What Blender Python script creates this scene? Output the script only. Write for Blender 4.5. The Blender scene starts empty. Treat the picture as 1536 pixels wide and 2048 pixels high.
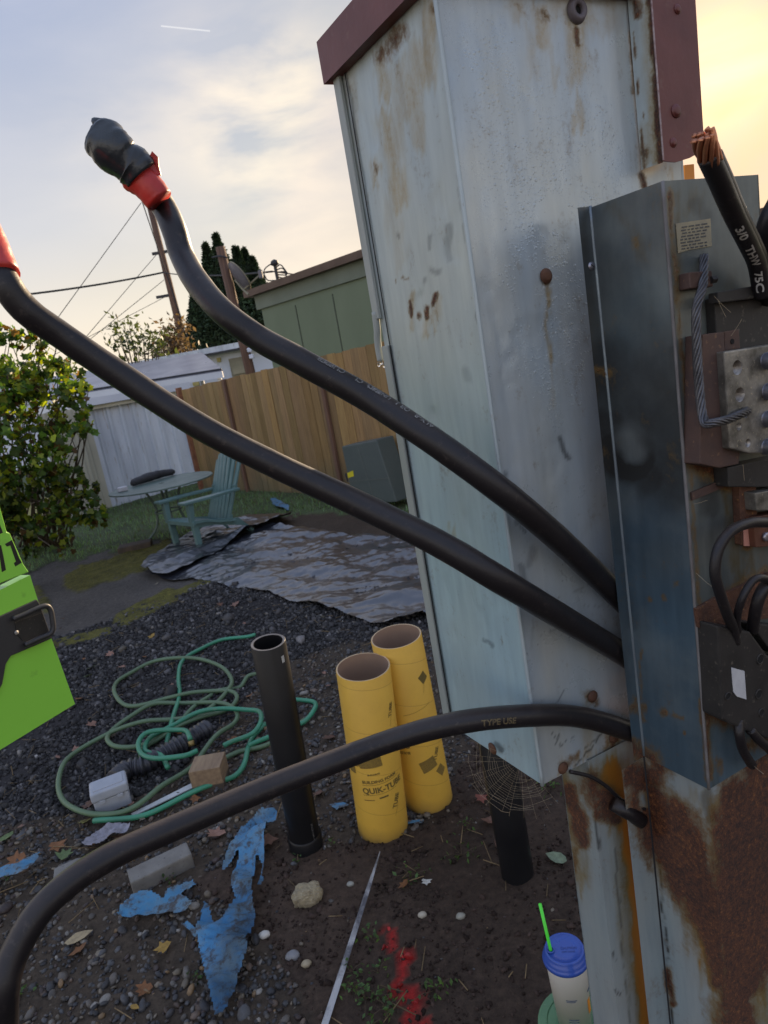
import bpy, bmesh, math, random
import numpy as np
from mathutils import Vector, Matrix
random.seed(7); rng = np.random.default_rng(7)
sc = bpy.context.scene
COL = sc.collection

# ------------------------------------------------------------ camera
F_PX = 1365.0; PITCH = math.radians(12.5); ROLL = math.radians(10.0); EYE = 1.5
CF = np.array([0, math.cos(PITCH), -math.sin(PITCH)])
CU0 = np.array([0, math.sin(PITCH), math.cos(PITCH)])
CX = math.cos(ROLL)*np.array([1., 0, 0]) - math.sin(ROLL)*CU0
CY = math.sin(ROLL)*np.array([1., 0, 0]) + math.cos(ROLL)*CU0
CC = np.array([0, 0, EYE])
cam_d = bpy.data.cameras.new('camera')
cam = bpy.data.objects.new('camera', cam_d); COL.objects.link(cam)
Rm = Matrix(((CX[0], CY[0], -CF[0]), (CX[1], CY[1], -CF[1]), (CX[2], CY[2], -CF[2])))
cam.matrix_world = Matrix.Translation(CC) @ Rm.to_4x4()
cam_d.sensor_fit = 'VERTICAL'; cam_d.sensor_height = 36.0; cam_d.lens = 36.0*F_PX/2048
cam_d.clip_start = 0.02; cam_d.clip_end = 3000
cam_d.dof.use_dof = True; cam_d.dof.focus_distance = 0.85; cam_d.dof.aperture_fstop = 16
sc.camera = cam

# ------------------------------------------------------------ world and sun
SUN_EL = math.radians(14.6); SUN_AZ = math.radians(28.4)
SUND = np.array([math.sin(SUN_AZ)*math.cos(SUN_EL), math.cos(SUN_AZ)*math.cos(SUN_EL), math.sin(SUN_EL)])
sc.view_settings.view_transform = 'Standard'; sc.view_settings.look = 'None'
sc.view_settings.exposure = 0.78; sc.view_settings.gamma = 1.0
w = bpy.data.worlds.new('World'); sc.world = w; w.use_nodes = True
nt = w.node_tree; N = nt.nodes; L = nt.links
for n in list(N): N.remove(n)
def nd(nt, t, **kw):
    n = nt.nodes.new(t)
    for k, v in kw.items():
        if k.startswith('i_'):
            k = k[2:]; k = int(k) if k.isdigit() else k
            n.inputs[k].default_value = v
        else: setattr(n, k, v)
    return n
out = nd(nt, 'ShaderNodeOutputWorld'); bg = nd(nt, 'ShaderNodeBackground', i_1=0.1)
L.new(bg.outputs[0], out.inputs[0])
sky = nd(nt, 'ShaderNodeTexSky', sky_type='NISHITA', sun_disc=False, sun_elevation=SUN_EL, sun_rotation=SUN_AZ, dust_density=2.5, air_density=1.0)
tc = nd(nt, 'ShaderNodeTexCoord')
sep = nd(nt, 'ShaderNodeSeparateXYZ'); L.new(tc.outputs['Generated'], sep.inputs[0])
def mth(nt, op, a, b=None, c=None, clamp=False):
    n = nt.nodes.new('ShaderNodeMath'); n.operation = op; n.use_clamp = clamp
    for i, v in enumerate((a, b, c)):
        if v is None: continue
        if hasattr(v, 'links'): nt.links.new(v, n.inputs[i])
        else: n.inputs[i].default_value = v
    return n.outputs[0]
def mixc(nt, f, a, b, mode='MIX', cl=False):
    n = nt.nodes.new('ShaderNodeMix'); n.data_type = 'RGBA'; n.blend_type = mode; n.clamp_result = cl
    for i, v in ((0, f), (6, a), (7, b)):
        if hasattr(v, 'links'): nt.links.new(v, n.inputs[i])
        elif isinstance(v, (tuple, list)): n.inputs[i].default_value = (*v[:3], 1)
        else: n.inputs[i].default_value = v
    return n.outputs[2]
def ramp(nt, f, stops, interp='LINEAR'):
    n = nt.nodes.new('ShaderNodeValToRGB'); n.color_ramp.interpolation = interp
    e = n.color_ramp.elements
    while len(e) < len(stops): e.new(0.5)
    for el, (p, c) in zip(e, stops):
        el.position = p; el.color = (*c[:3], 1) if isinstance(c, (tuple, list)) else (c, c, c, 1)
    nt.links.new(f, n.inputs[0]); return n.outputs[0]
# veiled sky: height gradient, streaky thin clouds, glow round the hidden sun
grad = ramp(nt, sep.outputs[2], [(0.0, (7.0, 5.9, 4.5)), (0.08, (6.7, 5.8, 4.7)), (0.22, (4.5, 4.5, 4.9)), (0.45, (2.7, 3.15, 4.5)), (1.0, (3.0, 3.9, 6.0))])
mp = nd(nt, 'ShaderNodeMapping'); mp.inputs['Scale'].default_value = (1.0, 1.0, 3.0); mp.inputs['Rotation'].default_value = (0.12, 0.1, 0.3)
L.new(tc.outputs['Generated'], mp.inputs[0])
n1 = nd(nt, 'ShaderNodeTexNoise', i_Scale=2.0, i_Detail=7.0, i_Roughness=0.52, i_Distortion=0.5); L.new(mp.outputs[0], n1.inputs['Vector'])
cl = ramp(nt, n1.outputs[0], [(0.42, 0.0), (0.66, 1.0)])
dp = nd(nt, 'ShaderNodeVectorMath', operation='DOT_PRODUCT'); L.new(tc.outputs['Generated'], dp.inputs[0]); dp.inputs[1].default_value = tuple(SUND)
dpo = dp.outputs['Value']
near = mth(nt, 'POWER', mth(nt, 'MAXIMUM', dpo, 0.0), 14.0)
ccol = mixc(nt, near, (6.4, 6.0, 6.0), (8.4, 5.9, 2.0))
c1 = mixc(nt, mth(nt, 'MULTIPLY', cl, mth(nt, 'MULTIPLY_ADD', near, .6, .22)), grad, ccol)
g1 = mth(nt, 'POWER', mth(nt, 'MAXIMUM', dpo, 0.0), 50.0)
g2 = mth(nt, 'POWER', mth(nt, 'MAXIMUM', dpo, 0.0), 420.0)
n2 = nd(nt, 'ShaderNodeTexNoise', i_Scale=6.0, i_Detail=6.0, i_Roughness=0.52, i_Distortion=0.3); L.new(mp.outputs[0], n2.inputs['Vector'])
gm = mth(nt, 'MULTIPLY_ADD', n2.outputs[0], 1.5, -0.05)
c2 = mixc(nt, mth(nt, 'MULTIPLY', g1, gm), c1, (2.6, .2, -2.4), 'ADD')
for (x_, y_, k_, w_) in ((520, 235, 260., .75), (590, 190, 420., .45), (430, 260, 500., .4), (610, 470, 200., .35), (250, 330, 300., .25)):
    rr_ = CF + CX*(x_-768)/F_PX - CY*(y_-1024)/F_PX; rr_ /= np.linalg.norm(rr_)
    dq = nd(nt, 'ShaderNodeVectorMath', operation='DOT_PRODUCT'); L.new(tc.outputs['Generated'], dq.inputs[0]); dq.inputs[1].default_value = tuple(rr_)
    bl = mth(nt, 'POWER', mth(nt, 'MAXIMUM', dq.outputs['Value'], 0.0), k_)
    fl_ = mth(nt, 'MULTIPLY', bl, mth(nt, 'MULTIPLY', ramp(nt, n2.outputs[0], [(.36, 0.), (.62, 1.)]), w_))
    c2 = mixc(nt, fl_, c2, (8.6, 7.3, 6.0))
c3 = mixc(nt, g2, c2, (6, 4.2, 1.2), 'ADD')
# contrail: a short thin band along a great circle
def ray(x, y): return CF + CX*(x-768)/F_PX - CY*(y-1024)/F_PX
ra = ray(322, 52); rb = ray(420, 62); ra /= np.linalg.norm(ra); rb /= np.linalg.norm(rb)
pn = np.cross(ra, rb); pn /= np.linalg.norm(pn); mid = ra+rb; mid /= np.linalg.norm(mid)
d1 = nd(nt, 'ShaderNodeVectorMath', operation='DOT_PRODUCT'); L.new(tc.outputs['Generated'], d1.inputs[0]); d1.inputs[1].default_value = tuple(pn)
d2 = nd(nt, 'ShaderNodeVectorMath', operation='DOT_PRODUCT'); L.new(tc.outputs['Generated'], d2.inputs[0]); d2.inputs[1].default_value = tuple(mid)
tr = mth(nt, 'MULTIPLY', mth(nt, 'SUBTRACT', 1.0, mth(nt, 'MULTIPLY', mth(nt, 'ABSOLUTE', d1.outputs['Value']), 900.0), clamp=True),
         mth(nt, 'GREATER_THAN', d2.outputs['Value'], float(mid@ra)))
c4 = mixc(nt, mth(nt, 'MULTIPLY', tr, 0.5), c3, (8.5, 8.3, 8.2))
back = ramp(nt, mth(nt, 'MULTIPLY_ADD', dpo, -.5, .5), [(0.0, .72), (0.08, .76), (0.20, .82), (0.35, .82), (0.85, 1.3)])  # unseen sky opposite the sun is boosted as added fill for the front faces
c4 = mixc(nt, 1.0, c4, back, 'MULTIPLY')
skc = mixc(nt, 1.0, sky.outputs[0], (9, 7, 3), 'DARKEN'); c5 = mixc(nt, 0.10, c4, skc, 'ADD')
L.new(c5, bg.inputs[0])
sun_d = bpy.data.lights.new('sun', 'SUN'); sun_d.energy = 5.0; sun_d.angle = math.radians(0.9); sun_d.color = (1.0, 0.74, 0.46)
sun = bpy.data.objects.new('sun', sun_d); COL.objects.link(sun)
sun.rotation_euler = Vector(SUND).to_track_quat('Z', 'Y').to_euler()

# ------------------------------------------------------------ geometry of the view (real positions from sight lines)
def G(x, y, z=0.0):
    d = ray(x, y); return CC + d*(z-EYE)/d[2]
def P(x, y, t): return CC + ray(x, y)*t
def isect(x, y, q, u):                       # sight line meets the vertical plane through q along u
    d = ray(x, y); M = np.array([d[:2], -np.asarray(u)[:2]]).T
    t, s = np.linalg.solve(M, (np.asarray(q)-CC)[:2]); return CC + d*t
def topx(Q):
    v = np.asarray(Q) - CC; z = np.maximum(v@CF, 1e-3)
    return 768 + F_PX*(v@CX)/z, 1024 - F_PX*(v@CY)/z
def azd(x, y, dist):                          # point on the sight line at a horizontal distance
    d = ray(x, y); return CC + d*dist/math.hypot(d[0], d[1])

# ------------------------------------------------------------ object helpers
ORG = {}; RUSTM = set()
def setp(o, label=None, cat=None, group=None, kind=None):
    if label: o['label'] = label
    if cat: o['category'] = cat
    if group: o['group'] = group
    if kind: o['kind'] = kind
    return o
def thing(name, label, cat, loc, group=None):
    o = bpy.data.objects.new(name, None); COL.objects.link(o); o.location = tuple(loc); o.empty_display_size = 0.05
    ORG[o.name] = np.array(loc, float); return setp(o, label, cat, group)
def mk(name, V, Fc, mat, parent=None, smooth=False, org=None, attrs=None, mats=None, mi=None):
    V = np.asarray(V, float).reshape(-1, 3)
    if parent is not None: off = ORG[parent.name]
    else: off = np.array(org if org is not None else [V[:, 0].mean(), V[:, 1].mean(), V[:, 2].min()], float)
    me = bpy.data.meshes.new(name)
    Vl = V - off
    if isinstance(Fc, np.ndarray):
        k = Fc.shape[1]; n = len(Fc)
        me.vertices.add(len(Vl)); me.vertices.foreach_set('co', Vl.astype(np.float32).ravel())
        me.loops.add(n*k); me.loops.foreach_set('vertex_index', Fc.astype(np.int32).ravel())
        me.polygons.add(n); me.polygons.foreach_set('loop_start', (np.arange(n)*k).astype(np.int32))
        me.update(calc_edges=True)
    else:
        me.from_pydata(Vl.tolist(), [], [tuple(int(i) for i in f) for f in Fc])
    me.validate()
    if attrs is None and mat is not None and mat.name in RUSTM: attrs = {'tint': np.ones((len(V), 3)), 'mask': np.zeros((len(V), 3))}
    if smooth: me.polygons.foreach_set('use_smooth', [True]*len(me.polygons))
    if attrs:
        for an, av in attrs.items():
            a = me.attributes.new(an, 'FLOAT_COLOR', 'POINT')
            av = np.asarray(av, np.float32)
            if av.shape[1] == 3: av = np.concatenate([av, np.ones((len(av), 1), np.float32)], 1)
            a.data.foreach_set('color', av.ravel())
    if mats:
        for m in mats: me.materials.append(m)
        if mi is not None: me.polygons.foreach_set('material_index', mi)
    else: me.materials.append(mat)
    o = bpy.data.objects.new(name, me); COL.objects.link(o)
    if parent is not None:
        o.parent = parent; ORG[o.name] = off
    else:
        o.location = tuple(off); ORG[o.name] = off
    return o
class MB:
    def __init__(s): s.V = []; s.F = []; s.n = 0
    def add(s, V, F):
        V = np.asarray(V, float).reshape(-1, 3); s.V.append(V); s.F += [tuple(int(i)+s.n for i in f) for f in F]; s.n += len(V); return s
    def box(s, c, d, rz=0, R=None):
        c = np.array(c, float); h = np.array(d, float)/2
        v = np.array([[sx, sy, sz] for sz in (-1, 1) for sx, sy in ((-1, -1), (1, -1), (1, 1), (-1, 1))])*h
        if R is None:
            cs, sn = math.cos(rz), math.sin(rz); R = np.array([[cs, -sn, 0], [sn, cs, 0], [0, 0, 1]])
        return s.add(v@np.asarray(R).T + c, [(3, 2, 1, 0), (4, 5, 6, 7), (0, 1, 5, 4), (1, 2, 6, 5), (2, 3, 7, 6), (3, 0, 4, 7)])
    def tube(s, pts, r, n=8, cap=True):
        V, Fc, _ = sweep(pts, r, n, cap); return s.add(V, Fc)
    def prism(s, poly, nrm, d0, d1):          # polygon in 3D, extruded along nrm from d0 to d1
        poly = np.asarray(poly, float); nrm = np.asarray(nrm, float); k = len(poly)
        V = np.concatenate([poly+nrm*d0, poly+nrm*d1])
        Fc = [tuple(range(k-1, -1, -1)), tuple(range(k, 2*k))] + [(i, (i+1) % k, (i+1) % k+k, i+k) for i in range(k)]
        return s.add(V, Fc)
    def bevel(s, w, seg=2):
        bm = bmesh.new(); vs = [bm.verts.new(v) for v in np.concatenate(s.V)]
        for f in s.F:
            try: bm.faces.new([vs[i] for i in f])
            except ValueError: pass
        bmesh.ops.recalc_face_normals(bm, faces=bm.faces)
        eds = [e for e in bm.edges if len(e.link_faces) == 2 and e.calc_face_angle(0) > 0.5]
        bmesh.ops.bevel(bm, geom=eds, offset=w, segments=seg, affect='EDGES', profile=0.6, clamp_overlap=True)
        bm.verts.ensure_lookup_table(); bm.verts.index_update()
        s.V = [np.array([v.co[:] for v in bm.verts])]; s.F = [tuple(v.index for v in f.verts) for f in bm.faces]; s.n = len(s.V[0]); bm.free(); return s
    def obj(s, name, mat, parent=None, smooth=False, **k):
        V = np.concatenate(s.V)
        return mk(name, V, s.F, mat, parent, smooth, **k)
def spline(pts, n=12):                          # Catmull-Rom
    p = np.asarray(pts, float); p = np.vstack([2*p[0]-p[1], p, 2*p[-1]-p[-2]]); o = []
    for i in range(1, len(p)-2):
        t = np.linspace(0, 1, n, endpoint=False)[:, None]
        a, b, c, d = p[i-1], p[i], p[i+1], p[i+2]
        o.append(0.5*((2*b)+(-a+c)*t+(2*a-5*b+4*c-d)*t**2+(-a+3*b-3*c+d)*t**3))
    o.append(p[-2][None]); return np.vstack(o)
def frames(pts):
    p = np.asarray(pts, float); T = np.gradient(p, axis=0); T /= np.linalg.norm(T, axis=1)[:, None]+1e-12
    a = np.array([0, 0, 1.]) if abs(T[0][2]) < .9 else np.array([1., 0, 0])
    u = np.cross(T[0], a); u /= np.linalg.norm(u); U = [u]
    for i in range(1, len(p)):
        u = U[-1] - T[i]*(U[-1]@T[i]); u /= np.linalg.norm(u); U.append(u)
    U = np.array(U); W = np.cross(T, U); return T, U, W
def sweep(pts, r, n=12, cap=True, wob=None):
    p = np.asarray(pts, float); m = len(p); r = np.broadcast_to(np.asarray(r, float), (m,))
    T, U, W = frames(p); a = np.arange(n)*2*math.pi/n
    rr = r[:, None]*np.ones(n)[None]
    if wob is not None: rr = rr*wob
    V = (p[:, None] + rr[..., None]*(np.cos(a)[None, :, None]*U[:, None] + np.sin(a)[None, :, None]*W[:, None])).reshape(-1, 3)
    F = [(i*n+j, i*n+(j+1) % n, (i+1)*n+(j+1) % n, (i+1)*n+j) for i in range(m-1) for j in range(n)]
    if cap: F += [tuple(range(n-1, -1, -1)), tuple((m-1)*n+j for j in range(n))]
    return V, F, (p, T, U, W)
def lathe(prof, c=(0, 0, 0), n=32, ax=None, cap0=True, cap1=True):
    """profile [(r, h)...] turned about an axis through c"""
    ax = np.array([0, 0, 1.]) if ax is None else np.asarray(ax, float)/np.linalg.norm(ax)
    t = np.array([1., 0, 0]) if abs(ax[0]) < .9 else np.array([0, 1., 0]); u = t-ax*(t@ax); u /= np.linalg.norm(u); v = np.cross(ax, u)
    a = np.arange(n)*2*math.pi/n
    V = np.concatenate([np.asarray(c)+ax*h+r*(np.cos(a)[:, None]*u+np.sin(a)[:, None]*v) for r, h in prof])
    m = len(prof); F = [(i*n+j, i*n+(j+1) % n, (i+1)*n+(j+1) % n, (i+1)*n+j) for i in range(m-1) for j in range(n)]
    if cap0: F.append(tuple(range(n-1, -1, -1)))
    if cap1: F.append(tuple((m-1)*n+j for j in range(n)))
    return V, F
def _h(ix, iy, s): 
    v = np.sin(ix*127.1+iy*311.7+s*74.7)*43758.5453; return v-np.floor(v)
def vn(x, y, s=0):
    x = np.asarray(x, float); y = np.asarray(y, float); ix = np.floor(x); iy = np.floor(y); fx = x-ix; fy = y-iy
    fx = fx*fx*(3-2*fx); fy = fy*fy*(3-2*fy)
    return (_h(ix, iy, s)*(1-fx)+_h(ix+1, iy, s)*fx)*(1-fy)+(_h(ix, iy+1, s)*(1-fx)+_h(ix+1, iy+1, s)*fx)*fy
def fbm(x, y, s=0, o=4, g=0.5):
    a = 1.; t = 0.; k = 0.
    for i in range(o):
        t = t + a*vn(x*2**i, y*2**i, s+i*13); k += a; a *= g
    return t/k
def inpoly(x, y, poly):
    x = np.asarray(x, float); y = np.asarray(y, float); r = np.zeros(x.shape, bool); n = len(poly); j = n-1
    for i in range(n):
        xi, yi = poly[i]; xj, yj = poly[j]
        c = ((yi > y) != (yj > y)) & (x < (xj-xi)*(y-yi)/(yj-yi+1e-9)+xi); r ^= c; j = i
    return r
def caps(x, y, lst, soft=0.):                           # soft strokes (x0,y0,x1,y1,r,strength)
    o = np.zeros(np.shape(x))
    for (a, b, c, d, r, s) in lst:
        dx, dy = c-a, d-b; q = dx*dx+dy*dy+1e-9; t = np.clip(((x-a)*dx+(y-b)*dy)/q, 0, 1)
        dd = np.hypot(x-a-t*dx, y-b-t*dy)/r; m = np.clip(1.35-dd, 0, 1); m = m*m*(3-2*m); m = m*(1-soft)+soft*np.exp(-dd*dd*1.1)
        o = np.maximum(o, m*s) if s > 0 else o*(1+m*s)
    return o

# ------------------------------------------------------------ materials
MAT = {}
def newmat(name):
    m = bpy.data.materials.new(name); m.use_nodes = True; nt = m.node_tree
    for n in list(nt.nodes): nt.nodes.remove(n)
    o = nt.nodes.new('ShaderNodeOutputMaterial'); b = nt.nodes.new('ShaderNodeBsdfPrincipled'); nt.links.new(b.outputs[0], o.inputs[0])
    MAT[name] = m; return m, nt, b, o
def objco(nt, scale=(1, 1, 1)):
    t = nt.nodes.new('ShaderNodeTexCoord'); m = nt.nodes.new('ShaderNodeMapping'); m.inputs['Scale'].default_value = scale
    nt.links.new(t.outputs['Object'], m.inputs[0]); return m.outputs[0]
def noise(nt, vec, scale, detail=6, rough=.55, dist=0):
    n = nd(nt, 'ShaderNodeTexNoise', i_Scale=scale, i_Detail=float(detail), i_Roughness=rough, i_Distortion=dist); nt.links.new(vec, n.inputs['Vector']); return n.outputs[0]
def bump(nt, b, h, strength=.3, dist=.002, prev=None):
    n = nd(nt, 'ShaderNodeBump', i_Strength=strength, i_Distance=dist); nt.links.new(h, n.inputs['Height'])
    if prev is not None: nt.links.new(prev, n.inputs['Normal'])
    nt.links.new(n.outputs[0], b.inputs['Normal']); return n.outputs[0]
def simple(name, c1, c2=None, rough=.6, ns=20, metal=0, bs=.25, bd=.002, stretch=(1, 1, 1), spec=.5, fleck=None, bns=None, coat=0):
    m, nt, b, o = newmat(name); c2 = c2 or tuple(v*.72 for v in c1); co = objco(nt, stretch)
    f = noise(nt, co, ns); col = mixc(nt, ramp(nt, f, [(.3, 0.), (.7, 1.)]), c1, c2)
    if fleck:
        f2 = noise(nt, co, ns*6, 4); col = mixc(nt, ramp(nt, f2, [(.62, 0.), (.72, 1.)]), col, fleck)
    nt.links.new(col, b.inputs['Base Color'])
    r = mth(nt, 'MULTIPLY_ADD', f, .25, rough-.12); nt.links.new(r, b.inputs['Roughness'])
    b.inputs['Metallic'].default_value = metal; b.inputs['Specular IOR Level'].default_value = spec; b.inputs['Coat Weight'].default_value = coat
    if bs: bump(nt, b, noise(nt, co, bns or ns*5, 5), bs, bd)
    return m
def attrmat(name, rough=.7, bs=.3, ns=60, bd=.002, trans=0, spec=.4, vary=.25):
    m, nt, b, o = newmat(name); a = nd(nt, 'ShaderNodeAttribute', attribute_name='tint'); co = objco(nt)
    f = noise(nt, co, ns); col = mixc(nt, 1.0, a.outputs['Color'], ramp(nt, f, [(.25, 1-vary), (.75, 1+vary)]), 'MULTIPLY')
    nt.links.new(col, b.inputs['Base Color']); b.inputs['Roughness'].default_value = rough; b.inputs['Specular IOR Level'].default_value = spec
    if bs: bump(nt, b, noise(nt, co, ns*3, 4), bs, bd)
    if trans:
        tl = nt.nodes.new('ShaderNodeBsdfTranslucent'); nt.links.new(mixc(nt, 1., col, (1.5, 1.5, .55), 'MULTIPLY'), tl.inputs[0])
        mx = nd(nt, 'ShaderNodeMixShader', i_0=trans); nt.links.new(b.outputs[0], mx.inputs[1]); nt.links.new(tl.outputs[0], mx.inputs[2]); nt.links.new(mx.outputs[0], o.inputs[0])
    return m
def rustmat(name, base1, base2, rough=.45, metal=.2, droplets=False, spec=.5):
    """weathered sheet metal; attribute mask: R rust, G ochre stain, B grime; attribute tint: paint colour"""
    m, nt, b, o = newmat(name); RUSTM.add(m.name); a = nd(nt, 'ShaderNodeAttribute', attribute_name='mask'); sp = nt.nodes.new('ShaderNodeSeparateColor'); nt.links.new(a.outputs['Color'], sp.inputs[0])
    t = nd(nt, 'ShaderNodeAttribute', attribute_name='tint')
    co = objco(nt); cs = objco(nt, (9, 9, 1.1))
    nf = noise(nt, co, 24, 9, .62); ng = noise(nt, co, 170, 6, .7); st = noise(nt, cs, 9, 7, .6); big = noise(nt, co, 7, 6, .6); fine = noise(nt, co, 520, 3, .6)
    base = mixc(nt, ramp(nt, st, [(.3, 0.), (.7, 1.)]), base1, base2)
    base = mixc(nt, 1., base, t.outputs['Color'], 'MULTIPLY')
    base = mixc(nt, mth(nt, 'MULTIPLY', ramp(nt, big, [(.45, 0.), (.75, 1.)]), .35), base, (.36, .38, .34))
    base = mixc(nt, mth(nt, 'MULTIPLY', ramp(nt, ng, [(.66, 0.), (.72, 1.)]), .35), base, (.06, .055, .05))
    # grime
    gr = mth(nt, 'MULTIPLY', sp.outputs[2], mth(nt, 'MULTIPLY_ADD', nf, .8, .6), clamp=True)
    base = mixc(nt, gr, base, (.028, .029, .028))
    # ochre stain
    og = mth(nt, 'MULTIPLY', sp.outputs[1], mth(nt, 'ADD', mth(nt, 'MULTIPLY', st, .9), mth(nt, 'MULTIPLY_ADD', ng, 1.1, -.22)), clamp=True)
    base = mixc(nt, og, base, mixc(nt, 1., base, mixc(nt, nf, (.62, .40, .16), (.88, .52, .14)), 'MULTIPLY')); base = mixc(nt, mth(nt, 'MULTIPLY', mth(nt, 'SUBTRACT', sp.outputs[1], .95), 1.4, clamp=True), base, mixc(nt, st, (.30, .105, .012), (.44, .19, .02)))
    # rust
    rs = mth(nt, 'ADD', sp.outputs[0], mth(nt, 'MULTIPLY', mth(nt, 'SUBTRACT', mth(nt, 'ADD', mth(nt, 'MULTIPLY', nf, .5), mth(nt, 'ADD', mth(nt, 'MULTIPLY', ng, .4), mth(nt, 'MULTIPLY', st, .25))), .57), 1.8))
    rm = ramp(nt, rs, [(.40, 0.), (.66, 1.)])
    rim = mth(nt, 'MULTIPLY', ramp(nt, rs, [(.12, 0.), (.46, 1.)]), .8)
    base = mixc(nt, rim, base, mixc(nt, ng, (.10, .075, .03), (.21, .12, .035)))
    rc = ramp(nt, mth(nt, 'ADD', mth(nt, 'MULTIPLY', ng, .45), mth(nt, 'ADD', mth(nt, 'MULTIPLY', fine, .35), mth(nt, 'MULTIPLY', big, .2))), [(.34, (.014, .009, .009)), (.45, (.042, .02, .014)), (.545, (.10, .038, .018)), (.61, (.20, .085, .03)), (.68, (.36, .19, .06))])
    col = mixc(nt, rm, base, rc); nt.links.new(col, b.inputs['Base Color'])
    nt.links.new(mth(nt, 'ADD', mth(nt, 'MULTIPLY_ADD', rm, .42, rough), mth(nt, 'MULTIPLY', mth(nt, 'SUBTRACT', nf, .5), .25), clamp=True), b.inputs['Roughness'])
    nt.links.new(mth(nt, 'MULTIPLY', mth(nt, 'SUBTRACT', 1.0, mth(nt, 'MAXIMUM', rm, gr), clamp=True), metal), b.inputs['Metallic'])
    nt.links.new(mth(nt, 'MULTIPLY', mth(nt, 'MULTIPLY_ADD', gr, -.85, 1.), spec), b.inputs['Specular IOR Level'])
    h = mth(nt, 'ADD', mth(nt, 'MULTIPLY', rm, mth(nt, 'MULTIPLY_ADD', ng, 1.6, .4)), mth(nt, 'MULTIPLY', big, .8))
    pv = bump(nt, b, h, .5, .0012)
    if droplets:
        wt = nd(nt, 'ShaderNodeAttribute', attribute_name='wet')
        for sc_, th, seed in ((430, .36, .0), (230, .30, 3.7)):
            mpn = nt.nodes.new('ShaderNodeMapping'); mpn.inputs['Location'].default_value = (seed, seed, seed); nt.links.new(co, mpn.inputs[0])
            v = nd(nt, 'ShaderNodeTexVoronoi', feature='F1', i_Scale=float(sc_), i_Randomness=1.0); nt.links.new(mpn.outputs[0], v.inputs['Vector'])
            pk = nt.nodes.new('ShaderNodeSeparateColor'); nt.links.new(v.outputs['Color'], pk.inputs[0])
            rad = mth(nt, 'MULTIPLY', mth(nt, 'MULTIPLY', pk.outputs[0], th*1.5), wt.outputs['Fac'])
            hh = mth(nt, 'SUBTRACT', rad, v.outputs['Distance'], clamp=True)
            hh = mth(nt, 'POWER', hh, .5)
            pv = bump(nt, b, hh, .4, .0014 if sc_ < 300 else .0008, pv)
    return m
# ============================================================ GROUND
def lb(xs, ys): return lambda x: np.interp(x, xs, ys)
GRASS_B = lb([-900, 0, 60, 150, 300, 480, 600, 700, 830, 1500], [1420, 1195, 1150, 1118, 1085, 1048, 1035, 1030, 1045, 1100])
GRAV_B = lb([-900, 60, 140, 300, 350, 420, 520, 700, 850, 1500], [1600, 1300, 1262, 1205, 1185, 1150, 1110, 1075, 1080, 1130])
PEB_B = lb([-900, 0, 130, 300, 400, 480, 560, 700, 840, 1500], [1800, 1655, 1640, 1590, 1500, 1400, 1330, 1290, 1265, 1290])
DIRT = [(560, 1668), (650, 1700), (830, 1655), (900, 1570), (945, 1490), (1150, 1380), (1500, 1380), (1900, 2700), (560, 2700), (600, 2250), (622, 2048), (560, 1900), (480, 1850), (430, 1800), (380, 1770), (430, 1740), (520, 1740)]
SLABP = None
def zones(X, Y, warp=14):
    x, y = topx(np.stack([X, Y, np.zeros_like(X)], -1))
    beh = Y < 0.25
    w = (fbm(X*3.1, Y*3.1, 5)-.5)*2; w2 = (fbm(X*9, Y*9, 9)-.5)*2
    yy = y + warp*w*1.5 + warp*w2*.6; xx = x + warp*w2*1.6
    grass = (yy < GRASS_B(x)); grav = yy > GRAV_B(x); peb = yy > PEB_B(x); dirt = inpoly(xx, yy, DIRT)
    slab = (~grass) & (~grav) & (x < 470)
    soil = (~grass) & (~grav) & (x >= 470)
    z = np.full(X.shape, 3); z[grass] = 0; z[slab] = 1; z[soil] = 5; z[grav & ~peb] = 2; z[dirt & grav] = 4; z[beh] = 4
    z[(Y > 12)] = 0
    return z, x, y
def gz(x, y):
    x = np.asarray(x, float); y = np.asarray(y, float)
    k = np.clip((y-.5)/1.5, 0, 1)*np.clip((14-y)/3, 0, 1)
    return (fbm(x*1.3, y*1.3, 3)-.5)*.05*k + (fbm(x*7, y*7, 8)-.5)*.022*k + (fbm(x*22, y*22, 12)-.5)*.009*k
def grow(a, b, st, far, g=1.35):
    c = list(np.arange(a, b, st)); s = st; p = a
    while p > -far: s *= g; p -= s; c.insert(0, p)
    s = st; p = c[-1]
    while p < far: s *= g; p += s; c.append(p)
    return np.array(c)
gx = grow(-4.6, 1.3, .022, 900); gy = grow(.9, 8.2, .022, 900)
GXX, GYY = np.meshgrid(gx, gy); Zg, px_, py_ = zones(GXX, GYY)
H = gz(GXX, GYY)
H = H + np.where(Zg == 0, .02*fbm(GXX*5, GYY*5, 21), 0) + np.where(Zg == 1, -.004, 0)
bc = {0: (.075, .095, .042), 1: (.085, .075, .066), 2: (.028, .025, .025), 3: (.062, .046, .032), 4: (.060, .040, .028), 5: (.062, .043, .028)}
tint = np.zeros(GXX.shape+(3,))
for k, c in bc.items(): tint[Zg == k] = c
m_ = (fbm(GXX*2.1, GYY*2.1, 31)[..., None]); tint *= (.6+.8*m_)
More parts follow.
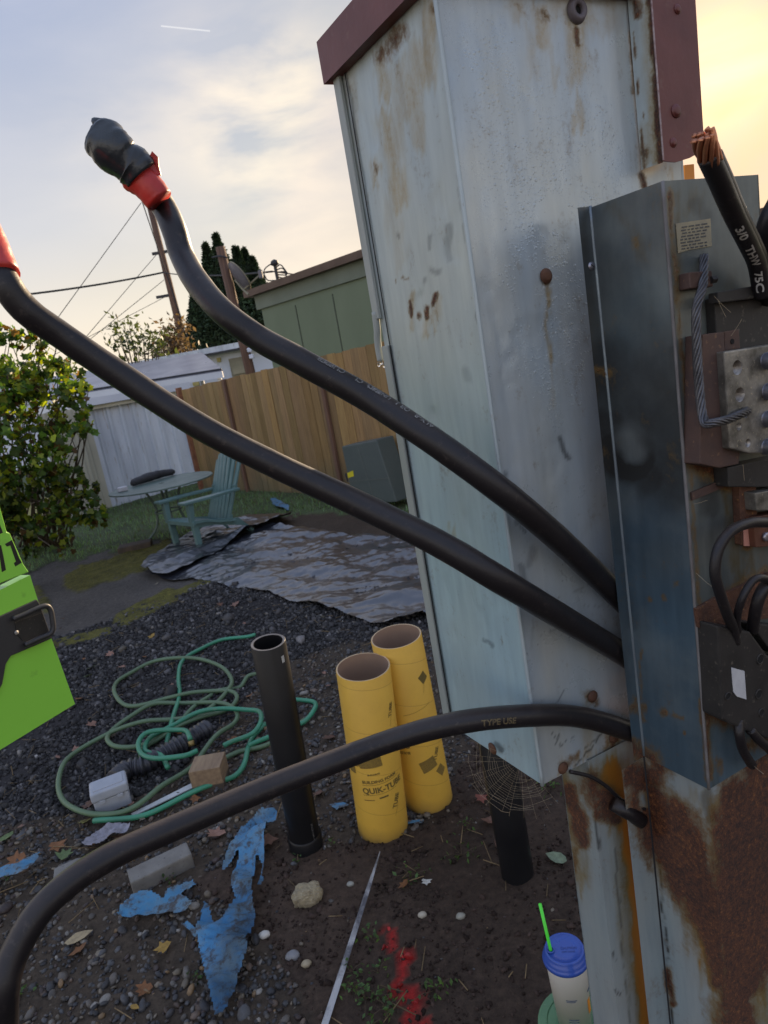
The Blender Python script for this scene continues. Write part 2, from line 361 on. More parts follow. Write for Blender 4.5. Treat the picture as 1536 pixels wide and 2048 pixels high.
# yellow moss along the slab
moss = caps(px_, py_, [(150, 1162, 330, 1104, 26, 1), (330, 1100, 470, 1078, 12, .8), (230, 1140, 180, 1158, 20, 1), (240, 1240, 345, 1192, 17, 1), (120, 1284, 215, 1262, 11, .9), (95, 1218, 75, 1180, 14, .6), (40, 1290, 100, 1290, 12, .8), (420, 1160, 350, 1190, 9, .8)])
mossn = np.clip((moss*1.25 + fbm(GXX*14, GYY*14, 41)*1.0 - 1.02)*5, 0, 1)
mossn[GYY < 3] = 0
tint = tint*(1-mossn[..., None]) + np.array([.11, .10, .022])*(.4+1.0*fbm(GXX*22, GYY*22, 44)[..., None])*mossn[..., None]
H += mossn*.012
# red marking paint sprayed on the soil
red = caps(px_, py_, [(775, 1860, 800, 1930, 16, .9), (770, 1895, 825, 1915, 15, 1), (795, 1930, 800, 1955, 13, .95), (790, 1975, 830, 2000, 20, 1), (830, 1990, 815, 2048, 18, .8), (840, 2045, 870, 2110, 20, 1), (790, 1835, 800, 1850, 8, .5)])
redn = np.clip((red + fbm(GXX*34, GYY*34, 51)*1.5 - 1.42)*5, 0, 1); redn[GYY > 2.2] = 0
tint = tint*(1-redn[..., None]*.9) + np.array([.36, .018, .016])*redn[..., None]*.9
soft = fbm(GXX*38, GYY*38, 61)
H += np.where((Zg >= 3) & (GYY < 5), (soft-.5)*.014, 0)
m, nt, b, o = newmat('ground'); a = nd(nt, 'ShaderNodeAttribute', attribute_name='tint'); co = objco(nt)
f1 = noise(nt, co, 45, 8, .7); f2 = noise(nt, co, 160, 5, .7)
col = mixc(nt, 1., a.outputs['Color'], ramp(nt, f1, [(.25, .45), (.5, .95), (.75, 1.6)]), 'MULTIPLY')
col = mixc(nt, mth(nt, 'MULTIPLY', ramp(nt, f2, [(.64, 0.), (.72, 1.)]), .5), col, (.12, .10, .08))
nt.links.new(col, b.inputs['Base Color']); b.inputs['Roughness'].default_value = .85; b.inputs['Specular IOR Level'].default_value = .25
bump(nt, b, mth(nt, 'ADD', f1, mth(nt, 'MULTIPLY', f2, .4)), .8, .012)
nx, ny = len(gx), len(gy); idx = np.arange(nx*ny).reshape(ny, nx)
Fq = np.stack([idx[:-1, :-1], idx[:-1, 1:], idx[1:, 1:], idx[1:, :-1]], -1).reshape(-1, 4)
g = mk('ground', np.stack([GXX, GYY, H], -1), Fq, MAT['ground'], smooth=True, org=(0, 0, 0), attrs={'tint': tint.reshape(-1, 3)}); setp(g, kind='structure')
def gh(x, y): return float(gz(np.array(x), np.array(y)))
def GG(x, y, dz=0):
    q = G(x, y); q[2] = gh(q[0], q[1])+dz; return q

# ---- scattered stuff (uncountable)
def scatter(n, x0, x1, y0, y1, zset, margin=260, dens=None):
    X = rng.uniform(x0, x1, n); Y = rng.uniform(y0, y1, n); z, px, py = zones(X, Y)
    k = np.isin(z, zset) & (px > -margin) & (px < 1536+margin) & (py < 2048+margin)
    if dens is not None: k &= rng.uniform(0, 1, n) < dens(X, Y, px, py)
    return X[k], Y[k], px[k], py[k]
def rotmats(n, tilt=1.0):
    q = rng.normal(size=(n, 4)); q /= np.linalg.norm(q, axis=1)[:, None]
    if tilt < 1: q[:, 1:3] *= tilt; q /= np.linalg.norm(q, axis=1)[:, None]
    w_, x, y, z = q.T
    return np.stack([1-2*(y*y+z*z), 2*(x*y-z*w_), 2*(x*z+y*w_), 2*(x*y+z*w_), 1-2*(x*x+z*z), 2*(y*z-x*w_), 2*(x*z-y*w_), 2*(y*z+x*w_), 1-2*(x*x+y*y)], -1).reshape(-1, 3, 3)
def inst(name, base, faces, C, S, R, colr, mat, kind='stuff', label=None, cat=None, smooth=False, jit=0):
    n = len(C); k = len(base); B = np.broadcast_to(base, (n, k, 3)).copy()
    if jit: B = B*(1+rng.uniform(-jit, jit, (n, k, 3)))
    V = np.einsum('nij,nkj->nki', R, B*S[:, None, :]) + C[:, None, :]
    Fa = (np.asarray(faces)[None]+(np.arange(n)*k)[:, None, None]).reshape(-1, np.asarray(faces).shape[1])
    o = mk(name, V.reshape(-1, 3), Fa, mat, smooth=smooth, org=(0, 0, 0) if kind else None, attrs={'tint': np.repeat(colr, k, 0)})
    return setp(o, label, cat, kind=kind)
cubeV = np.array([[-1, -1, -1], [1, -1, -1], [1, 1, -1], [-1, 1, -1], [-1, -1, 1], [1, -1, 1], [1, 1, 1], [-1, 1, 1]])*.5
cubeF = [(3, 2, 1, 0), (4, 5, 6, 7), (0, 1, 5, 4), (1, 2, 6, 5), (2, 3, 7, 6), (3, 0, 4, 7)]
bm = bmesh.new(); bmesh.ops.create_icosphere(bm, subdivisions=1, radius=.5); icoV = np.array([v.co[:] for v in bm.verts]); icoF = [tuple(v.index for v in f.verts) for f in bm.faces]; bm.free()
bm = bmesh.new(); bmesh.ops.create_icosphere(bm, subdivisions=2, radius=.5); ico2V = np.array([v.co[:] for v in bm.verts]); ico2F = [tuple(v.index for v in f.verts) for f in bm.faces]; bm.free()
attrmat('chip', .62, .2, 80, spec=.28); attrmat('pebble', .5, .12, 150, spec=.35)
X, Y, px, py = scatter(105000, -4.3, 1.2, 1.9, 6.0, [2], dens=lambda X, Y, px, py: .35+.65*(fbm(X*2, Y*2, 71) > .42))
n = len(X); s = rng.lognormal(math.log(.0115), .42, n); S = np.stack([s, s*rng.uniform(.6, 1, n), s*rng.uniform(.35, .8, n)], 1)
g0 = rng.lognormal(math.log(.038), .55, n); cc = np.stack([g0*1.06, g0*1.0, g0*.99], 1); lt = rng.uniform(size=n) < .03; cc[lt] = cc[lt]*2.2+np.array([.05, .04, .02])
inst('dark_gravel', cubeV, cubeF, np.stack([X, Y, gz(X, Y)+S[:, 2]*.25], 1), S, rotmats(n), np.clip(cc, 0, .45), MAT['chip'], label='dark angular crushed gravel', jit=.35)
def peb(num, zs, size, dens, name, lbl):
    X, Y, px, py = scatter(num, -2.4, 1.2, 1.0, 4.2, zs, dens=dens); n = len(X)
    s = rng.lognormal(math.log(size), .36, n); S = np.stack([s*1.15, s*rng.uniform(.7, 1, n), s*rng.uniform(.45, .75, n)], 1)
    pal = np.array([(.085, .085, .088), (.13, .115, .10), (.055, .053, .055), (.20, .165, .12), (.14, .10, .075), (.26, .24, .21), (.07, .05, .045), (.045, .045, .05), (.22, .14, .07)])
    cc = pal[rng.choice(9, n, p=[.22, .15, .2, .1, .1, .05, .08, .07, .03])]*rng.uniform(.4, .95, (n, 1))
    inst(name, ico2V if size > .015 else icoV, ico2F if size > .015 else icoF, np.stack([X, Y, gz(X, Y)+S[:, 2]*.18], 1), S, rotmats(n, .35), cc, MAT['pebble'], smooth=True, jit=.06, label=lbl)
peb(40000, [3], .0135, lambda X, Y, px, py: np.where(px < 600, .3+.7*(fbm(X*5, Y*5, 77) > .36), .75)*np.where(Y > 2.6, .7, 1), 'river_pebbles', 'rounded mixed river pebbles')
peb(7000, [3], .0185, lambda X, Y, px, py: .5*(fbm(X*3, Y*3, 87) > .45)+.1, 'large_pebbles', 'larger rounded river pebbles among the fine ones')
peb(16000, [3, 4], .0065, lambda X, Y, px, py: .45*(fbm(X*4, Y*4, 79) > .5)*np.where((px > 640) & (py > 1650), .12, 1)+.015, 'fine_grit', 'small grit and pebbles in the dark soil')
peb(2600, [4], .013, lambda X, Y, px, py: np.where(px < 700, .35, .03), 'soil_pebbles', 'scattered pebbles half sunk in the dark soil')
# twigs and dry stalks
X, Y, px, py = scatter(1500, -3, 1.1, 1.1, 5, [2, 3, 4, 5], dens=lambda X, Y, px, py: .25+.5*(fbm(X*2, Y*2, 90) > .5)); n = len(X)
Rr = rotmats(n, .12); Ls = rng.uniform(.02, .1, n)
inst('dry_stalks', cubeV*np.array([1, .02, .02]), cubeF, np.stack([X, Y, gz(X, Y)+.012], 1), np.stack([Ls, np.full(n, .1), np.full(n, .1)], 1), Rr, np.array([.20, .14, .07])*rng.uniform(.4, 1.2, (n, 1)), MAT['chip'], label='dry grass stalks and twigs strewn over the gravel')
# grass blades
attrmat('blade', .6, 0, 40, trans=.35, vary=.15)
def blades(num, zs, x0, x1, y0, y1, h, colr, name, lbl, dens=None):
    X, Y, px, py = scatter(num, x0, x1, y0, y1, zs, dens=dens, margin=400); n = len(X)
    base = np.array([[-.06, 0, 0], [.06, 0, 0], [.04, .12, .6], [-.04, .12, .6], [0, .35, 1.0]]); fc = [(0, 1, 2), (0, 2, 3), (3, 2, 4)]
    a = rng.uniform(0, 6.28, n); R = np.zeros((n, 3, 3)); R[:, 0, 0] = np.cos(a); R[:, 0, 1] = -np.sin(a); R[:, 1, 0] = np.sin(a); R[:, 1, 1] = np.cos(a); R[:, 2, 2] = 1
    hh = h*rng.uniform(.5, 1.3, n); cc = np.array(colr)*rng.uniform(.55, 1.4, (n, 1))*(.6+.9*fbm(X*1.5, Y*1.5, 66))[:, None]
    dr = rng.uniform(size=n) < .13; cc[dr] = np.array([.13, .10, .05])
    inst(name, base, fc, np.stack([X, Y, gz(X, Y)+.004], 1), np.stack([hh*1.3, hh*1.6, hh], 1), R, cc, MAT['blade'], label=lbl)
blades(60000, [0], -5.5, 2.2, 5.3, 11.2, .045, (.15, .24, .11), 'lawn_grass', 'short dewy grass in front of the fence', dens=lambda X, Y, px, py: .35+.65*(fbm(X*1.8, Y*1.8, 14) > .42))
def mden(X, Y, px, py):
    return (caps(px, py, [(150, 1162, 330, 1104, 26, 1), (330, 1100, 470, 1078, 12, .8), (240, 1240, 345, 1192, 17, 1), (120, 1284, 215, 1262, 11, .9), (40, 1290, 100, 1290, 12, .8)])*1.25+fbm(X*14, Y*14, 41) > 1.2)
blades(60000, [0, 1, 2, 5], -4.5, -.8, 4, 8, .012, (.15, .14, .025), 'moss', 'yellow green moss on the old slab', dens=mden)

# ============================================================ BACKGROUND BUILDINGS, FENCE, POLES, TREES
def wall2(name, a, b, z0, z1, th, mat, parent=None, mb=None):
    a = np.asarray(a, float)[:2]; b = np.asarray(b, float)[:2]; d = b-a; L_ = np.linalg.norm(d); ang = math.atan2(d[1], d[0]); c = (a+b)/2; nrm = np.array([-d[1], d[0]])/L_
    c = c+nrm*th/2
    q = (mb or MB()).box((c[0], c[1], (z0+z1)/2), (L_, th, z1-z0), ang)
    return q if mb is not None else q.obj(name, mat, parent)
simple('cream_metal', (.55, .53, .42), rough=.5, ns=3, stretch=(1, 1, .3)); simple('white_metal', (.66, .71, .77), (.42, .46, .52), rough=.45, ns=2.5, stretch=(2, 2, .3), fleck=(.35, .33, .3))
simple('white_paint', (.62, .66, .74), (.52, .56, .64), rough=.5, ns=1.5); simple('lilac_roof', (.17, .185, .24), (.12, .13, .17), rough=.3, ns=2, bs=.05)
simple('dark_trim', (.03, .03, .035), rough=.6); simple('sage', (.15, .19, .12), (.125, .16, .10), rough=.7, ns=1.2, stretch=(1, 1, .4)); simple('brown_trim', (.12, .075, .05), rough=.7, ns=4)
simple('tan_trim', (.26, .24, .17), rough=.7, ns=3); simple('glass_dim', (.30, .28, .20), (.16, .15, .11), rough=.15, ns=1.3, bs=0); simple('pole_wood', (.16, .085, .05), (.07, .04, .028), rough=.8, ns=12, stretch=(3, 3, .15), bs=.6, bd=.01)
simple('rust_post', (.32, .13, .06), (.16, .07, .04), rough=.8, ns=20); simple('wire_black', (.015, .015, .016), rough=.7); simple('dull_yellow', (.5, .42, .15), rough=.6)

# --- white mobile home behind
A = azd(120, 748, 24); Bq = azd(545, 705, 21); A[2] = Bq[2] = 0
t = thing('mobile_home', 'white mobile home with a flat metal roof behind the fence and shed', 'mobile home', ((A+Bq)/2))
d = (Bq-A)[:2]; d /= np.linalg.norm(d); nb = np.array([-d[1], d[0]])
HZ = float(azd(482, 690, 21.6)[2])
wall2('wall', A-np.array([*d*6, 0]), Bq, 0, HZ-.12, 4, MAT['white_paint'], t)
mb = MB(); wall2('', A-np.array([*(d*6+nb*.3), 0]), Bq+np.array([*(d*.25-nb*.3), 0]), HZ-.1, HZ+.06, 4.6, None, mb=mb); mb.obj('roof', MAT['white_metal'], t)
mb = MB(); wall2('', A-np.array([*(d*6+nb*.34), 0]), Bq+np.array([*(d*.27-nb*.34), 0]), HZ-.16, HZ-.1, .05, None, mb=mb); mb.obj('gutter', MAT['dark_trim'], t)
def onwall(x, y, q=A, u=d, off=.03):
    p = isect(x, y, q, u); return p-np.array([*nb*off, 0])
def wallrect(mb, x0, y0, x1, y1, off, th=.05, q=A, u=d):
    a = onwall(x0, y0, q, u, off); c = onwall(x1, y1, q, u, off); cc = (a+c)/2; Lr = np.linalg.norm((c-a)[:2])
    mb.box(cc, (Lr, th, abs(a[2]-c[2])), math.atan2(u[1], u[0])); return mb
wf = wallrect(MB(), 458, 718, 505, 748, .03).obj('window', MAT['tan_trim'], t)
wallrect(MB(), 464, 724, 498, 744, .07).obj('pane', MAT['glass_dim'], wf)
wallrect(MB(), 434, 716, 443, 723, .03).obj('porch_light', MAT['dull_yellow'], t)
wallrect(MB(), 385, 760, 400, 770, .03).obj('vent', MAT['dull_yellow'], t)
# --- awning roof
q0 = azd(60, 800, 15.5); q1 = azd(445, 739, 14.5); r0 = azd(60, 760, 18.5); r1 = azd(404, 705, 17.5)
t = thing('patio_cover', 'lilac grey sloping patio roof with white gutter in front of the white home', 'patio cover', ((q0[0]+q1[0])/2, (q0[1]+q1[1])/2, 0))
MB().prism([q0, q1, r1, r0], (0, 0, 1), -.06, 0).obj('roof_sheet', MAT['lilac_roof'], t)
u_ = (q1-q0)/np.linalg.norm(q1-q0)
mb = MB(); mb.add(*(lambda a, b2: (np.array([a, b2, b2-[0, 0, .13], a-[0, 0, .13], a+[0, .08, 0], b2+[0, .08, 0], b2+[0, .08, -.13], a+[0, .08, -.13]]), [(0, 1, 2, 3), (7, 6, 5, 4), (0, 4, 5, 1), (3, 2, 6, 7), (1, 5, 6, 2), (0, 3, 7, 4)]))(q0-[0, .1, .03], q1-[0, .1, .03]))
mb.obj('gutter', MAT['white_paint'], t)
MB().tube([q0-[0, .1, -.01], q1-[0, .1, -.01]], .02, 6).obj('gutter_lip', MAT['dark_trim'], t)
for k in (0.03, .97):
    p = q0*(1-k)+q1*k; MB().box((p[0], p[1]+.1, p[2]/2-.05), (.08, .08, p[2]-.1)).obj('post', MAT['white_paint'], t)
p = r1*.98+q1*.02
for k in (0.03, .97):
    p = r0*(1-k)+r1*k; MB().box((p[0], p[1]-.1, p[2]/2-.05), (.08, .08, p[2]-.1)).obj('post', MAT['white_paint'], t)
# --- ribbed metal shed
S0 = G(217, 1016); S1 = G(362, 976); su = (S1-S0)[:2]; SL = np.linalg.norm(su); su /= SL; sn = np.array([su[1], -su[0]])
ST = float(isect(175, 806, S0, su)[2])
t = thing('metal_shed', 'white ribbed metal garden shed left of the wooden fence', 'shed', (*((S0+S1)/2)[:2], 0))
def ribbed(a, u, Lw, nrm, z0, z1, pitch, dep, mat, name, parent, leanr=0):
    prof = []; x = 0; 
    while x < Lw:
        prof += [(x, 0), (x+pitch*.62, 0), (x+pitch*.72, dep), (x+pitch*.9, dep)]; x += pitch
    prof = [(min(a_, Lw), b_) for a_, b_ in prof]; k = len(prof)
    V = np.array([[a[0]+u[0]*p+nrm[0]*q, a[1]+u[1]*p+nrm[1]*q, z] for z in (z0, z1) for p, q in prof])
    return mk(name, V, [(i, i+1, i+1+k, i+k) for i in range(k-1)], mat, parent)
ribbed(S0, su, SL+.5, sn, 0, ST-.05, .2, .035, MAT['white_metal'], 'front_wall', t)
Lf = np.array([-su[1], su[0]]); W0 = G(140, 1060); wu = (S0-W0)[:2]; wl = np.linalg.norm(wu); wu /= wl
ribbed(W0, wu, wl, np.array([wu[1], -wu[0]]), 0, ST-.05, .16, .03, MAT['cream_metal'], 'side_wall', t)
c = (S0+S1)/2; mb = MB()
wall2('', S0-np.array([*(su*.08+Lf*.16), 0]), S1+np.array([*(su*.5-Lf*.16), 0]), ST-.05, ST+.06, 2.2, None, mb=mb); mb.obj('roof', MAT['white_paint'], t)
mb = MB(); wall2('', S0-np.array([*(su*.06+Lf*.10), 0]), S1+np.array([*(su*.48-Lf*.10), 0]), ST-.11, ST-.054, .05, None, mb=mb); mb.obj('eave_trim', MAT['cream_metal'], t)
mb = MB(); mb.box((S0[0], S0[1], (ST-.12)/2), (.09, .09, ST-.12), math.atan2(su[1], su[0])); mb.obj('corner_trim', MAT['cream_metal'], t)
# --- green mobile home
GL = azd(515, 580, 15.0); GRt = azd(730, 505, 12.4); gu = (GRt-GL)[:2]; gL = np.linalg.norm(gu); gu /= gL; gn = np.array([-gu[1], gu[0]])
GE = GL[:2]+gu*gL*1.9; HT = 3.3
t = thing('green_mobile_home', 'long sage green panelled mobile home with brown roof edge behind the fence', 'mobile home', (*(GL[:2]+GE)/2, 0))
wall2('wall', GL[:2], GE, .3, HT-.38, 4, MAT['sage'], t)
mb = MB(); wall2('', GL[:2]-gu*.1-gn*.05, GE+gu*.1-gn*.05, HT-.38, HT-.1, 4.1, None, mb=mb); mb.obj('fascia', simple('sage_fascia', (.17, .20, .15), rough=.7, ns=1), t)
mb = MB(); wall2('', GL[:2]-gu*.25-gn*.2, GE+gu*.2-gn*.2, HT-.1, HT+.03, 4.4, None, mb=mb); mb.obj('roof', MAT['brown_trim'], t)
mb = MB(); wall2('', GL[:2]-gn*.02, GE-gn*.02, 0, .3, 3.9, None, mb=mb); mb.obj('skirting', MAT['tan_trim'], t)
mb = MB()
for k in range(1, 6):
    p = GL[:2]+gu*(k*1.22*.95)-gn*.004; mb.box((p[0], p[1], HT/2), (.02, .012, HT-1.0), math.atan2(gu[1], gu[0]))
mb.obj('panel_seams', simple('sage_dark', (.07, .085, .06), rough=.8), t)
p = azd(548, 548, 14); p = azd(553, 560, 14.2)
t2 = thing('roof_mast', 'small service mast with curled wires on the green home roof edge', 'roof mast', (p[0], p[1]+.3, HT+.03))
MB().tube([(p[0], p[1]+.3, HT+.03), (p[0], p[1]+.3, HT+.38)], .035, 8).obj('mast', MAT['dark_trim'], t2)
MB().tube(lathe([(.02, 0), (.075, .03), (.06, .12), (.01, .14)], (p[0], p[1]+.3, HT+.36))[0][:0].reshape(0, 3) if False else spline([(p[0]-.02, p[1]+.3, HT+.42), (p[0]-.22, p[1]+.25, HT+.3), (p[0]-.2, p[1]+.2, HT+.1), (p[0]-.03, p[1]+.22, HT+.06)], 6), .012, 5).obj('wire_loop', MAT['dark_trim'], t2)
MB().add(*lathe([(.03, 0), (.085, .03), (.07, .10), (.01, .13)], (p[0], p[1]+.3, HT+.34), 12)).obj('mast_cap', MAT['dark_trim'], t2, smooth=True)
mb = MB()
for k in range(5):
    mb.tube(spline([(p[0]+.03, p[1]+.3, HT+.32-.05*k), (p[0]+.12+.02*k, p[1]+.28, HT+.34-.07*k), (p[0]+.22-.02*k, p[1]+.3, HT+.16-.02*k)], 5), .012, 5)
mb.obj('service_wires', MAT['dark_trim'], t2)
# --- far right building
p = azd(1520, 402, 17); q = azd(1480, 408, 18.5)
RZ = p[2]
t = thing('tan_shed', 'tan ribbed building at the right edge behind the open meter panel', 'building', (8.5, p[1], 0))
du = np.array([math.cos(-.35), math.sin(-.35)]); s0 = q[:2]
ribbed(s0, du, 6, np.array([du[1], -du[0]]), 0, RZ-.15, .25, .04, simple('tan_metal', (.34, .27, .18), rough=.6, ns=2), 'wall', t)
mb = MB(); wall2('', s0-du*.2+np.array([du[1], -du[0]])*.15, s0+du*6.2+np.array([du[1], -du[0]])*.15, RZ-.15, RZ, 4, None, mb=mb); mb.obj('roof', MAT['brown_trim'], t)

# --- wooden fence
FP = [G(318, 1003), G(507, 984), G(804, 1000)]
FP[0] = np.array([*(FP[1][:2]+(FP[1][:2]-FP[2][:2])/np.linalg.norm(FP[1][:2]-FP[2][:2])*1.45), 0])
fdir = (FP[2]-FP[1])[:2]; fdir /= np.linalg.norm(fdir); F_END = FP[2][:2]+fdir*5.2
ftop = lambda s: np.interp(s, [0, 1.45, 4.55, 10], [1.56, 1.60, 1.66, 1.70])
m, nt, b, o = newmat('fence_wood'); a = nd(nt, 'ShaderNodeAttribute', attribute_name='tint'); cs = objco(nt, (22, 22, 1.0)); co = objco(nt)
fs = noise(nt, cs, 2.2, 8, .65, 1.2); fb = noise(nt, co, 1.8, 6, .6); ff = noise(nt, cs, 14, 4, .6)
col = mixc(nt, ramp(nt, fs, [(.3, 0.), (.7, 1.)]), (.20, .125, .058), (.37, .245, .11)); col = mixc(nt, 1., col, a.outputs['Color'], 'MULTIPLY')
sz = nt.nodes.new('ShaderNodeSeparateXYZ'); nt.links.new(co, sz.inputs[0])
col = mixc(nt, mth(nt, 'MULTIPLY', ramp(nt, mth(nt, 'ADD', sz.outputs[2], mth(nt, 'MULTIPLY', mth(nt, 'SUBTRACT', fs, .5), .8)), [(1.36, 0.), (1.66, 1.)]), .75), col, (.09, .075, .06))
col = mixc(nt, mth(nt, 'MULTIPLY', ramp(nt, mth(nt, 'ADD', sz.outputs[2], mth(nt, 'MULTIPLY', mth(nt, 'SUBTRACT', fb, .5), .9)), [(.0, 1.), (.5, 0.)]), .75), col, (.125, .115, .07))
col = mixc(nt, mth(nt, 'MULTIPLY', ramp(nt, ff, [(.62, 0.), (.75, 1.)]), .4), col, (.07, .04, .02))
nt.links.new(col, b.inputs['Base Color']); b.inputs['Roughness'].default_value = .75; b.inputs['Specular IOR Level'].default_value = .25; bump(nt, b, mth(nt, 'ADD', fs, ff), .5, .006)
t = thing('wooden_fence', 'brown vertical board fence with dark streaks behind the table and chair', 'fence', (*((FP[0][:2]+F_END)/2), 0)); 
mb = MB(); tl = []; s = 0; LT = np.linalg.norm(F_END-FP[0][:2]); fn = np.array([fdir[1], -fdir[0]]); fa = math.atan2(fdir[1], fdir[0])
while s < LT:
    bw = rng.uniform(.128, .145); p = FP[0][:2]+fdir*(s+bw/2)+fn*rng.uniform(-.004, .004); h = ftop(s)+rng.uniform(-.008, .008)
    tlt = rng.uniform(-.004, .004); cs_, sn_ = math.cos(fa), math.sin(fa); R = np.array([[cs_, -sn_, 0], [sn_, cs_, 0], [0, 0, 1]])@np.array([[1, 0, tlt], [0, 1, 0], [-tlt, 0, 1]])
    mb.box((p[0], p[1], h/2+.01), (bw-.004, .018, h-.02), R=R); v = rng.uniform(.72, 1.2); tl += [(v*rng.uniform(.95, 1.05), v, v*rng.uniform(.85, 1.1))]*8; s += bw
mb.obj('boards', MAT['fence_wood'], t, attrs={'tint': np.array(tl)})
for zz in (.35, 1.4):
    p = (FP[0][:2]+F_END)/2-fn*.035; MB().box((p[0], p[1], zz), (LT-.1, .04, .09), fa).obj('rail', MAT['pole_wood'], t)
for k, (x, y) in enumerate([(500, 985), (690, 990), (330, 1000)]):
    p = isect(x, y, FP[1], fdir); sN = (p[:2]-FP[0][:2])@fdir; h = float(ftop(sN)); pp = FP[0][:2]+fdir*sN+fn*.03
    MB().box((pp[0], pp[1], h/2), (.055, .04, h), fa).bevel(.004, 1).obj('post', simple('post_brown', (.17, .09, .055), (.11, .06, .04), rough=.8, ns=8, stretch=(5, 5, .4)) if k == 0 else MAT['post_brown'], t)
pp = FP[0][:2]-fdir*.06+fn*.02; MB().box((pp[0], pp[1], .8), (.07, .07, 1.6), fa).obj('end_post', MAT['rust_post'], t)

# --- utility pole and wires
pb = azd(374, 700, 30); pb[2] = 0; pt = azd(297, 400, 30)
t = thing('utility_pole', 'tall wooden utility pole leaning left of the conifers', 'utility pole', pb)
b0 = np.array([pt[0], pt[1], 0]); b0[0] = pb[0]
top = pt + (pt-np.array([*pb[:2], 0]))*.06
MB().tube([b0, (b0+top)/2, top], [.17, .15, .12], 12).obj('pole', MAT['pole_wood'], t, smooth=True)
for (x, y) in ((318, 505), (326, 592), (372, 668)):
    p = azd(x+4, y, 30); MB().box(p, (.7, .12, .1)).obj('step_bracket', MAT['dark_trim'], t)
def wire(a, bq, r, sag, name, label):
    a = np.array(a); bq = np.array(bq); k = np.linspace(0, 1, 25)[:, None]; pts = a*(1-k)+bq*k; pts[:, 2] -= sag*4*(k*(1-k))[:, 0]
    mb = MB().tube(pts, r, 5); o_ = mb.obj(name, MAT['wire_black'], smooth=True); setp(o_, label, 'wire', 'wires of the utility pole'); return o_
wire(azd(-200, 612, 24), azd(326, 545, 29.8), .035, .15, 'overhead_wire', 'thick dark service wire running left from the utility pole')
wire(azd(326, 545, 29.8), azd(545, 543, 15), .02, .1, 'overhead_wire', 'service wire from the utility pole to the mast on the green roof')
wire(azd(282, 406, 29.8), azd(40, 740, 26), .014, .0, 'overhead_wire', 'thin wire dropping from the pole top, leftmost of the slanting wires')
wire(azd(314, 508, 29.8), azd(120, 735, 26), .012, .0, 'overhead_wire', 'thin slanting wire starting just above the thick service wire')
wire(azd(328, 560, 29.8), azd(110, 735, 26), .012, .0, 'overhead_wire', 'thin slanting wire starting just below the thick service wire')
wire(azd(334, 592, 29.8), azd(60, 735, 26), .010, .0, 'overhead_wire', 'lowest and flattest thin slanting wire left of the pole')
wire(azd(284, 402, 29.7), azd(384, 700, 28), .022, .0, 'guy_wire', 'guy wire running down just right of the utility pole')
wire(azd(545, 543, 15), azd(640, 556, 16), .014, .0, 'overhead_wire', 'thin wire running right from the mast over the green roof')
# --- meter pole with dish
pb = azd(507, 745, 11.5); pt = azd(440, 494, 11.5)
t = thing('service_pole', 'weathered wooden service pole standing between the conifers and the green home', 'pole', (pb[0], pb[1], 0))
MB().tube([(pb[0], pb[1], 0), ((pb[0]+pt[0])/2, pb[1], pt[2]/2), pt], [.085, .08, .072], 14).obj('pole', MAT['pole_wood'], t, smooth=True)
for (x, y) in ((496, 700), (500, 713)):
    p = azd(x+3, y, 11.38); MB().box(p, (.07, .06, .07)).bevel(.01, 1).obj('insulator', MAT['white_paint'], t)
MB().tube(spline([azd(424, 515, 11.5), azd(440, 512, 11.4), azd(456, 516, 11.4)], 5), .012, 5).obj('clamp', MAT['dark_trim'], t)
c0 = azd(474, 556, 11.3); t = thing('satellite_dish', 'wire rimmed satellite dish with feed arm fixed to the service pole', 'satellite dish', c0)
ax = np.array([.75, .35, .45]); ax /= np.linalg.norm(ax)
V, Fc = lathe([(.001, .0), (.08, .004), (.16, .018), (.235, .045), (.24, .05)], c0, 28, ax, cap0=False, cap1=False); dn = mk('dish', V, Fc, simple('dish_grey', (.16, .15, .17), rough=.5), t, True)
V, Fc = lathe([(.238, .045), (.25, .045), (.25, .06), (.238, .06)], c0, 28, ax, cap0=False, cap1=False); mk('rim', V, Fc, MAT['tan_trim'], t, True)
e = azd(521, 549, 11.1); MB().tube([azd(487, 580, 11.3), e], .014, 6).obj('feed_arm', MAT['tan_trim'], t)
MB().box(e, (.06, .06, .12)).bevel(.01, 1).obj('feed_horn', MAT['dish_grey'], t)
MB().tube([azd(470, 560, 11.45), azd(487, 580, 11.3), azd(497, 589, 11.2)], .018, 6).obj('mount', MAT['tan_trim'], t)

# --- trees
attrmat('needles', .8, 0, 5, trans=.12, vary=.35); attrmat('leaf', .45, .1, 60, trans=.5, vary=.2); simple('bark', (.07, .05, .035), rough=.9, ns=10)
def leafinst(name, C, size, colr, mat, parent=None, lobed=False, elong=1.0, flat=1.0):
    n = len(C)
    if lobed: base = np.array([[0, 0, 0], [.32, -.12, .05], [.5, .18, -.02], [.3, .38, .06], [.28, .72, -.04], [0, .6, .0], [-.28, .72, -.04], [-.3, .38, .06], [-.5, .18, -.02], [-.32, -.12, .05], [0, .3, -.05]]); fc = [(10, i, i % 10+1 if i < 9 else 0) for i in range(0, 10)]; fc = [(10, i, (i+1) % 10) for i in range(10)]
    else: base = np.array([[0, 0, 0], [.28, .45, .08], [0, 1., 0], [-.28, .45, .08]])*np.array([1, elong, 1]); fc = [(0, 1, 2), (0, 2, 3)]
    R = rotmats(n, flat); S = np.repeat(np.asarray(size).reshape(-1, 1)*np.ones((n, 1)), 3, 1)
    V = (np.einsum('nij,nkj->nki', R, base[None]*S[:, None, :])+C[:, None, :]).reshape(-1, 3)
    Fa = (np.array(fc)[None]+(np.arange(n)*len(base))[:, None, None]).reshape(-1, 3)
    return mk(name, V, Fa, mat, parent, attrs={'tint': np.repeat(colr, len(base), 0)})
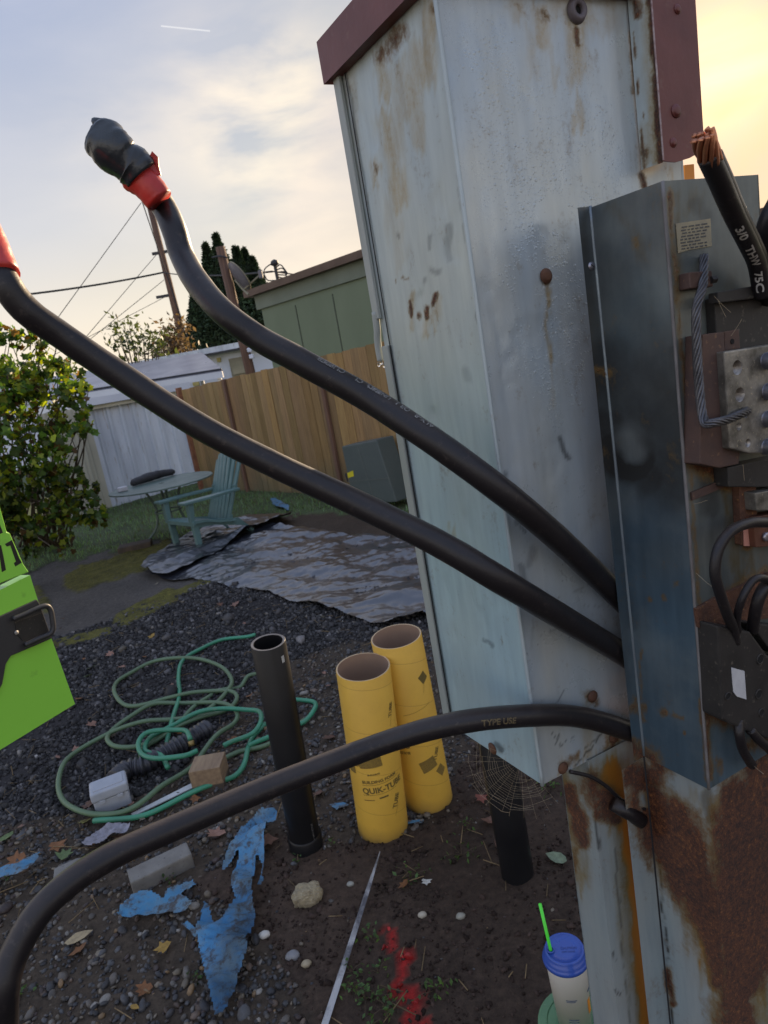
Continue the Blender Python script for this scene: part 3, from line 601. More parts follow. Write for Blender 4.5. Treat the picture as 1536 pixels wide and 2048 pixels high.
# arborvitae row
for k, (px0, py0, dist, wid) in enumerate([(410, 486, 29.5, 1.05), (430, 466, 31, 1.15), (470, 492, 30, 1.05), (487, 496, 31, 1.05), (502, 512, 30, 1.1), (386, 560, 29.5, 1.0)]):
    tp = azd(px0, py0, dist); bx, by = tp[0], tp[1]; hgt = tp[2]
    t = thing('conifer', ['narrow dark conifer, left spire of the row beside the service pole', 'tallest dark conifer spire of the row', 'dark conifer spire just right of the service pole', 'dark conifer spire, second from the right', 'dark conifer at the right end of the row', 'short broad shoulder conifer at the left end of the row'][k], 'tree', (bx, by, 0), 'conifers behind the white home')
    MB().tube([(bx, by, 0), (bx, by, hgt*.9)], [.14, .02], 8).obj('trunk', MAT['bark'], t)
    n = 15000; hh = 1-rng.uniform(0, 1, n)**1.15*.97; rad = wid*np.clip((1-hh)*2.3, 0, 1)**1.1*(.62+.38*rng.uniform(0, 1, n)**.4); a = rng.uniform(0, 6.28, n)
    rad *= (.86+.28*fbm(a*3, hh*14, k*7+3))
    C = np.stack([bx+rad*np.cos(a), by+rad*np.sin(a), hh*hgt-.1], 1)
    cc = np.array([.022, .042, .018])*rng.uniform(.4, 1.6, (n, 1))*(.5+fbm(a*2.5, hh*9, k)[:, None])
    leafinst('crown', C, rng.uniform(.09, .19, n), cc, MAT['needles'], t, elong=1.2)
# slender leafy saplings far left of pole
def sapling(name, label, base, tops, lsize, ccol, dist, nleaf=14, spread=.28, grp=None):
    b = azd(*base, dist); t = thing(name, label, 'tree', (b[0], b[1], 0), grp)
    mb = MB(); C = []
    for (x, y) in tops:
        e = azd(x, y, dist+rng.uniform(-.6, .6)); midp = np.array([b[0]*.6+e[0]*.4, b[1], e[2]*.55]); pts = spline([(b[0], b[1], 0), midp, e], 7); mb.tube(pts, np.linspace(.05, .008, len(pts)), 5)
        for _ in range(nleaf): C.append(e+rng.normal(size=3)*np.array([spread, spread, spread*.75])-[0, 0, spread*.4])
    mb.obj('trunk', MAT['bark'], t); C = np.array(C); n = len(C)
    leafinst('crown', C, rng.uniform(.7, 1.2, n)*lsize, np.array(ccol)*rng.uniform(.6, 1.5, (n, 1)), MAT['leaf'], t, elong=1.2)
sapling('leafy_tree', 'sparse open leafy tree against the sky above the white roof', (270, 735), [(232, 655), (245, 642), (258, 648), (226, 672), (262, 670), (240, 685), (275, 690), (285, 668), (300, 662), (308, 680), (318, 672), (290, 700), (322, 690), (250, 705)], .15, (.045, .06, .03), 20, 26, .23)
sapling('reddish_tree', 'small dense reddish tree just left of the utility pole foot', (348, 715), [(340, 655), (350, 650), (335, 672), (356, 668), (345, 685), (328, 690), (360, 690), (350, 700), (336, 702), (325, 705), (366, 700)], .16, (.10, .065, .045), 24, 70, .22)

# --- vine covered bush at the left
BD = 6.6
blobs = [(40, 715, 55, .0), (95, 752, 55, .1), (130, 800, 50, .1), (60, 830, 75, -.2), (20, 900, 75, -.2), (95, 905, 55, .0), (150, 850, 28, .1), (165, 765, 16, .1), (50, 985, 80, -.2), (130, 1000, 50, .0), (185, 1030, 28, -.2), (95, 1060, 60, -.3), (5, 770, 60, 0), (-80, 800, 100, .2), (-90, 950, 120, .0), (150, 965, 22, .1), (180, 985, 18, 0), (70, 690, 22, 0), (15, 675, 20, 0), (-40, 1040, 80, -.2), (125, 740, 22, 0)]
bb = G(70, 1110); t = thing('vine_bush', 'sunlit yellow green vine bush sprawling at the left edge in front of the shed', 'bush', (bb[0], bb[1], 0))
Cs = []; cc = []
for (x, y, r, dd) in blobs:
    dist = BD+dd; c = azd(x, y, dist); R_ = r/F_PX*dist*1.03; n = int(150*(r/50)**2)+20
    v = rng.normal(size=(n, 3)); v /= np.linalg.norm(v, axis=1)[:, None]
    nc = 12; dc = rng.normal(size=(nc, 3)); dc /= np.linalg.norm(dc, axis=1)[:, None]; dc *= R_*rng.uniform(.35, 1.18, (nc, 1)); wh = rng.integers(0, nc, n)
    v = dc[wh]*np.array([1, .8, 1]) + v*R_*.36*rng.uniform(.2, 1.1, (n, 1))
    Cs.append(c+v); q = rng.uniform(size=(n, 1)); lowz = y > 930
    base = np.where(q < .5, np.array([[.10, .19, .035]]), np.where(q < .78, np.array([[.30, .36, .03]]), np.where(q < .9, np.array([[.07, .11, .035]]), np.array([[.16, .09, .03]]))))  # bright yellow share puts sunlit highlights into the leaf colour
    cc.append(base*rng.uniform(.25, 1.35, (n, 1))*(.6 if lowz else .95)*(.5+fbm(v[:, 0]*4+x, v[:, 2]*4, 9)[:, None]))  # dark leaves put shadows into the colour; lower leaves are darker
Cs = np.vstack(Cs); cc = np.vstack(cc); k = Cs[:, 2] > .03; Cs, cc = Cs[k], cc[k]
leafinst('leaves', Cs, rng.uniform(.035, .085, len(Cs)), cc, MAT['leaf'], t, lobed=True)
mb = MB()
for (x, y, r, dd) in blobs:
    for _ in range(3):
        e = azd(x+rng.uniform(-r, r)*.9, y+rng.uniform(-r, r)*.9, BD+dd); s_ = G(60+rng.uniform(-60, 90), 1095); mid_ = (e+s_)/2+np.array([rng.uniform(-.3, .3), rng.uniform(-.2, .2), .25]); pts = spline([s_, mid_, e], 8); mb.tube(pts, np.linspace(.012, .003, len(pts)), 5)
for (x0, y0, x1, y1) in ((75, 740, 78, 655), (100, 735, 112, 672), (112, 672, 130, 700), (60, 700, 52, 655), (130, 760, 140, 700)):
    mb.tube(spline([azd(x0, y0, BD), azd((x0+x1)/2+5, (y0+y1)/2, BD), azd(x1, y1, BD)], 6), .005, 5)
mb.obj('stems', simple('stem', (.08, .055, .03), rough=.8), t)
# ============================================================ FOREGROUND: METER PEDESTAL
rustmat('cabinet_metal', (.42, .50, .52), (.33, .40, .43), rough=.40, metal=.15)
rustmat('cabinet_wet', (.43, .49, .51), (.36, .415, .44), rough=.30, metal=.3, droplets=True)
rustmat('panel_metal', (.09, .106, .112), (.064, .078, .084), rough=.38, metal=.3)
rustmat('post_metal', (.30, .35, .365), (.24, .29, .31), rough=.42, metal=.2)
simple('maroon', (.15, .034, .028), (.10, .026, .024), rough=.45, ns=14, bs=.25, fleck=(.14, .05, .04))
simple('bolt_rust', (.075, .035, .022), (.13, .06, .03), rough=.85, ns=90, bs=.6, bd=.0008)
m, nt, b, o = newmat('black_rubber'); co = objco(nt); f = noise(nt, co, 60, 6); f3 = noise(nt, co, 22, 7, .65); col = mixc(nt, f, (.009, .008, .010), (.016, .014, .015))
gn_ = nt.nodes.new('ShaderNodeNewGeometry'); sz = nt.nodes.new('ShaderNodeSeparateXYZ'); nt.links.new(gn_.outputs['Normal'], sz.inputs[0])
dust_rim = mth(nt, 'MULTIPLY', ramp(nt, mth(nt, 'ADD', sz.outputs[2], mth(nt, 'MULTIPLY', mth(nt, 'SUBTRACT', f3, .5), .9)), [(.5, 0.), (1.05, 1.)]), .65)  # dust on upward faces, its pale tone also standing in for the sunlit rim
col = mixc(nt, dust_rim, col, (.06, .045, .036)); col = mixc(nt, mth(nt, 'MULTIPLY', ramp(nt, noise(nt, objco(nt, (1, 1, 1)), 140, 7, .75), [(.57, 0.), (.70, 1.)]), .6), col, (.065, .052, .045))
nt.links.new(col, b.inputs['Base Color']); nt.links.new(mth(nt, 'MULTIPLY_ADD', f3, .3, .22), b.inputs['Roughness']); b.inputs['Specular IOR Level'].default_value = .15; b.inputs['Coat Weight'].default_value = .45; b.inputs['Coat Roughness'].default_value = .45; bump(nt, b, mth(nt, 'ADD', noise(nt, co, 300, 5), mth(nt, 'MULTIPLY', f3, 1.5)), .35, .0009)
simple('red_tape', (.55, .035, .025), (.36, .02, .018), rough=.42, ns=30, bs=.5, bd=.002, bns=60)
simple('black_tape', (.028, .036, .042), (.016, .02, .026), rough=.3, ns=30, bs=.6, bd=.003, bns=45)
simple('copper', (.55, .24, .13), (.40, .16, .09), rough=.38, ns=60, metal=.8); simple('aluminium', (.14, .14, .15), (.055, .055, .06), rough=.42, metal=.7, ns=70, bs=.5, bd=.001)
simple('lug_metal', (.34, .33, .30), (.10, .095, .08), rough=.5, metal=.7, ns=60, bs=.5, bd=.0008, fleck=(.42, .38, .28)); simple('screw_metal', (.42, .42, .46), (.2, .2, .25), rough=.4, metal=.8, ns=60, bs=.2)
simple('bakelite', (.012, .0115, .0115), (.024, .022, .02), rough=.6, ns=30, bs=.25, bd=.0008, fleck=(.08, .07, .055)); simple('brown_steel', (.085, .045, .032), (.05, .032, .03), rough=.7, ns=30, bs=.4, bd=.001, fleck=(.16, .09, .05))
simple('old_paper', (.36, .31, .19), (.27, .24, .17), rough=.8, ns=60, bs=.1, bd=.0005); simple('ink_dark', (.03, .03, .03), rough=.8, bs=0); simple('hole_black', (.004, .004, .004), rough=.9, bs=0)
simple('white_sticker', (.50, .51, .52), (.42, .43, .45), rough=.6, ns=90, bs=.4, bd=.0008); simple('pink_tag', (.55, .26, .20), rough=.7, ns=40); simple('orange_paint', (.75, .27, .02), rough=.5, ns=20)
simple('ink_white', (.55, .55, .52), (.34, .34, .33), rough=.7, ns=260, bs=0); simple('ink_faint', (.26, .26, .25), (.05, .05, .05), rough=.7, ns=420, bs=0); simple('ink_ochre', (.16, .12, .05), (.05, .04, .03), rough=.7, ns=420, bs=0)
simple('rust_solid', (.14, .06, .03), (.06, .028, .018), rough=.9, ns=45, bs=.8, bd=.002, fleck=(.30, .15, .05))

B = P(1085, 1570, .75); A = G(895, 1445, B[2]); C = G(1255, 1480, B[2])
uA = (A-B)[:2]/np.linalg.norm((A-B)[:2]); uC = (C-B)[:2]/np.linalg.norm((C-B)[:2])
nL = np.array([-uA[1], uA[0], 0.]); nL = nL if nL[:2]@(-B[:2]) > 0 else -nL          # left face outward
nR = np.array([-uC[1], uC[0], 0.]); nR = nR if nR[:2]@(-B[:2]) > 0 else -nR          # right face outward
u3A = np.array([*uA, 0]); u3C = np.array([*uC, 0]); up = np.array([0, 0, 1.])
Cr = isect(1368, 350, B, uC); Z0 = B[2]; Z1 = B[2]+.80
Ae = np.array([*(B[:2]+uA*np.linalg.norm((A-B)[:2])), Z0]); Ce = np.array([Cr[0], Cr[1], Z0])
def onp(x, y, q, u, nrm, off=0.): return isect(x, y, np.asarray(q)+nrm*off, u)
def paint(Q, RL, GL_, BL): 
    x, y = topx(Q); xx = x+(fbm(x*.06, y*.03, 7)-.5)*14; yy = y+(fbm(x*.06, y*.03, 17)-.5)*14
    return np.stack([caps(xx, yy, RL, .75), caps(xx+(fbm(x*.11, y*.012, 27)-.5)*26, yy+(fbm(x*.16, 0*y, 37)-.5)*60, GL_, .55), caps(xx, yy, BL)], -1)
def sheet(name, q, u3, Lw, z0, z1, mat, parent, RL=(), GLs=(), BL=(), res=.0028, wet=None, tintf=None, bend=None, z0f=None, flip=False, dent=None, nrm=None):
    nu = max(2, int(Lw/res)); nz = max(2, int((z1-z0)/res)); s = np.linspace(0, Lw, nu); z = np.linspace(z0, z1, nz); S, Z = np.meshgrid(s, z)
    Q = np.asarray(q)[None, None]+S[..., None]*u3; Q[..., 2] = Z
    if z0f is not None: Q[..., 2] = np.maximum(Z, z0f(S))
    pm = paint(Q, RL, GLs, BL); x, y = topx(Q)
    if dent is not None: Q = Q + nrm*dent(S, Z, x, y)[..., None]
    at = {'mask': pm.reshape(-1, 3), 'tint': (np.ones((nu*nz, 3)) if tintf is None else tintf(x, y).reshape(-1, 3))}
    if wet is not None: wv = wet(x, y).reshape(-1, 1); at['wet'] = np.repeat(wv, 3, 1)
    ix = np.arange(nu*nz).reshape(nz, nu); Fq = np.stack([ix[:-1, :-1], ix[:-1, 1:], ix[1:, 1:], ix[1:, :-1]], -1).reshape(-1, 4)
    if flip: Fq = Fq[:, ::-1]
    return mk(name, Q.reshape(-1, 3), Fq, mat, parent, True, attrs=at)
def dents(S, Z, s):
    e = np.clip(S/.02, 0, 1)*np.clip((S.max()-S)/.02, 0, 1)*np.clip((Z-Z.min())/.02, 0, 1)
    return -e*(.0022*fbm(S*9, Z*5, s)+.0012*np.clip(fbm(S*30, Z*22, s+3)-.6, 0, 1)*4)
cab = thing('meter_cabinet', 'tall galvanised meter cabinet with rust runs and maroon lid filling the centre', 'electrical cabinet', ((B+Ae)[0]/2, (B+Ae)[1]/2, Z0))
LW = np.linalg.norm((Ae-B)[:2]); RW = np.linalg.norm((Ce-B)[:2])
mL_R = [(818, 600, 822, 632, 5, .62), (838, 628, 838, 634, 6, .62), (850, 612, 853, 635, 6, .64), (863, 605, 870, 588, 6, .62), (790, 560, 792, 566, 4, .45), (806, 556, 812, 560, 5, .42), (748, 330, 751, 345, 5, .45), (1005, 1270, 1005, 1290, 4, .3), (760, 112, 800, 60, 22, .5), (870, 22, 885, 10, 14, .5)]
mL_G = [(866, 20, 850, 160, 20, .8), (835, 110, 820, 230, 24, .7), (770, 240, 800, 400, 20, .75), (800, 120, 790, 330, 16, .55), (830, 180, 838, 300, 14, .55), (765, 130, 770, 190, 18, .8), (750, 320, 752, 370, 6, .6), (820, 600, 824, 670, 6, .6), (852, 620, 856, 672, 6, .6), (868, 600, 868, 650, 6, .5), (780, 400, 800, 520, 16, .3), (700, 140, 720, 400, 8, .25), (900, 1060, 905, 1090, 5, .5)]
mL_B = [(988, 760, 1040, 1160, 2.2, .7), (925, 450, 985, 760, 1.6, .3), (884, 30, 925, 440, 1.4, .2), (955, 625, 957, 640, 6, .6), (895, 450, 897, 520, 7, .28), (860, 470, 855, 500, 5, .35), (976, 985, 1000, 1000, 4, .5), (964, 1280, 985, 1290, 4, .5), (928, 1095, 945, 1105, 3, .5), (865, 540, 875, 545, 7, .4), (985, 1425, 1030, 1450, 6, .4), (1030, 1120, 1036, 1150, 8, .4), (930, 740, 934, 760, 8, .25), (850, 560, 848, 566, 5, .4), (1000, 1500, 990, 1490, 7, .7), (790, 470, 793, 475, 4, .5)]
def tintL(x, y):
    k = np.clip((y-650)/500, 0, 1)[..., None]; a = fbm(x*.013, y*.004, 91)[..., None]
    return (1-k)*np.array([1.0, .98, .93])+k*np.array([.93, 1.05, 1.05]) + (a-.5)*np.array([-.12, .0, .16])
sheet('left_side', B+u3A*0, u3A, LW, Z0, Z1, MAT['cabinet_metal'], cab, mL_R, mL_G, mL_B, tintf=tintL, flip=True, nrm=nL, dent=lambda S, Z, x, y: dents(S, Z, 3))
mR_R = [(1152, 55, 1157, 90, 9, .6), (1097, 556, 1097, 560, 11, .6), (1180, 1392, 1190, 1405, 13, .55), (1228, 1475, 1222, 1500, 16, .55), (1125, 1535, 1150, 1515, 12, .5), (1262, 60, 1268, 180, 7, .45), (1088, 20, 1090, 40, 8, .4), (1283, 350, 1290, 372, 8, .6)]
mR_G = [(1152, 10, 1156, 150, 24, .8), (1085, 0, 1088, 70, 16, .75), (1030, 0, 1040, 30, 18, .5), (1120, 0, 1180, 30, 40, .6), (1215, 0, 1218, 60, 16, .5), (1096, 560, 1106, 720, 6, .8), (1104, 720, 1106, 800, 5, .4), (1180, 1400, 1176, 1500, 10, .4), (1228, 1480, 1200, 1540, 18, .5), (1100, 1560, 1250, 1480, 10, .7), (1156, 90, 1160, 260, 6, .6), (1100, 80, 1112, 160, 9, .4), (1340, 350, 1345, 372, 7, .7), (1060, 50, 1070, 140, 10, .3)]
mR_B = [(1120, 878, 1137, 915, 7, .85), (1036, 1040, 1052, 1065, 5, .6), (1030, 1050, 1046, 1040, 4, .6), (1043, 1130, 1048, 1165, 8, .5), (1068, 1100, 1060, 1130, 10, .35), (1010, 945, 1018, 1000, 4, .6), (1120, 1470, 1110, 1490, 1.6, .7), (1090, 1440, 1120, 1495, 1.4, .7), (1120, 1495, 1150, 1470, 1.4, .7), (1150, 1535, 1215, 1460, 1.6, .75), (1170, 1500, 1230, 1450, 1.6, .6), (1100, 1420, 1130, 1380, 1.4, .6), (1120, 1200, 1200, 1160, 1.3, .4), (1160, 1210, 1250, 1215, 1.3, .35), (1150, 1180, 1180, 1190, 1.3, .35), (1080, 1270, 1120, 1262, 1.4, .4), (1070, 1240, 1064, 1300, 3, .2)]
def wetf(x, y): return np.clip(caps(x, y, [(1000, 120, 1120, 560, 120, 1), (1060, 500, 1130, 760, 95, 1), (1160, 300, 1230, 420, 90, .9), (1000, 700, 1090, 820, 60, .6), (1140, 120, 1220, 330, 60, .8)])*(fbm(x*.02, y*.012, 33) > .36), 0, 1)
def tintR(x, y):
    a = fbm(x*.02, y*.006, 92)[..., None]; r = np.clip((x-1090-(y-500)*.1)/120, 0, 1)[..., None]*np.clip((y-480)/200, 0, 1)[..., None]
    return np.array([1.0, 1.0, 1.0])+(a-.5)*np.array([-.22, -.05, .18])+r*np.array([-.10, -.10, .04])
sheet('right_side', B, u3C, RW, Z0, Z1, MAT['cabinet_wet'], cab, mR_R, mR_G, mR_B, wet=wetf, tintf=tintR, nrm=nR, dent=lambda S, Z, x, y: dents(S, Z, 8))
# back and floor of the cabinet
MB().prism([B+u3A*LW, B+u3A*LW+u3C*RW, B+u3A*LW+u3C*RW+up*(Z1-Z0), B+u3A*LW+up*(Z1-Z0)], u3A, -.001, -.003).prism([B+u3C*RW, B+u3A*LW+u3C*RW, B+u3A*LW+u3C*RW+up*(Z1-Z0), B+u3C*RW+up*(Z1-Z0)], u3C, -.001, -.003).obj('back_sides', MAT['cabinet_metal'], cab)
MB().prism([B+up*.004-u3A*-.003+u3C*.003, B+u3C*(RW-.004)+up*.004, B+u3C*(RW-.004)+u3A*(LW-.004)+up*.004, B+u3A*(LW-.004)+up*.004], up, 0, .002).obj('floor_plate', MAT['cabinet_metal'], cab)
# rolled front corner, seam, left-hand flange strips
corner = [B+nL*.0006+nR*.0006+up*z for z in np.linspace(0, Z1-Z0, 60)]
MB().tube(corner, .0021, 8).obj('folded_corner', MAT['cabinet_metal'], cab, smooth=True)
MB().prism([B+u3A*.010+up*.0, B+u3A*.0115+up*.0, B+u3A*.0115+up*.79, B+u3A*.010+up*.79], nL, .0, .0006)
def stripL(name, y0, y1, s0, s1, off, mat):
    z0 = isect(888-(1445-y0)*.168, y0, Ae, uA)[2]; z1 = isect(888-(1445-y1)*.168, y1, Ae, uA)[2]
    MB().prism([Ae-u3A*s0+up*(z0-Z0), Ae-u3A*s1+up*(z0-Z0), Ae-u3A*s1+up*(z1-Z0), Ae-u3A*s0+up*(z1-Z0)], nL, .0008, off).bevel(.0008, 1).obj(name, mat, cab)
simple('strip_grey', (.33, .36, .34), (.27, .30, .27), rough=.5, ns=30, stretch=(1, 1, .2), bs=.15); simple('seam_dark', (.02, .02, .022), rough=.9, bs=0)
stripL('door_flange', 1430, 694, -.002, .0125, .004, MAT['strip_grey'])
stripL('seam', 1432, 150, .0127, .0150, .0012, MAT['seam_dark'])
stripL('upper_flange', 640, 150, -.007, .0065, .0055, MAT['strip_grey'])
hp = [Ae+nL*.004+u3A*a+up*(isect(x, y, Ae, uA)[2]-Z0) for a, x, y in ((.002, 750, 625), (.004, 752, 660), (.007, 757, 680), (.0085, 758, 700), (.008, 761, 722))]
MB().tube(spline(hp, 6), .0042, 8).obj('hinge_pin', MAT['strip_grey'], cab, smooth=True)
for k, (dx, dz) in enumerate([(0, 0), (.003, -.004), (-.003, -.002)]):
    V, Fc = lathe([(.0002, -.003), (.0018, -.001), (.0014, .002), (.0002, .003)], hp[-1]+np.array([dx, 0, dz-.002]), 10); 
    if k == 0: wm, wnt, wb, wo = newmat('water'); wb.inputs['Base Color'].default_value = (1, 1, 1, 1); wb.inputs['Roughness'].default_value = .02; wb.inputs['Transmission Weight'].default_value = 1.; wb.inputs['IOR'].default_value = 1.33
    mk('water_drop', V, Fc, MAT['water'], cab, True)
# lid
lo = -.014; lid = [B-u3A*.012-u3C*.012, Ae+u3A*.016-u3C*.012, Ae+u3A*.016+u3C*(RW+.012), Ce+u3C*.012-u3A*.012]
zl = isect(662, 154, Ae+u3A*.016-u3C*.012, uA)[2]-Z0
top_ = []
mb = MB(); Lp = np.array([p+up*zl for p in lid]); hh = np.array([.040, .042, .046, .046]); Vt = Lp+up*hh[:, None]; cen = Vt.mean(0)+up*.02
mb.add(np.vstack([Lp, Vt, cen[None], Lp+((Lp.mean(0)-Lp)*.02)]), [(0, 1, 5, 4), (1, 2, 6, 5), (2, 3, 7, 6), (3, 0, 4, 7), (4, 5, 8), (5, 6, 8), (6, 7, 8), (7, 4, 8), (0, 3, 2, 1)]); mb.obj('lid', MAT['maroon'], cab)
# maroon channel on the right side
q0 = onp(1283, 340, B, uC, nR, .001); s0 = (q0-B)@u3C; zc = q0[2]-Z0; qr = onp(1400, 300, B, uC, nR, .02); s1 = (onp(1326, 326, B, uC, nR, .024)-B)@u3C; s2 = (qr-B)@u3C
cp = lambda s, z, off: B+u3C*s+up*z+nR*off
Zt = Z1-Z0+.0
Q = cp(s0, zc, .001); wv = cp(s1, zc, .024)-Q; dpt = np.linalg.norm(wv)
sheet('channel_side', np.array([*Q[:2], Z0+zc]), wv/dpt, dpt, Z0+zc, Z1+.03, MAT['cabinet_metal'], cab, [(1300, 0, 1312, 150, 9, .75), (1310, 150, 1322, 330, 9, .75), (1290, 300, 1290, 335, 8, .5), (1270, 0, 1275, 30, 10, .6), (1268, 60, 1290, 330, 2.5, .6)], [(1300, 0, 1320, 330, 22, .8), (1300, 250, 1295, 330, 20, .6)], [])
rag = [cp(s1, zc+.001, .0245)] + [cp(s1+(s2-s1)*k, zc+dz, .0245) for k, dz in ((.3, -.0005), (.65, .003), (.8, .006), (.95, .012), (1.02, .024))] + [cp(s2+.002, Zt+.03, .0245), cp(s1, Zt+.03, .0245)]
MB().prism(rag, nR, -.0015, 0).obj('channel_face', MAT['maroon'], cab)
MB().prism([cp(s2+.002, zc+.02, .0235), cp(s2+.001, zc+.02, .0235), cp(s2+.001, Zt+.03, .0235), cp(s2+.002, Zt+.03, .0235)], nR, 0, -.02).obj('channel_return', MAT['maroon'], cab)
MB().tube([cp(s1, zc+.002, .0247), cp(s1, Zt+.02, .0247)], .0009, 6).obj('edge_highlight', simple('highlight_pale', (.42, .36, .36), (.2, .1, .1), rough=.4, ns=200), cab)  # pale rod added to draw the highlight along the channel ridge
def bolt(x, y, q, u, nrm, r, parent, off=.0, mat=None, name='bolt', h=None, slot=False):
    c = onp(x, y, q, u, nrm, off); h = h or r*.5
    o = mk(name, *lathe([(r*1.35, 0), (r*1.35, h*.25), (r, h*.3), (r*.92, h*.85), (r*.6, h), (r*.02, h*1.05)], c, 18, nrm), mat or MAT['bolt_rust'], parent, True)
    if slot:
        t_ = np.cross(nrm, up); MB().box(c+nrm*h*1.04, (r*1.5, r*.22, h*.2), R=np.array([t_*.8+up*.6, np.cross(nrm, t_*.8+up*.6), nrm]).T).obj('slot', MAT['hole_black'], o)
    return o
for (x, y, r) in ((1355, 18, .0035), (1352, 222, .005), (1347, 285, .0035)): bolt(x, y, B, uC, nR, r, cab, .0247, MAT['maroon'])
for (x, y, r) in ((1092, 552, .0055), (1185, 1393, .0052), (1228, 1474, .0055), (1126, 1536, .0052)): bolt(x, y, B, uC, nR, r, cab)
bolt(985, 1497, B, uA, nL, .0055, cab)
c = onp(1153, 22, B, uC, nR, 0); V, Fc = lathe([(.0045, .0), (.0045, .004), (.009, .005), (.0105, .002), (.0115, 0)], c, 22, nR, False, False); mk('grommet', V, Fc, simple('grommet_grey', (.13, .11, .12), rough=.6, ns=80), cab, True)
mk('grommet_hole', *lathe([(.0044, .0005), (.0044, .001)], c, 16, nR), MAT['hole_black'], cab)
p0 = onp(1371, 345, B+u3C*.0, uC, nR, -.004)
o = MB().prism([onp(1369, 330, B, uC, nR, -.01), onp(1388, 328, B, uC, nR, -.01), onp(1390, 372, B, uC, nR, -.01), onp(1369, 374, B, uC, nR, -.01)], nR, -.004, 0).obj('orange_marker', MAT['orange_paint']); setp(o, 'small bright orange tab sticking out behind the cabinet beside the maroon channel', 'marker')

# ---------------- open panel (hat shaped steel front) and its lower cover
D = P(1325, 362, .575)
E_ = onp(1180, 412, D, uA, nL); Fl = isect(1155, 415, E_, uC); Rr_ = isect(1517, 355, D, uC)
SW = np.linalg.norm((E_-D)[:2]); FW = np.linalg.norm((Rr_-D)[:2]); FLW = np.linalg.norm((Fl-E_)[:2]); ZT = D[2]; ZB = onp(1421, 1577, D, uC, nR)[2]
u3S = u3A
pan = thing('open_meter_panel', 'scorched blue grey steel panel bolted to the cabinet, topmost of two stacked covers', 'electrical panel', (D[0], D[1], ZB))
ps_R = [(1338, 380, 1352, 620, 7, .5), (1352, 620, 1378, 900, 9, .52), (1378, 900, 1392, 1200, 5, .45), (1180, 405, 1300, 365, 5, .45), (1352, 1165, 1352, 1168, 7, .55), (1303, 1196, 1304, 1200, 6, .52), (1327, 1193, 1329, 1197, 6, .55), (1325, 1420, 1328, 1424, 10, .5), (1345, 1432, 1365, 1434, 6, .42), (1265, 1420, 1285, 1415, 12, .55), (1265, 1500, 1300, 1520, 24, .7), (1270, 1395, 1285, 1440, 6, .5), (1366, 1460, 1367, 1466, 4, .6), (1195, 740, 1215, 745, 10, .5), (1270, 480, 1275, 490, 8, .42), (1280, 1300, 1283, 1400, 4, .45), (1300, 1530, 1400, 1575, 6, .35), (1405, 1400, 1415, 1560, 9, .6)]
ps_G = [(1220, 420, 1245, 440, 14, .4), (1268, 460, 1276, 495, 14, .5), (1330, 400, 1345, 500, 12, .5), (1165, 430, 1190, 800, 12, .25)]
ps_B = [(1200, 560, 1330, 740, 80, .45), (1220, 740, 1370, 860, 95, .75), (1225, 880, 1350, 960, 80, .8), (1246, 900, 1260, 915, 64, 1.5), (1215, 850, 1300, 960, 50, .9), (1167, 480, 1240, 1100, 18, .5), (1240, 1100, 1260, 1250, 14, .35), (1350, 700, 1390, 1000, 26, .6), (1252, 880, 1268, 905, 34, -.7)]  # soot, plus a dark ring and pale centre painted to shade the dent
def tintS(x, y):
    k = np.clip((y-900)/260, 0, 1)[..., None]; a = fbm(x*.012, y*.008, 95)[..., None]; b_ = caps(x, y, [(1300, 600, 1260, 640, 70, .8)])[..., None]
    return (1-k)*np.array([1, 1.02, 1.02])+k*np.array([.92, 1.22, 1.48])+(a-.5)*np.array([-.2, .05, .3])+b_*np.array([-.1, .1, .2])+caps(x, y, [(1250, 875, 1268, 905, 34, 1)], .7)[..., None]*np.array([.9, .8, .7])  # last term paints the dent's lighter centre into the tint
def zt(S): return ZT
HZp = dict(tintf=tintS)
sheet('side_wall', np.array([*D[:2], ZB]), u3A, SW, ZB, ZT, MAT['panel_metal'], pan, ps_R, ps_G, ps_B, flip=True, dent=lambda S, Z, x, y: -.002*caps(x, y, [(1252, 900, 1256, 920, 62, 1)], .8)+.003*caps(x, y, [(1258, 890, 1260, 910, 36, 1)], .8), nrm=nL, **HZp)
sheet('flange', np.array([*Fl[:2], ZB]), u3C, FLW, ZB, ZT+.001, MAT['panel_metal'], pan, ps_R, ps_G, ps_B+[(1165, 415, 1260, 1400, 10, .35)], **HZp)
pf_R = [(1338, 380, 1372, 800, 7, .5), (1400, 700, 1420, 930, 24, .55), (1372, 800, 1400, 1240, 6, .45), (1395, 930, 1460, 960, 24, .7), (1440, 950, 1505, 1000, 22, .6), (1425, 600, 1432, 660, 7, .62), (1400, 1235, 1536, 1150, 22, .75), (1410, 1430, 1470, 1440, 24, .65), (1480, 950, 1495, 1090, 9, .75), (1436, 1520, 1440, 1545, 8, .5), (1415, 1400, 1420, 1560, 8, .62), (1500, 1490, 1536, 1480, 20, .55)]
pf_G = [(1350, 380, 1360, 600, 10, .6), (1390, 400, 1380, 420, 18, .4), (1440, 600, 1445, 640, 10, .5), (1450, 960, 1475, 1140, 10, .9), (1470, 1000, 1480, 1180, 9, .8), (1495, 1090, 1500, 1150, 8, .7), (1480, 1450, 1500, 1480, 9, .9), (1420, 1440, 1425, 1570, 7, .7), (1460, 560, 1465, 580, 12, .3), (1350, 520, 1352, 620, 10, .3)]
pf_B = [(1395, 760, 1420, 1020, 26, .8), (1400, 980, 1440, 1050, 22, .5), (1410, 985, 1450, 975, 8, .8), (1430, 1075, 1440, 1180, 22, .45), (1480, 1040, 1478, 1060, 8, .6), (1390, 410, 1410, 430, 16, .35)]
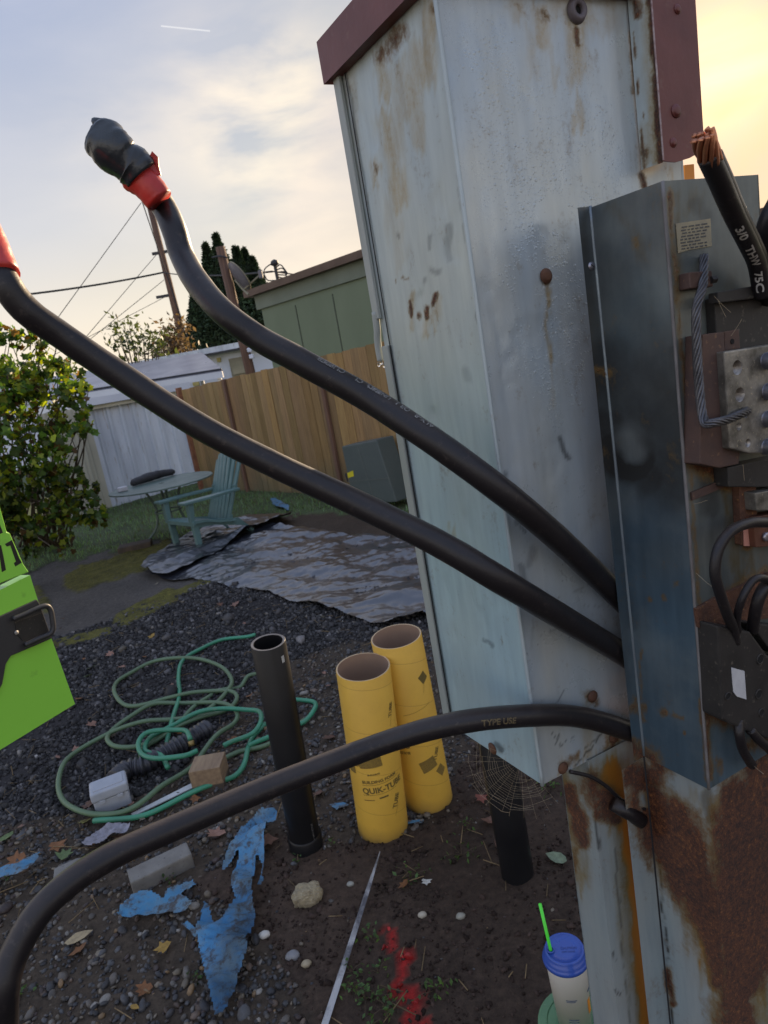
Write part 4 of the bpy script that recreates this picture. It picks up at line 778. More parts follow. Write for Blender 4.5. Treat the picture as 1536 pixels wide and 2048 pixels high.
def tintF(x, y):
    k = np.clip((y-1320)/150, 0, 1)[..., None]; a = fbm(x*.015, y*.008, 97)[..., None]
    return (1-k)*np.array([1.35, 1.35, 1.25])+k*np.array([1.15, 1.5, 1.8])+(a-.5)*np.array([.3, .2, .1])
sheet('front_plate', np.array([*D[:2], ZB]), u3C, FW, ZB, ZT, MAT['panel_metal'], pan, pf_R, pf_G, pf_B, tintf=tintF)
MB().tube([D+up*(z-ZT) for z in np.linspace(ZB, ZT, 40)], .0016, 6).obj('fold', simple('fold_worn', (.10, .085, .08), (.2, .2, .2), rough=.6, ns=90, stretch=(1, 1, .3)), pan, smooth=True)
MB().tube([E_+up*(z-ZT)-nL*.0 for z in np.linspace(ZB, ZT, 40)], .0019, 6).obj('inner_fold', simple('fold_bright', (.24, .30, .33), (.14, .17, .2), rough=.35, ns=60, metal=.4, stretch=(1, 1, .3)), pan, smooth=True)
# return edges so the sheet has depth
MB().prism([np.array([*Rr_[:2], ZB]), np.array([*Rr_[:2], ZT]), np.array([*Rr_[:2], ZT])-nR*.05, np.array([*Rr_[:2], ZB])-nR*.05], u3C, 0, -.0015).obj('right_return', MAT['panel_metal'], pan)
# flange screw and spatter
bolt(1183, 532, Fl, uC, nR, .0030, pan, .0, MAT['screw_metal'], name='screw', h=.0015, slot=True)
MB().add(ico2V*np.array([.012, .004, .013])*(1+.5*rng.uniform(-1, 1, (len(ico2V), 1)))+onp(1214, 742, Fl, uC, nR, .0), ico2F).obj('dried_mud', simple('mud', (.17, .13, .10), rough=.9, ns=200, bs=.8), pan)
fp = lambda x, y, off=0.: onp(x, y, D, uC, nR, off)
def fprism(name, poly, d0, d1, mat, parent=pan, bv=0, label=None):
    q = MB().prism([fp(x, y, d1) for x, y in poly], nR, 0, d0-d1)
    if bv: q.bevel(bv, 2)
    o = q.obj(name, mat, parent)
    if label: o['label'] = label
    return o
# sticker with lines of small print
st = fprism('warning_sticker', [(1352, 447), (1421, 437), (1424, 492), (1378, 500), (1357, 506)], .0002, .0008, MAT['old_paper'], label='yellowed torn paper sticker with small print')
mb = MB()
for r in range(8):
    x = 1360+rng.uniform(0, 5)
    while x < 1416:
        wl = rng.uniform(4, 13)
        if rng.uniform() < .92 and x+wl < 1420: mb.prism([fp(x, 455+r*6.2-(x-1352)*.15, .0011), fp(x+wl, 455+r*6.2-(x+wl-1352)*.15, .0011), fp(x+wl, 457.6+r*6.2-(x+wl-1352)*.15, .0011), fp(x, 457.6+r*6.2-(x-1352)*.15, .0011)], nR, 0, -.0002)
        x += wl+3
mb.obj('print', simple('print_grey', (.12, .12, .11), rough=.8, bs=0), st)
# ground clamp, strand, lug
fprism('clamp_block', [(1380, 544), (1424, 541), (1427, 573), (1381, 577)], .0, .012, MAT['brown_steel'], bv=.0012)
mk('clamp_screw', *lathe([(.0035, -.002), (.0035, .004), (.0028, .005), (.0003, .005)], fp(1422, 560, .012)+u3C*.001, 6, u3C), MAT['bakelite'], pan)
fprism('bracket', [(1405, 669), (1448, 663), (1450, 700), (1461, 897), (1480, 905), (1478, 928), (1440, 936), (1400, 928)], .0, .018, MAT['brown_steel'], bv=.001)
fprism('bracket_tab', [(1449, 663), (1478, 658), (1481, 697), (1450, 702)], .0, .012, MAT['brown_steel'], bv=.001)
mk('tab_hole', *lathe([(.0025, 0), (.0025, .0006)], fp(1464, 683, .012), 14, nR), MAT['hole_black'], pan)
fprism('insulator_base', [(1429, 596), (1600, 566), (1600, 720), (1500, 735), (1437, 735)], .0, .010, MAT['bakelite'], bv=.001)
fprism('insulator_rim', [(1436, 584), (1600, 556), (1600, 585), (1436, 606)], .0102, .02, MAT['bakelite'], bv=.001)
fprism('lower_insulator', [(1456, 935), (1600, 905), (1600, 970), (1530, 974), (1458, 974)], .0, .016, MAT['bakelite'], bv=.001)
lug = fprism('terminal_lug', [(1449, 703), (1600, 680), (1600, 905), (1500, 907), (1461, 897)], .012, .026, MAT['lug_metal'], bv=.0015)
def drill(o, spots, off, depth, mat):
    dg = bpy.context.evaluated_depsgraph_get(); cut = MB()
    for (x, y, r) in spots:
        pr = [(r, -depth)]
        for k in range(12): pr += [(r*1.03, -depth+depth*(k+.4)/12.5), (r*.94, -depth+depth*(k+.9)/12.5)]
        cut.add(*lathe(pr+[(r, .001), (r, .004)], fp(x, y, off), 24, nR))
    c_ = cut.obj('cutter', mat); md = o.modifiers.new('b', 'BOOLEAN'); md.object = c_; md.operation = 'DIFFERENCE'; md.solver = 'EXACT'; md.material_mode = 'TRANSFER'
    bpy.context.view_layer.update(); dg = bpy.context.evaluated_depsgraph_get(); me = bpy.data.meshes.new_from_object(o.evaluated_get(dg)); o.modifiers.clear(); o.data = me
    bpy.data.objects.remove(c_)
drill(lug, ((1475, 735, .0068), (1480, 789, .0068), (1492, 828, .0038), (1478, 853, .0038), (1496, 886, .0042)), .026, .0125, simple('bore_metal', (.55, .53, .50), (.25, .22, .19), rough=.35, metal=.5, ns=120, bs=.2))
def hole(x, y, r, parent, off, n=24):
    c = fp(x, y, off); a = []
    V, Fc = lathe([(r*1.06, .0002), (r, .0006), (r*.97, .0002)], c, n, nR, False, False); mk('bore_edge', V, Fc, MAT['lug_metal'], parent, True)
    V, Fc = lathe([(r*.99, .0005), (r*.985, .0004)], c, n, nR, False, True); mk('bore', V, Fc, simple('bore_dark', (.015, .014, .012), (.20, .19, .19), rough=.5, ns=55, metal=.4, stretch=(1, 1, 1.2), bs=.4) if 'bore_dark' not in MAT else MAT['bore_dark'], parent, True)
for (x, y) in ((1532, 722), (1535, 783), (1534, 838), (1534, 893)):
    c = fp(x, y, .026); pr = []; 
    for k in range(7): pr += [(.0078, k*.0012), (.0068, k*.0012+.0006)]
    mk('set_screw', *lathe([(.008, -.002)]+pr+[(.0045, .0085), (.0045, .006), (.0002, .006)], c, 22, nR), MAT['screw_metal'], lug, True)
# stranded aluminium ground wire
pth = spline([fp(1408, 512, .004), fp(1407, 540, .008), fp(1405, 575, .016), fp(1393, 620, .017), fp(1394, 700, .018), fp(1399, 780, .02), fp(1404, 825, .024), fp(1411, 846, .03), fp(1425, 846, .036), fp(1455, 839, .036), fp(1480, 829, .034), fp(1494, 822, .027)], 14)
T_, U_, W_ = frames(pth); mb = MB(); sl = np.concatenate([[0], np.cumsum(np.linalg.norm(np.diff(pth, axis=0), axis=1))])
for k in range(7):
    ph = sl*120+k*2*math.pi/7; rad = .0027 if k < 7 else 0; mb.tube(pth+rad*(np.cos(ph)[:, None]*U_+np.sin(ph)[:, None]*W_), .0014, 6)
mb.tube(pth, .0016, 6)
gw = mb.obj('ground_wire', MAT['aluminium'], None, smooth=True); setp(gw, 'bare stranded aluminium ground wire held by the brown clamp and bent into the terminal lug', 'wire')
# lower contacts
fprism('rust_column', [(1478, 974), (1512, 968), (1516, 1090), (1498, 1094), (1484, 1090)], .0, .008, MAT['rust_solid'], bv=.0006)
fprism('upper_contact', [(1511, 986), (1600, 970), (1600, 1018), (1514, 1022)], .0, .02, MAT['lug_metal'], bv=.0012)
cb = fprism('contact_block', [(1506, 1034), (1600, 1020), (1600, 1088), (1512, 1095)], .0, .016, simple('contact_rust', (.13, .045, .022), (.07, .03, .02), rough=.6, ns=40), bv=.001)
mk('contact_screw', *lathe([(.0045, 0), (.0045, .003), (.003, .0035), (.0002, .0035)], fp(1529, 1073, .016), 12, nR), MAT['screw_metal'], cb, True)
fprism('pink_tag', [(1488, 1059), (1502, 1057), (1502, 1092), (1489, 1092)], .0085, .0095, MAT['pink_tag'])
fprism('rusty_bracket', [(1393, 1218), (1440, 1192), (1600, 1120), (1600, 1230), (1460, 1245), (1440, 1256), (1410, 1262), (1398, 1255)], .0, .004, MAT['rust_solid'], bv=.0006)
fprism('upper_plate_edge', [(1383, 985), (1440, 962), (1450, 968), (1448, 975), (1385, 1001)], .0, .002, MAT['brown_steel'])
# breaker
brk = fprism('breaker', [(1436, 1252), (1500, 1263), (1536, 1312), (1600, 1330), (1600, 1500), (1530, 1476), (1460, 1448), (1446, 1440)], .0, .024, MAT['bakelite'], bv=.0022, label='black two pole breaker block with a blank white label')
fprism('breaker_shoulder', [(1478, 1242), (1536, 1250), (1600, 1258), (1600, 1325), (1545, 1306), (1512, 1262)], .0, .016, MAT['bakelite'], brk, bv=.0015)
fprism('blank_label', [(1463, 1335), (1489, 1342), (1493, 1399), (1474, 1393), (1467, 1384)], .0242, .0248, MAT['white_sticker'], brk)
for (x, y, r) in ((1520, 1318, .0042), (1455, 1392, .0030), (1517, 1388, .0040), (1522, 1425, .0034)):
    c = fp(x, y, .024); V, Fc = lathe([(r*1.35, .0003), (r*1.2, .0012), (r, .0006)], c, 18, nR, False, False); e = mk('rivet_hole', V, Fc, MAT['bakelite'], brk, True); mk('bore', *lathe([(r, .0006), (r*.99, .0006)], c, 18, nR, False, True), MAT['hole_black'], e)
# lower cover (rusty)
off = .003
D2 = D-nR*off-nL*off; E2 = D2+u3A*SW; Fl2 = E2-u3C*.035
lowc = thing('lower_cover', 'lower steel cover eaten by dark brown rust under the scorched panel, bottom right', 'metal cover', (D2[0], D2[1], 0))
lR = [(1280, 1560, 1300, 1660, 30, .95), (1300, 1600, 1350, 1700, 55, .95), (1340, 1640, 1385, 1760, 62, .95), (1370, 1720, 1430, 1860, 52, .9), (1415, 1850, 1440, 1960, 28, .8), (1310, 1500, 1330, 1560, 30, .8), (1275, 1550, 1330, 1560, 40, .85), (1335, 1940, 1345, 2010, 9, .6), (1440, 1575, 1455, 1990, 14, .6), (1290, 1660, 1310, 1700, 26, .8), (1470, 1600, 1490, 2080, 60, .95), (1530, 1560, 1540, 1900, 60, .95), (1510, 1480, 1560, 1500, 60, .8), (1395, 1560, 1420, 1600, 25, -.5), (1350, 1560, 1400, 1580, 30, -.75), (1283, 1588, 1290, 1610, 10, -.8), (1520, 2000, 1536, 2060, 22, -.8)]
lG = [(1430, 1600, 1445, 2040, 20, .9), (1330, 1730, 1370, 1800, 22, .7), (1370, 1800, 1420, 1960, 24, .7), (1510, 1830, 1480, 1930, 26, 1.5), (1370, 1780, 1425, 1960, 16, 1.4), (1440, 1700, 1450, 1990, 10, 1.4), (1515, 1950, 1530, 2048, 18, 1.), (1335, 1600, 1420, 1600, 20, .5)]
lB = [(1300, 1590, 1318, 1660, 20, .9), (1290, 1560, 1310, 1575, 12, .8), (1318, 1720, 1346, 2048, 2.5, 1), (1412, 1590, 1420, 1640, 12, .5)]
def tintW(x, y): a = fbm(x*.015, y*.008, 99)[..., None]; return np.array([1.02, 1.02, 1.0])+(a-.5)*np.array([-.1, .1, .2])
kw = dict(tintf=tintW)
sheet('side_wall', np.array([*D2[:2], .02]), u3A, SW, .02, ZB+.02, MAT['post_metal'], lowc, lR, lG, lB, flip=True, res=.0034, **kw)
sheet('front_plate', np.array([*D2[:2], .02]), u3C, FW, .02, ZB+.02, MAT['post_metal'], lowc, lR, lG, lB, res=.0034, **kw)
sheet('flange', np.array([*(Fl2)[:2], .02]), u3C, .0349, .02, ZB-.004, MAT['post_metal'], lowc, lR+[(1282, 1690, 1300, 1740, 10, .5)], lG, lB, res=.0034, **kw)
MB().tube([E2+nL*.0005+up*(z-ZT) for z in np.linspace(.02, ZB, 30)], .0012, 6).obj('seam', MAT['seam_dark'], lowc)
# rear post
Qp = P(1190, 1640, .79); QA = isect(1126, 1570, Qp, uA); wA = np.linalg.norm((QA-Qp)[:2]); Qr = Qp
rp = thing('mounting_post', 'galvanised steel mounting post streaked with orange rust below the cabinet', 'post', (Qp[0], Qp[1], 0))
pR = [(1140, 1580, 1165, 1680, 20, .85), (1180, 1560, 1200, 1610, 30, .6), (1210, 1590, 1225, 1630, 26, .85), (1195, 1630, 1235, 1640, 16, .75), (1255, 1560, 1260, 1620, 10, .4), (1150, 1700, 1148, 1740, 10, .5)]
pG = [(1258, 1640, 1300, 2060, 26, 2.0), (1225, 1550, 1262, 1640, 42, 1.6), (1130, 1560, 1160, 1760, 26, .9), (1215, 1640, 1218, 1680, 5, .9), (1235, 1660, 1262, 1900, 26, .55), (1160, 1740, 1175, 1780, 8, .5), (1275, 1700, 1305, 2000, 20, 2.2), (1240, 1580, 1280, 1600, 30, 1.)]
pB = [(1228, 1700, 1262, 2048, 2.2, .5), (1232, 1985, 1240, 1990, 3, .8), (1228, 1905, 1230, 1920, 3, .8), (1190, 1640, 1200, 1700, 3, .8)]
sheet('left_face', np.array([*Qp[:2], 0.0]), u3A, wA, 0, Z0+.003, MAT['post_metal'], rp, pR, pG, pB, flip=True, res=.0034, **kw)
sheet('right_face', np.array([*Qp[:2], 0.0]), u3C, .14, 0, Z0+.003, MAT['post_metal'], rp, pR, pG, pB, res=.0034, **kw)
MB().tube([np.array([*Qp[:2], z]) for z in np.linspace(0, Z0, 20)], .0022, 8).obj('fold', MAT['cabinet_metal'], rp, smooth=True) if False else None
MB().prism([np.array([*Qp[:2], 0])+u3A*wA, np.array([*Qp[:2], 0])+u3A*wA+u3C*.1, np.array([*Qp[:2], Z0])+u3A*wA+u3C*.1, np.array([*Qp[:2], Z0])+u3A*wA], u3A, 0, -.0015).obj('back_face', MAT['cabinet_metal'], rp)
pp_ = lambda x, y, o_=0.: onp(x, y, Qp, uC, nR, o_)
stub = MB().tube([pp_(1226, 1607, .012), pp_(1250, 1621, .02), pp_(1285, 1643, .028)], .0085, 16).obj('cable_stub', MAT['black_rubber'], None, smooth=True); setp(stub, 'short cut off black cable stub poking left out of the rusty cover', 'cable')
stub2 = MB().tube(spline([pp_(1140, 1543, -.0), pp_(1180, 1553, .006), pp_(1212, 1572, .01), pp_(1240, 1598, .012), pp_(1262, 1608, .02), pp_(1290, 1618, .025)], 8), .0024, 8).obj('thin_wire', MAT['black_rubber'], None, smooth=True); setp(stub2, 'thin black wire curving under the cabinet corner towards the rusty post', 'wire')

# ---------------- heavy cables
def textmesh(body, size, subd=1, ext=0):
    cu = bpy.data.curves.new('t', 'FONT'); cu.body = body; cu.size = size; cu.align_x = 'LEFT'; cu.resolution_u = 3; cu.offset = size*.028
    ob = bpy.data.objects.new('t', cu); COL.objects.link(ob); dg = bpy.context.evaluated_depsgraph_get(); me = bpy.data.meshes.new_from_object(ob.evaluated_get(dg))
    bm = bmesh.new(); bm.from_mesh(me); bmesh.ops.triangulate(bm, faces=bm.faces)
    for _ in range(subd): bmesh.ops.subdivide_edges(bm, edges=[e for e in bm.edges if e.calc_length() > size*.18], cuts=1, use_grid_fill=False); bmesh.ops.triangulate(bm, faces=bm.faces)
    bm.verts.index_update()
    V = np.array([v.co[:] for v in bm.verts]); Fc = [tuple(v.index for v in f.verts) for f in bm.faces]; bm.free()
    bpy.data.objects.remove(ob); bpy.data.curves.remove(cu); bpy.data.meshes.remove(me)
    return V, Fc
def cabletext(pts, r, body, size, px_start, mat, parent, flip=False, lift=.0005, side=0., squash=1.0, name='lettering', sx=1.0):
    """print running along a cable: start at the path point nearest the given photo pixel, facing the camera"""
    p = np.asarray(pts); x, y = topx(p); i0 = int(np.argmin(np.hypot(x-px_start[0], y-px_start[1]))); T, _, _ = frames(p)
    V, Fc = textmesh(body, size, 2); s = np.concatenate([[0], np.cumsum(np.linalg.norm(np.diff(p, axis=0), axis=1))])
    rr = np.interp(s, s, np.broadcast_to(r, (len(p),)))
    u = V[:, 0]*sx; v = (V[:, 1]-size*.35)*squash
    if flip: ss = s[i0]-u; v = -v
    else: ss = s[i0]+u
    Q = []
    for a, b_ in zip(ss, v):
        c = np.array([np.interp(a, s, p[:, k]) for k in range(3)]); t_ = np.array([np.interp(a, s, T[:, k]) for k in range(3)]); t_ /= np.linalg.norm(t_)
        rad = np.interp(a, s, rr); w_ = CC-c; w_ -= t_*(w_@t_); w_ /= np.linalg.norm(w_); h = np.cross(w_, t_); h = h if h@CY > 0 else -h
        th = b_/rad+side; Q.append(c+(rad+lift)*(w_*math.cos(th)+h*math.sin(th)))
    return mk(name, np.array(Q), Fc, mat, parent)
def cable(name, label, pxd, dia, group=None, n=24, mat='black_rubber', wob=.028, step=10, cat='cable'):
    """pxd: (x, y, width_px) -> depth from the apparent width"""
    pts = spline([P(x, y, dia*F_PX/wd) for x, y, wd in pxd], step); dia = dia*.88; m_ = len(pts); th = np.arange(n)*2*math.pi/n
    wb = 1+wob*(fbm(np.arange(m_)[:, None]*.35, np.cos(th)[None]*2+3, 5, 3)-.5)*2+wob*1.2*(fbm(np.arange(m_)[:, None]*.12, np.sin(th)[None]*.1, 6, 2)-.5)
    V, Fc, fr = sweep(pts, dia/2, n, True, wb); t = thing(name, label, cat, pts[m_//2], group)
    mk('jacket', V, Fc, MAT[mat], t, True); return t, pts
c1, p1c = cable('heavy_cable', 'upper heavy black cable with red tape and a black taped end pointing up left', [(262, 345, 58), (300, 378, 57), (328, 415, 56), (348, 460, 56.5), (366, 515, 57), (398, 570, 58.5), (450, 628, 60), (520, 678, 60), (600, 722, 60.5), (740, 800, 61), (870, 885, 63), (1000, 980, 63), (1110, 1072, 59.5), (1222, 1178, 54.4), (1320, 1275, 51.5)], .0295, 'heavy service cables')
V, Fc, _ = sweep(spline([P(268, 350, 0.6941), P(292, 368, 0.6941), P(320, 402, 0.6984)], 8), np.interp(np.linspace(0, 1, 17), [0, .15, .5, .85, 1], [.0174, .0166, .0157, .0151, .0146]), 22, True, 1+.035*(fbm(np.arange(17)[:, None]*.9, np.arange(22)[None]*.5, 3)-.5)*2)
mk('red_tape', V, Fc, MAT['red_tape'], c1, True)
mb = MB(); 
tp = [P(296, 318, 0.6854), P(304, 302, 0.6828), P(316, 314, 0.6854), P(317, 330, 0.6880), P(322, 350, 0.6915), P(300, 345, 0.6854)]
mb.prism(tp, CF, 0, .002); mb.obj('tape_flap', MAT['red_tape'], c1)
pe = spline([P(196, 268, 0.6767), P(206, 277, 0.6767), P(222, 295, 0.6767), P(245, 318, 0.6811), P(265, 332, 0.6854), P(283, 352, 0.6897)], 8); mm = len(pe); q = np.linspace(0, 1, mm)
V, Fc, _ = sweep(pe, np.interp(q, [0, .06, .18, .4, .62, .8, 1], [.0118, .0172, .0212, .0220, .0190, .0202, .0186]), 22, True, 1+.12*(fbm(np.arange(mm)[:, None]*.22, np.arange(22)[None]*.35, 9)-.5)*2)
mk('black_tape_end', V, Fc, MAT['black_tape'], c1, True)
V, Fc, _ = sweep(spline([P(188, 252, 0.6750), P(205, 244, 0.6750), P(214, 240, 0.6750)], 5), np.array([.005, .007, .007, .006, .005, .004, .0035, .003, .003, .002, .001]), 8, True); mk('tape_tip', V, Fc, MAT['black_tape'], c1, True)
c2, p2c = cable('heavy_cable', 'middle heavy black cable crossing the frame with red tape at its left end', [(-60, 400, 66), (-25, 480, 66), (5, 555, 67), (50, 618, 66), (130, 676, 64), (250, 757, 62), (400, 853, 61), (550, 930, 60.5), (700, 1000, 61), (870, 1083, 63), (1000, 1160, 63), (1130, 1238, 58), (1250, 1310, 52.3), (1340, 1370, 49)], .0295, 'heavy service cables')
pr = spline([P(-62, 395, .61), P(-25, 478, .6075), P(4, 552, .6)], 8)
V, Fc, _ = sweep(pr, .0152, 22, True, 1+.05*(fbm(np.arange(len(pr))[:, None]*.7, np.arange(22)[None]*.5, 4)-.5)*2); mk('red_tape', V, Fc, MAT['red_tape'], c2, True)
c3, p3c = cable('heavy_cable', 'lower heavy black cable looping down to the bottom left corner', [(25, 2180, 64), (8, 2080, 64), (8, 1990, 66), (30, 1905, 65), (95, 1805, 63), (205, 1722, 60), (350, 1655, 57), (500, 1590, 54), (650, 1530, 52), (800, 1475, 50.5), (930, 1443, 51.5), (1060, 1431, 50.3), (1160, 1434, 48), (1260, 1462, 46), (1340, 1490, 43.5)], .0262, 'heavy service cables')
cabletext(p1c, .0130, 'CLIPPER', .0085, (705, 740), MAT['ink_faint'], c1, flip=True, side=.95)
cabletext(p1c, .0130, '(UL)  CL...', .0085, (770, 778), MAT['ink_faint'], c1, flip=True, side=.95)
cabletext(p1c, .0130, 'ALX-R   OR 1   UNITED', .0075, (880, 850), MAT['ink_faint'], c1, flip=True, side=.95)
cabletext(p3c, .01155, 'TYPE USE', .0085, (955, 1440), MAT['ink_ochre'], c3, side=-.35)
# THW cables at the right
k1 = thing('stranded_cable', 'black cable with bare copper strands at its tip and white print, upper right', 'cable', fp(1480, 450, .05))
pt_ = spline([fp(1416, 312, .075), fp(1438, 360, .07), (fp(1466, 425, .06)), fp(1496, 485, .045), fp(1515, 530, .03), fp(1524, 590, .022)], 14)
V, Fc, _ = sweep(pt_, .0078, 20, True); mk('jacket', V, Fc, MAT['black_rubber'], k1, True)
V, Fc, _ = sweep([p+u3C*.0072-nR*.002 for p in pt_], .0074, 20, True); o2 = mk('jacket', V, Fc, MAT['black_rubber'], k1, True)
ps = spline([fp(1404, 268, .079), fp(1412, 295, .077), fp(1424, 325, .074)], 10); T_, U_, W_ = frames(ps); sl = np.linspace(0, 1, len(ps)); mb = MB()
for ring, cnt, rad in ((0, 9, .0062), (1, 5, .0033)):
    for k in range(cnt):
        ph = sl*1.5+k*2*math.pi/cnt; rr = rad*np.interp(sl, [0, 1], [1.12, 1.0])[:, None]; L_ = len(ps)-int(rng.integers(0, 3)); st_ = int(rng.integers(0, 3))
        mb.tube((ps+rr*(np.cos(ph)[:, None]*U_+np.sin(ph)[:, None]*W_))[st_:], .0019, 6)
mb.obj('copper_strands', MAT['copper'], k1, smooth=True)
cabletext(pt_, .0078, '3/0   THW   75C', .0082, (1466, 440), MAT['ink_white'], k1, side=-.1, lift=.0006, sx=1.75)
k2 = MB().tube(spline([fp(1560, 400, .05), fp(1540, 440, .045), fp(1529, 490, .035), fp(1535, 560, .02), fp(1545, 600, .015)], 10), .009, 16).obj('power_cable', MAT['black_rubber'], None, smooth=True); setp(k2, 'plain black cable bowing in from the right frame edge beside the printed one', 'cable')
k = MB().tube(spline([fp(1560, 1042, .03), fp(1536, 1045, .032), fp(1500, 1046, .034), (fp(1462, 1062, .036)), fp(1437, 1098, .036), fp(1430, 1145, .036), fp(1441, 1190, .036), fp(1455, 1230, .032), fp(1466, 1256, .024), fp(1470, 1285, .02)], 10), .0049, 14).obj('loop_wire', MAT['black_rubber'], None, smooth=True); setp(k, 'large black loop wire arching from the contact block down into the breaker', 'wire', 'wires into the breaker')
k = MB().tube(spline([fp(1475, 1262, .022), fp(1474, 1235, .03), fp(1484, 1198, .036), fp(1504, 1163, .038), fp(1526, 1156, .038), fp(1548, 1172, .036), fp(1556, 1210, .03)], 10), .0036, 12).obj('loop_wire', MAT['black_rubber'], None, smooth=True); setp(k, 'thinner black wire hooping over the breaker beside the large loop', 'wire', 'wires into the breaker')
k = MB().tube(spline([fp(1505, 1262, .018), fp(1510, 1225, .028), fp(1520, 1190, .032), fp(1537, 1166, .032), fp(1560, 1160, .03)], 10), .0056, 14).obj('loop_wire', MAT['black_rubber'], None, smooth=True); setp(k, 'thick short black wire standing up from the breaker at the right edge', 'wire', 'wires into the breaker')
k = MB().tube(spline([fp(1477, 1440, .02), fp(1479, 1470, .024), fp(1486, 1500, .022), fp(1499, 1523, .016), fp(1504, 1530, .014)], 8), .0048, 12).obj('cut_wire', MAT['black_rubber'], None, smooth=True); setp(k, 'cut black wire hanging below the breaker, left one', 'wire', 'wire ends below the breaker')
k = MB().tube(spline([fp(1500, 1460, .022), fp(1518, 1480, .024), fp(1540, 1500, .022), fp(1560, 1530, .02)], 8), .0048, 12).obj('cut_wire', MAT['black_rubber'], None, smooth=True); setp(k, 'cut black wire slanting right below the breaker', 'wire', 'wire ends below the breaker')
# cobweb
m, nt, b, o = newmat('silk'); b.inputs['Base Color'].default_value = (.55, .45, .30, 1); b.inputs['Roughness'].default_value = .4; b.inputs['Alpha'].default_value = .5
wc = P(1042, 1522, .80); mb = MB(); ex = CX*.98-CF*.15; ex /= np.linalg.norm(ex); ey = CY-ex*(CY@ex)
rad_a = np.radians([160, 176, 184, 199, 208, 223, 233, 250, 258, 273, 285, 300, 312])
def wp(r, a, n=0.): return wc+r/F_PX*.8*(math.cos(a)*ex+math.sin(a)*ey*1.0)
for a in rad_a: mb.tube([wp(18, a), wp(rng.uniform(108, 122), a)], .00011, 3)
for j, r in enumerate(np.linspace(26, 108, 19)):
    pts = [wp(r*(1+.02*math.sin(i*2.1+j)), a) for i, a in enumerate(rad_a) if not (rng.uniform() < .12)]
    if len(pts) > 4: mb.tube(pts[int(rng.integers(0, 4)):len(pts)-int(rng.integers(0, 5))], .00014, 3)
cw = mb.obj('cobweb', MAT['silk']); setp(cw, 'golden orb cobweb hanging under the lowest cabinet corner', 'cobweb')
pl_ = ['above the insulator base', 'second above the insulator base', 'from bracket to insulator', 'hanging from the bracket foot', 'beside the large loop wire', 'across the nameplate seam', 'at the tip of the cut wire']
for kk, (a_, b_) in enumerate( (((1428, 592, .02), (1462, 625, .028)), ((1436, 600, .022), (1452, 634, .026)), ((1462, 672, .02), (1484, 638, .026)), ((1486, 928, .02), (1489, 962, .02)), ((1392, 1146, .002), (1432, 1180, .03)), ((1415, 1000, .002), (1386, 1008, .002)), ((1500, 1524, .014), (1527, 1548, .03)))):
    setp(MB().tube([fp(*a_), (fp(*a_)+fp(*b_))/2-up*.0006, fp(*b_)], .00018, 3).obj('cobweb_thread', MAT['silk']), 'single dusty cobweb thread '+pl_[kk], 'cobweb', 'loose cobweb threads')
# ============================================================ YARD OBJECTS
simple('abs_black', (.008, .008, .009), (.012, .012, .013), rough=.36, ns=8, bs=.05, spec=.28); simple('abs_rim', (.13, .13, .135), (.08, .08, .085), rough=.5, ns=40)
simple('tube_inside', (.30, .20, .14), (.26, .17, .12), rough=.85, ns=10); simple('tube_ink', (.30, .19, .03), (.15, .10, .03), rough=.8, ns=300, bs=0); simple('tube_ink_dark', (.10, .075, .025), (.2, .14, .03), rough=.8, ns=300, bs=0)
m, nt, b, o = newmat('tube_yellow'); co = objco(nt); f = noise(nt, co, 9, 6); g_ = noise(nt, co, 160, 4); col = mixc(nt, ramp(nt, f, [(.3, 0.), (.7, 1.)]), (.70, .42, .055), (.60, .35, .05))
szz = nt.nodes.new('ShaderNodeSeparateXYZ'); nt.links.new(co, szz.inputs[0]); an = nd(nt, 'ShaderNodeMath', operation='ARCTAN2'); nt.links.new(szz.outputs[1], an.inputs[0]); nt.links.new(szz.outputs[0], an.inputs[1])
wv_ = mth(nt, 'FRACT', mth(nt, 'ADD', mth(nt, 'MULTIPLY', szz.outputs[2], 6.5), mth(nt, 'MULTIPLY', an.outputs[0], .159155))); ln = ramp(nt, mth(nt, 'ABSOLUTE', mth(nt, 'SUBTRACT', wv_, .5)), [(0, 1.), (.012, 0.)])
col = mixc(nt, mth(nt, 'MULTIPLY', ln, .7), col, (.36, .20, .03)); mud_ = ramp(nt, mth(nt, 'ADD', szz.outputs[2], mth(nt, 'MULTIPLY', mth(nt, 'SUBTRACT', f, .5), .12)), [(.0, .75), (.022, .35), (.06, 0.)]); col = mixc(nt, mud_, col, (.12, .08, .04)); col = mixc(nt, mth(nt, 'MULTIPLY', ramp(nt, g_, [(.6, 0.), (.75, 1.)]), .25), col, (.35, .22, .05))
nt.links.new(col, b.inputs['Base Color']); b.inputs['Roughness'].default_value = .55; bump(nt, b, mth(nt, 'ADD', mth(nt, 'MULTIPLY', ln, -1.0), mth(nt, 'MULTIPLY', g_, .15)), .3, .001)
def hollow(name, base, top, r0, r1, th, mo, mi_, mr, parent, n=48):
    base = np.asarray(base, float); top = np.asarray(top, float); ax = top-base; Lh = np.linalg.norm(ax)
    V, Fc = lathe([(r0, 0), (r1, Lh-.001), (r1-.001, Lh)], base, n, ax, False, False); a = mk(name, V, Fc, mo, parent, True)
    V, Fc = lathe([(r1-th, Lh-.0005), (r0-th, .01)], base, n, ax, False, True); mk('inner_wall', V, Fc, mi_, parent, True)
    V, Fc = lathe([(r1-.001, Lh), (r1-th, Lh-.0004)], base, n, ax, False, False); mk('cut_rim', V, Fc, mr, parent)
    return a
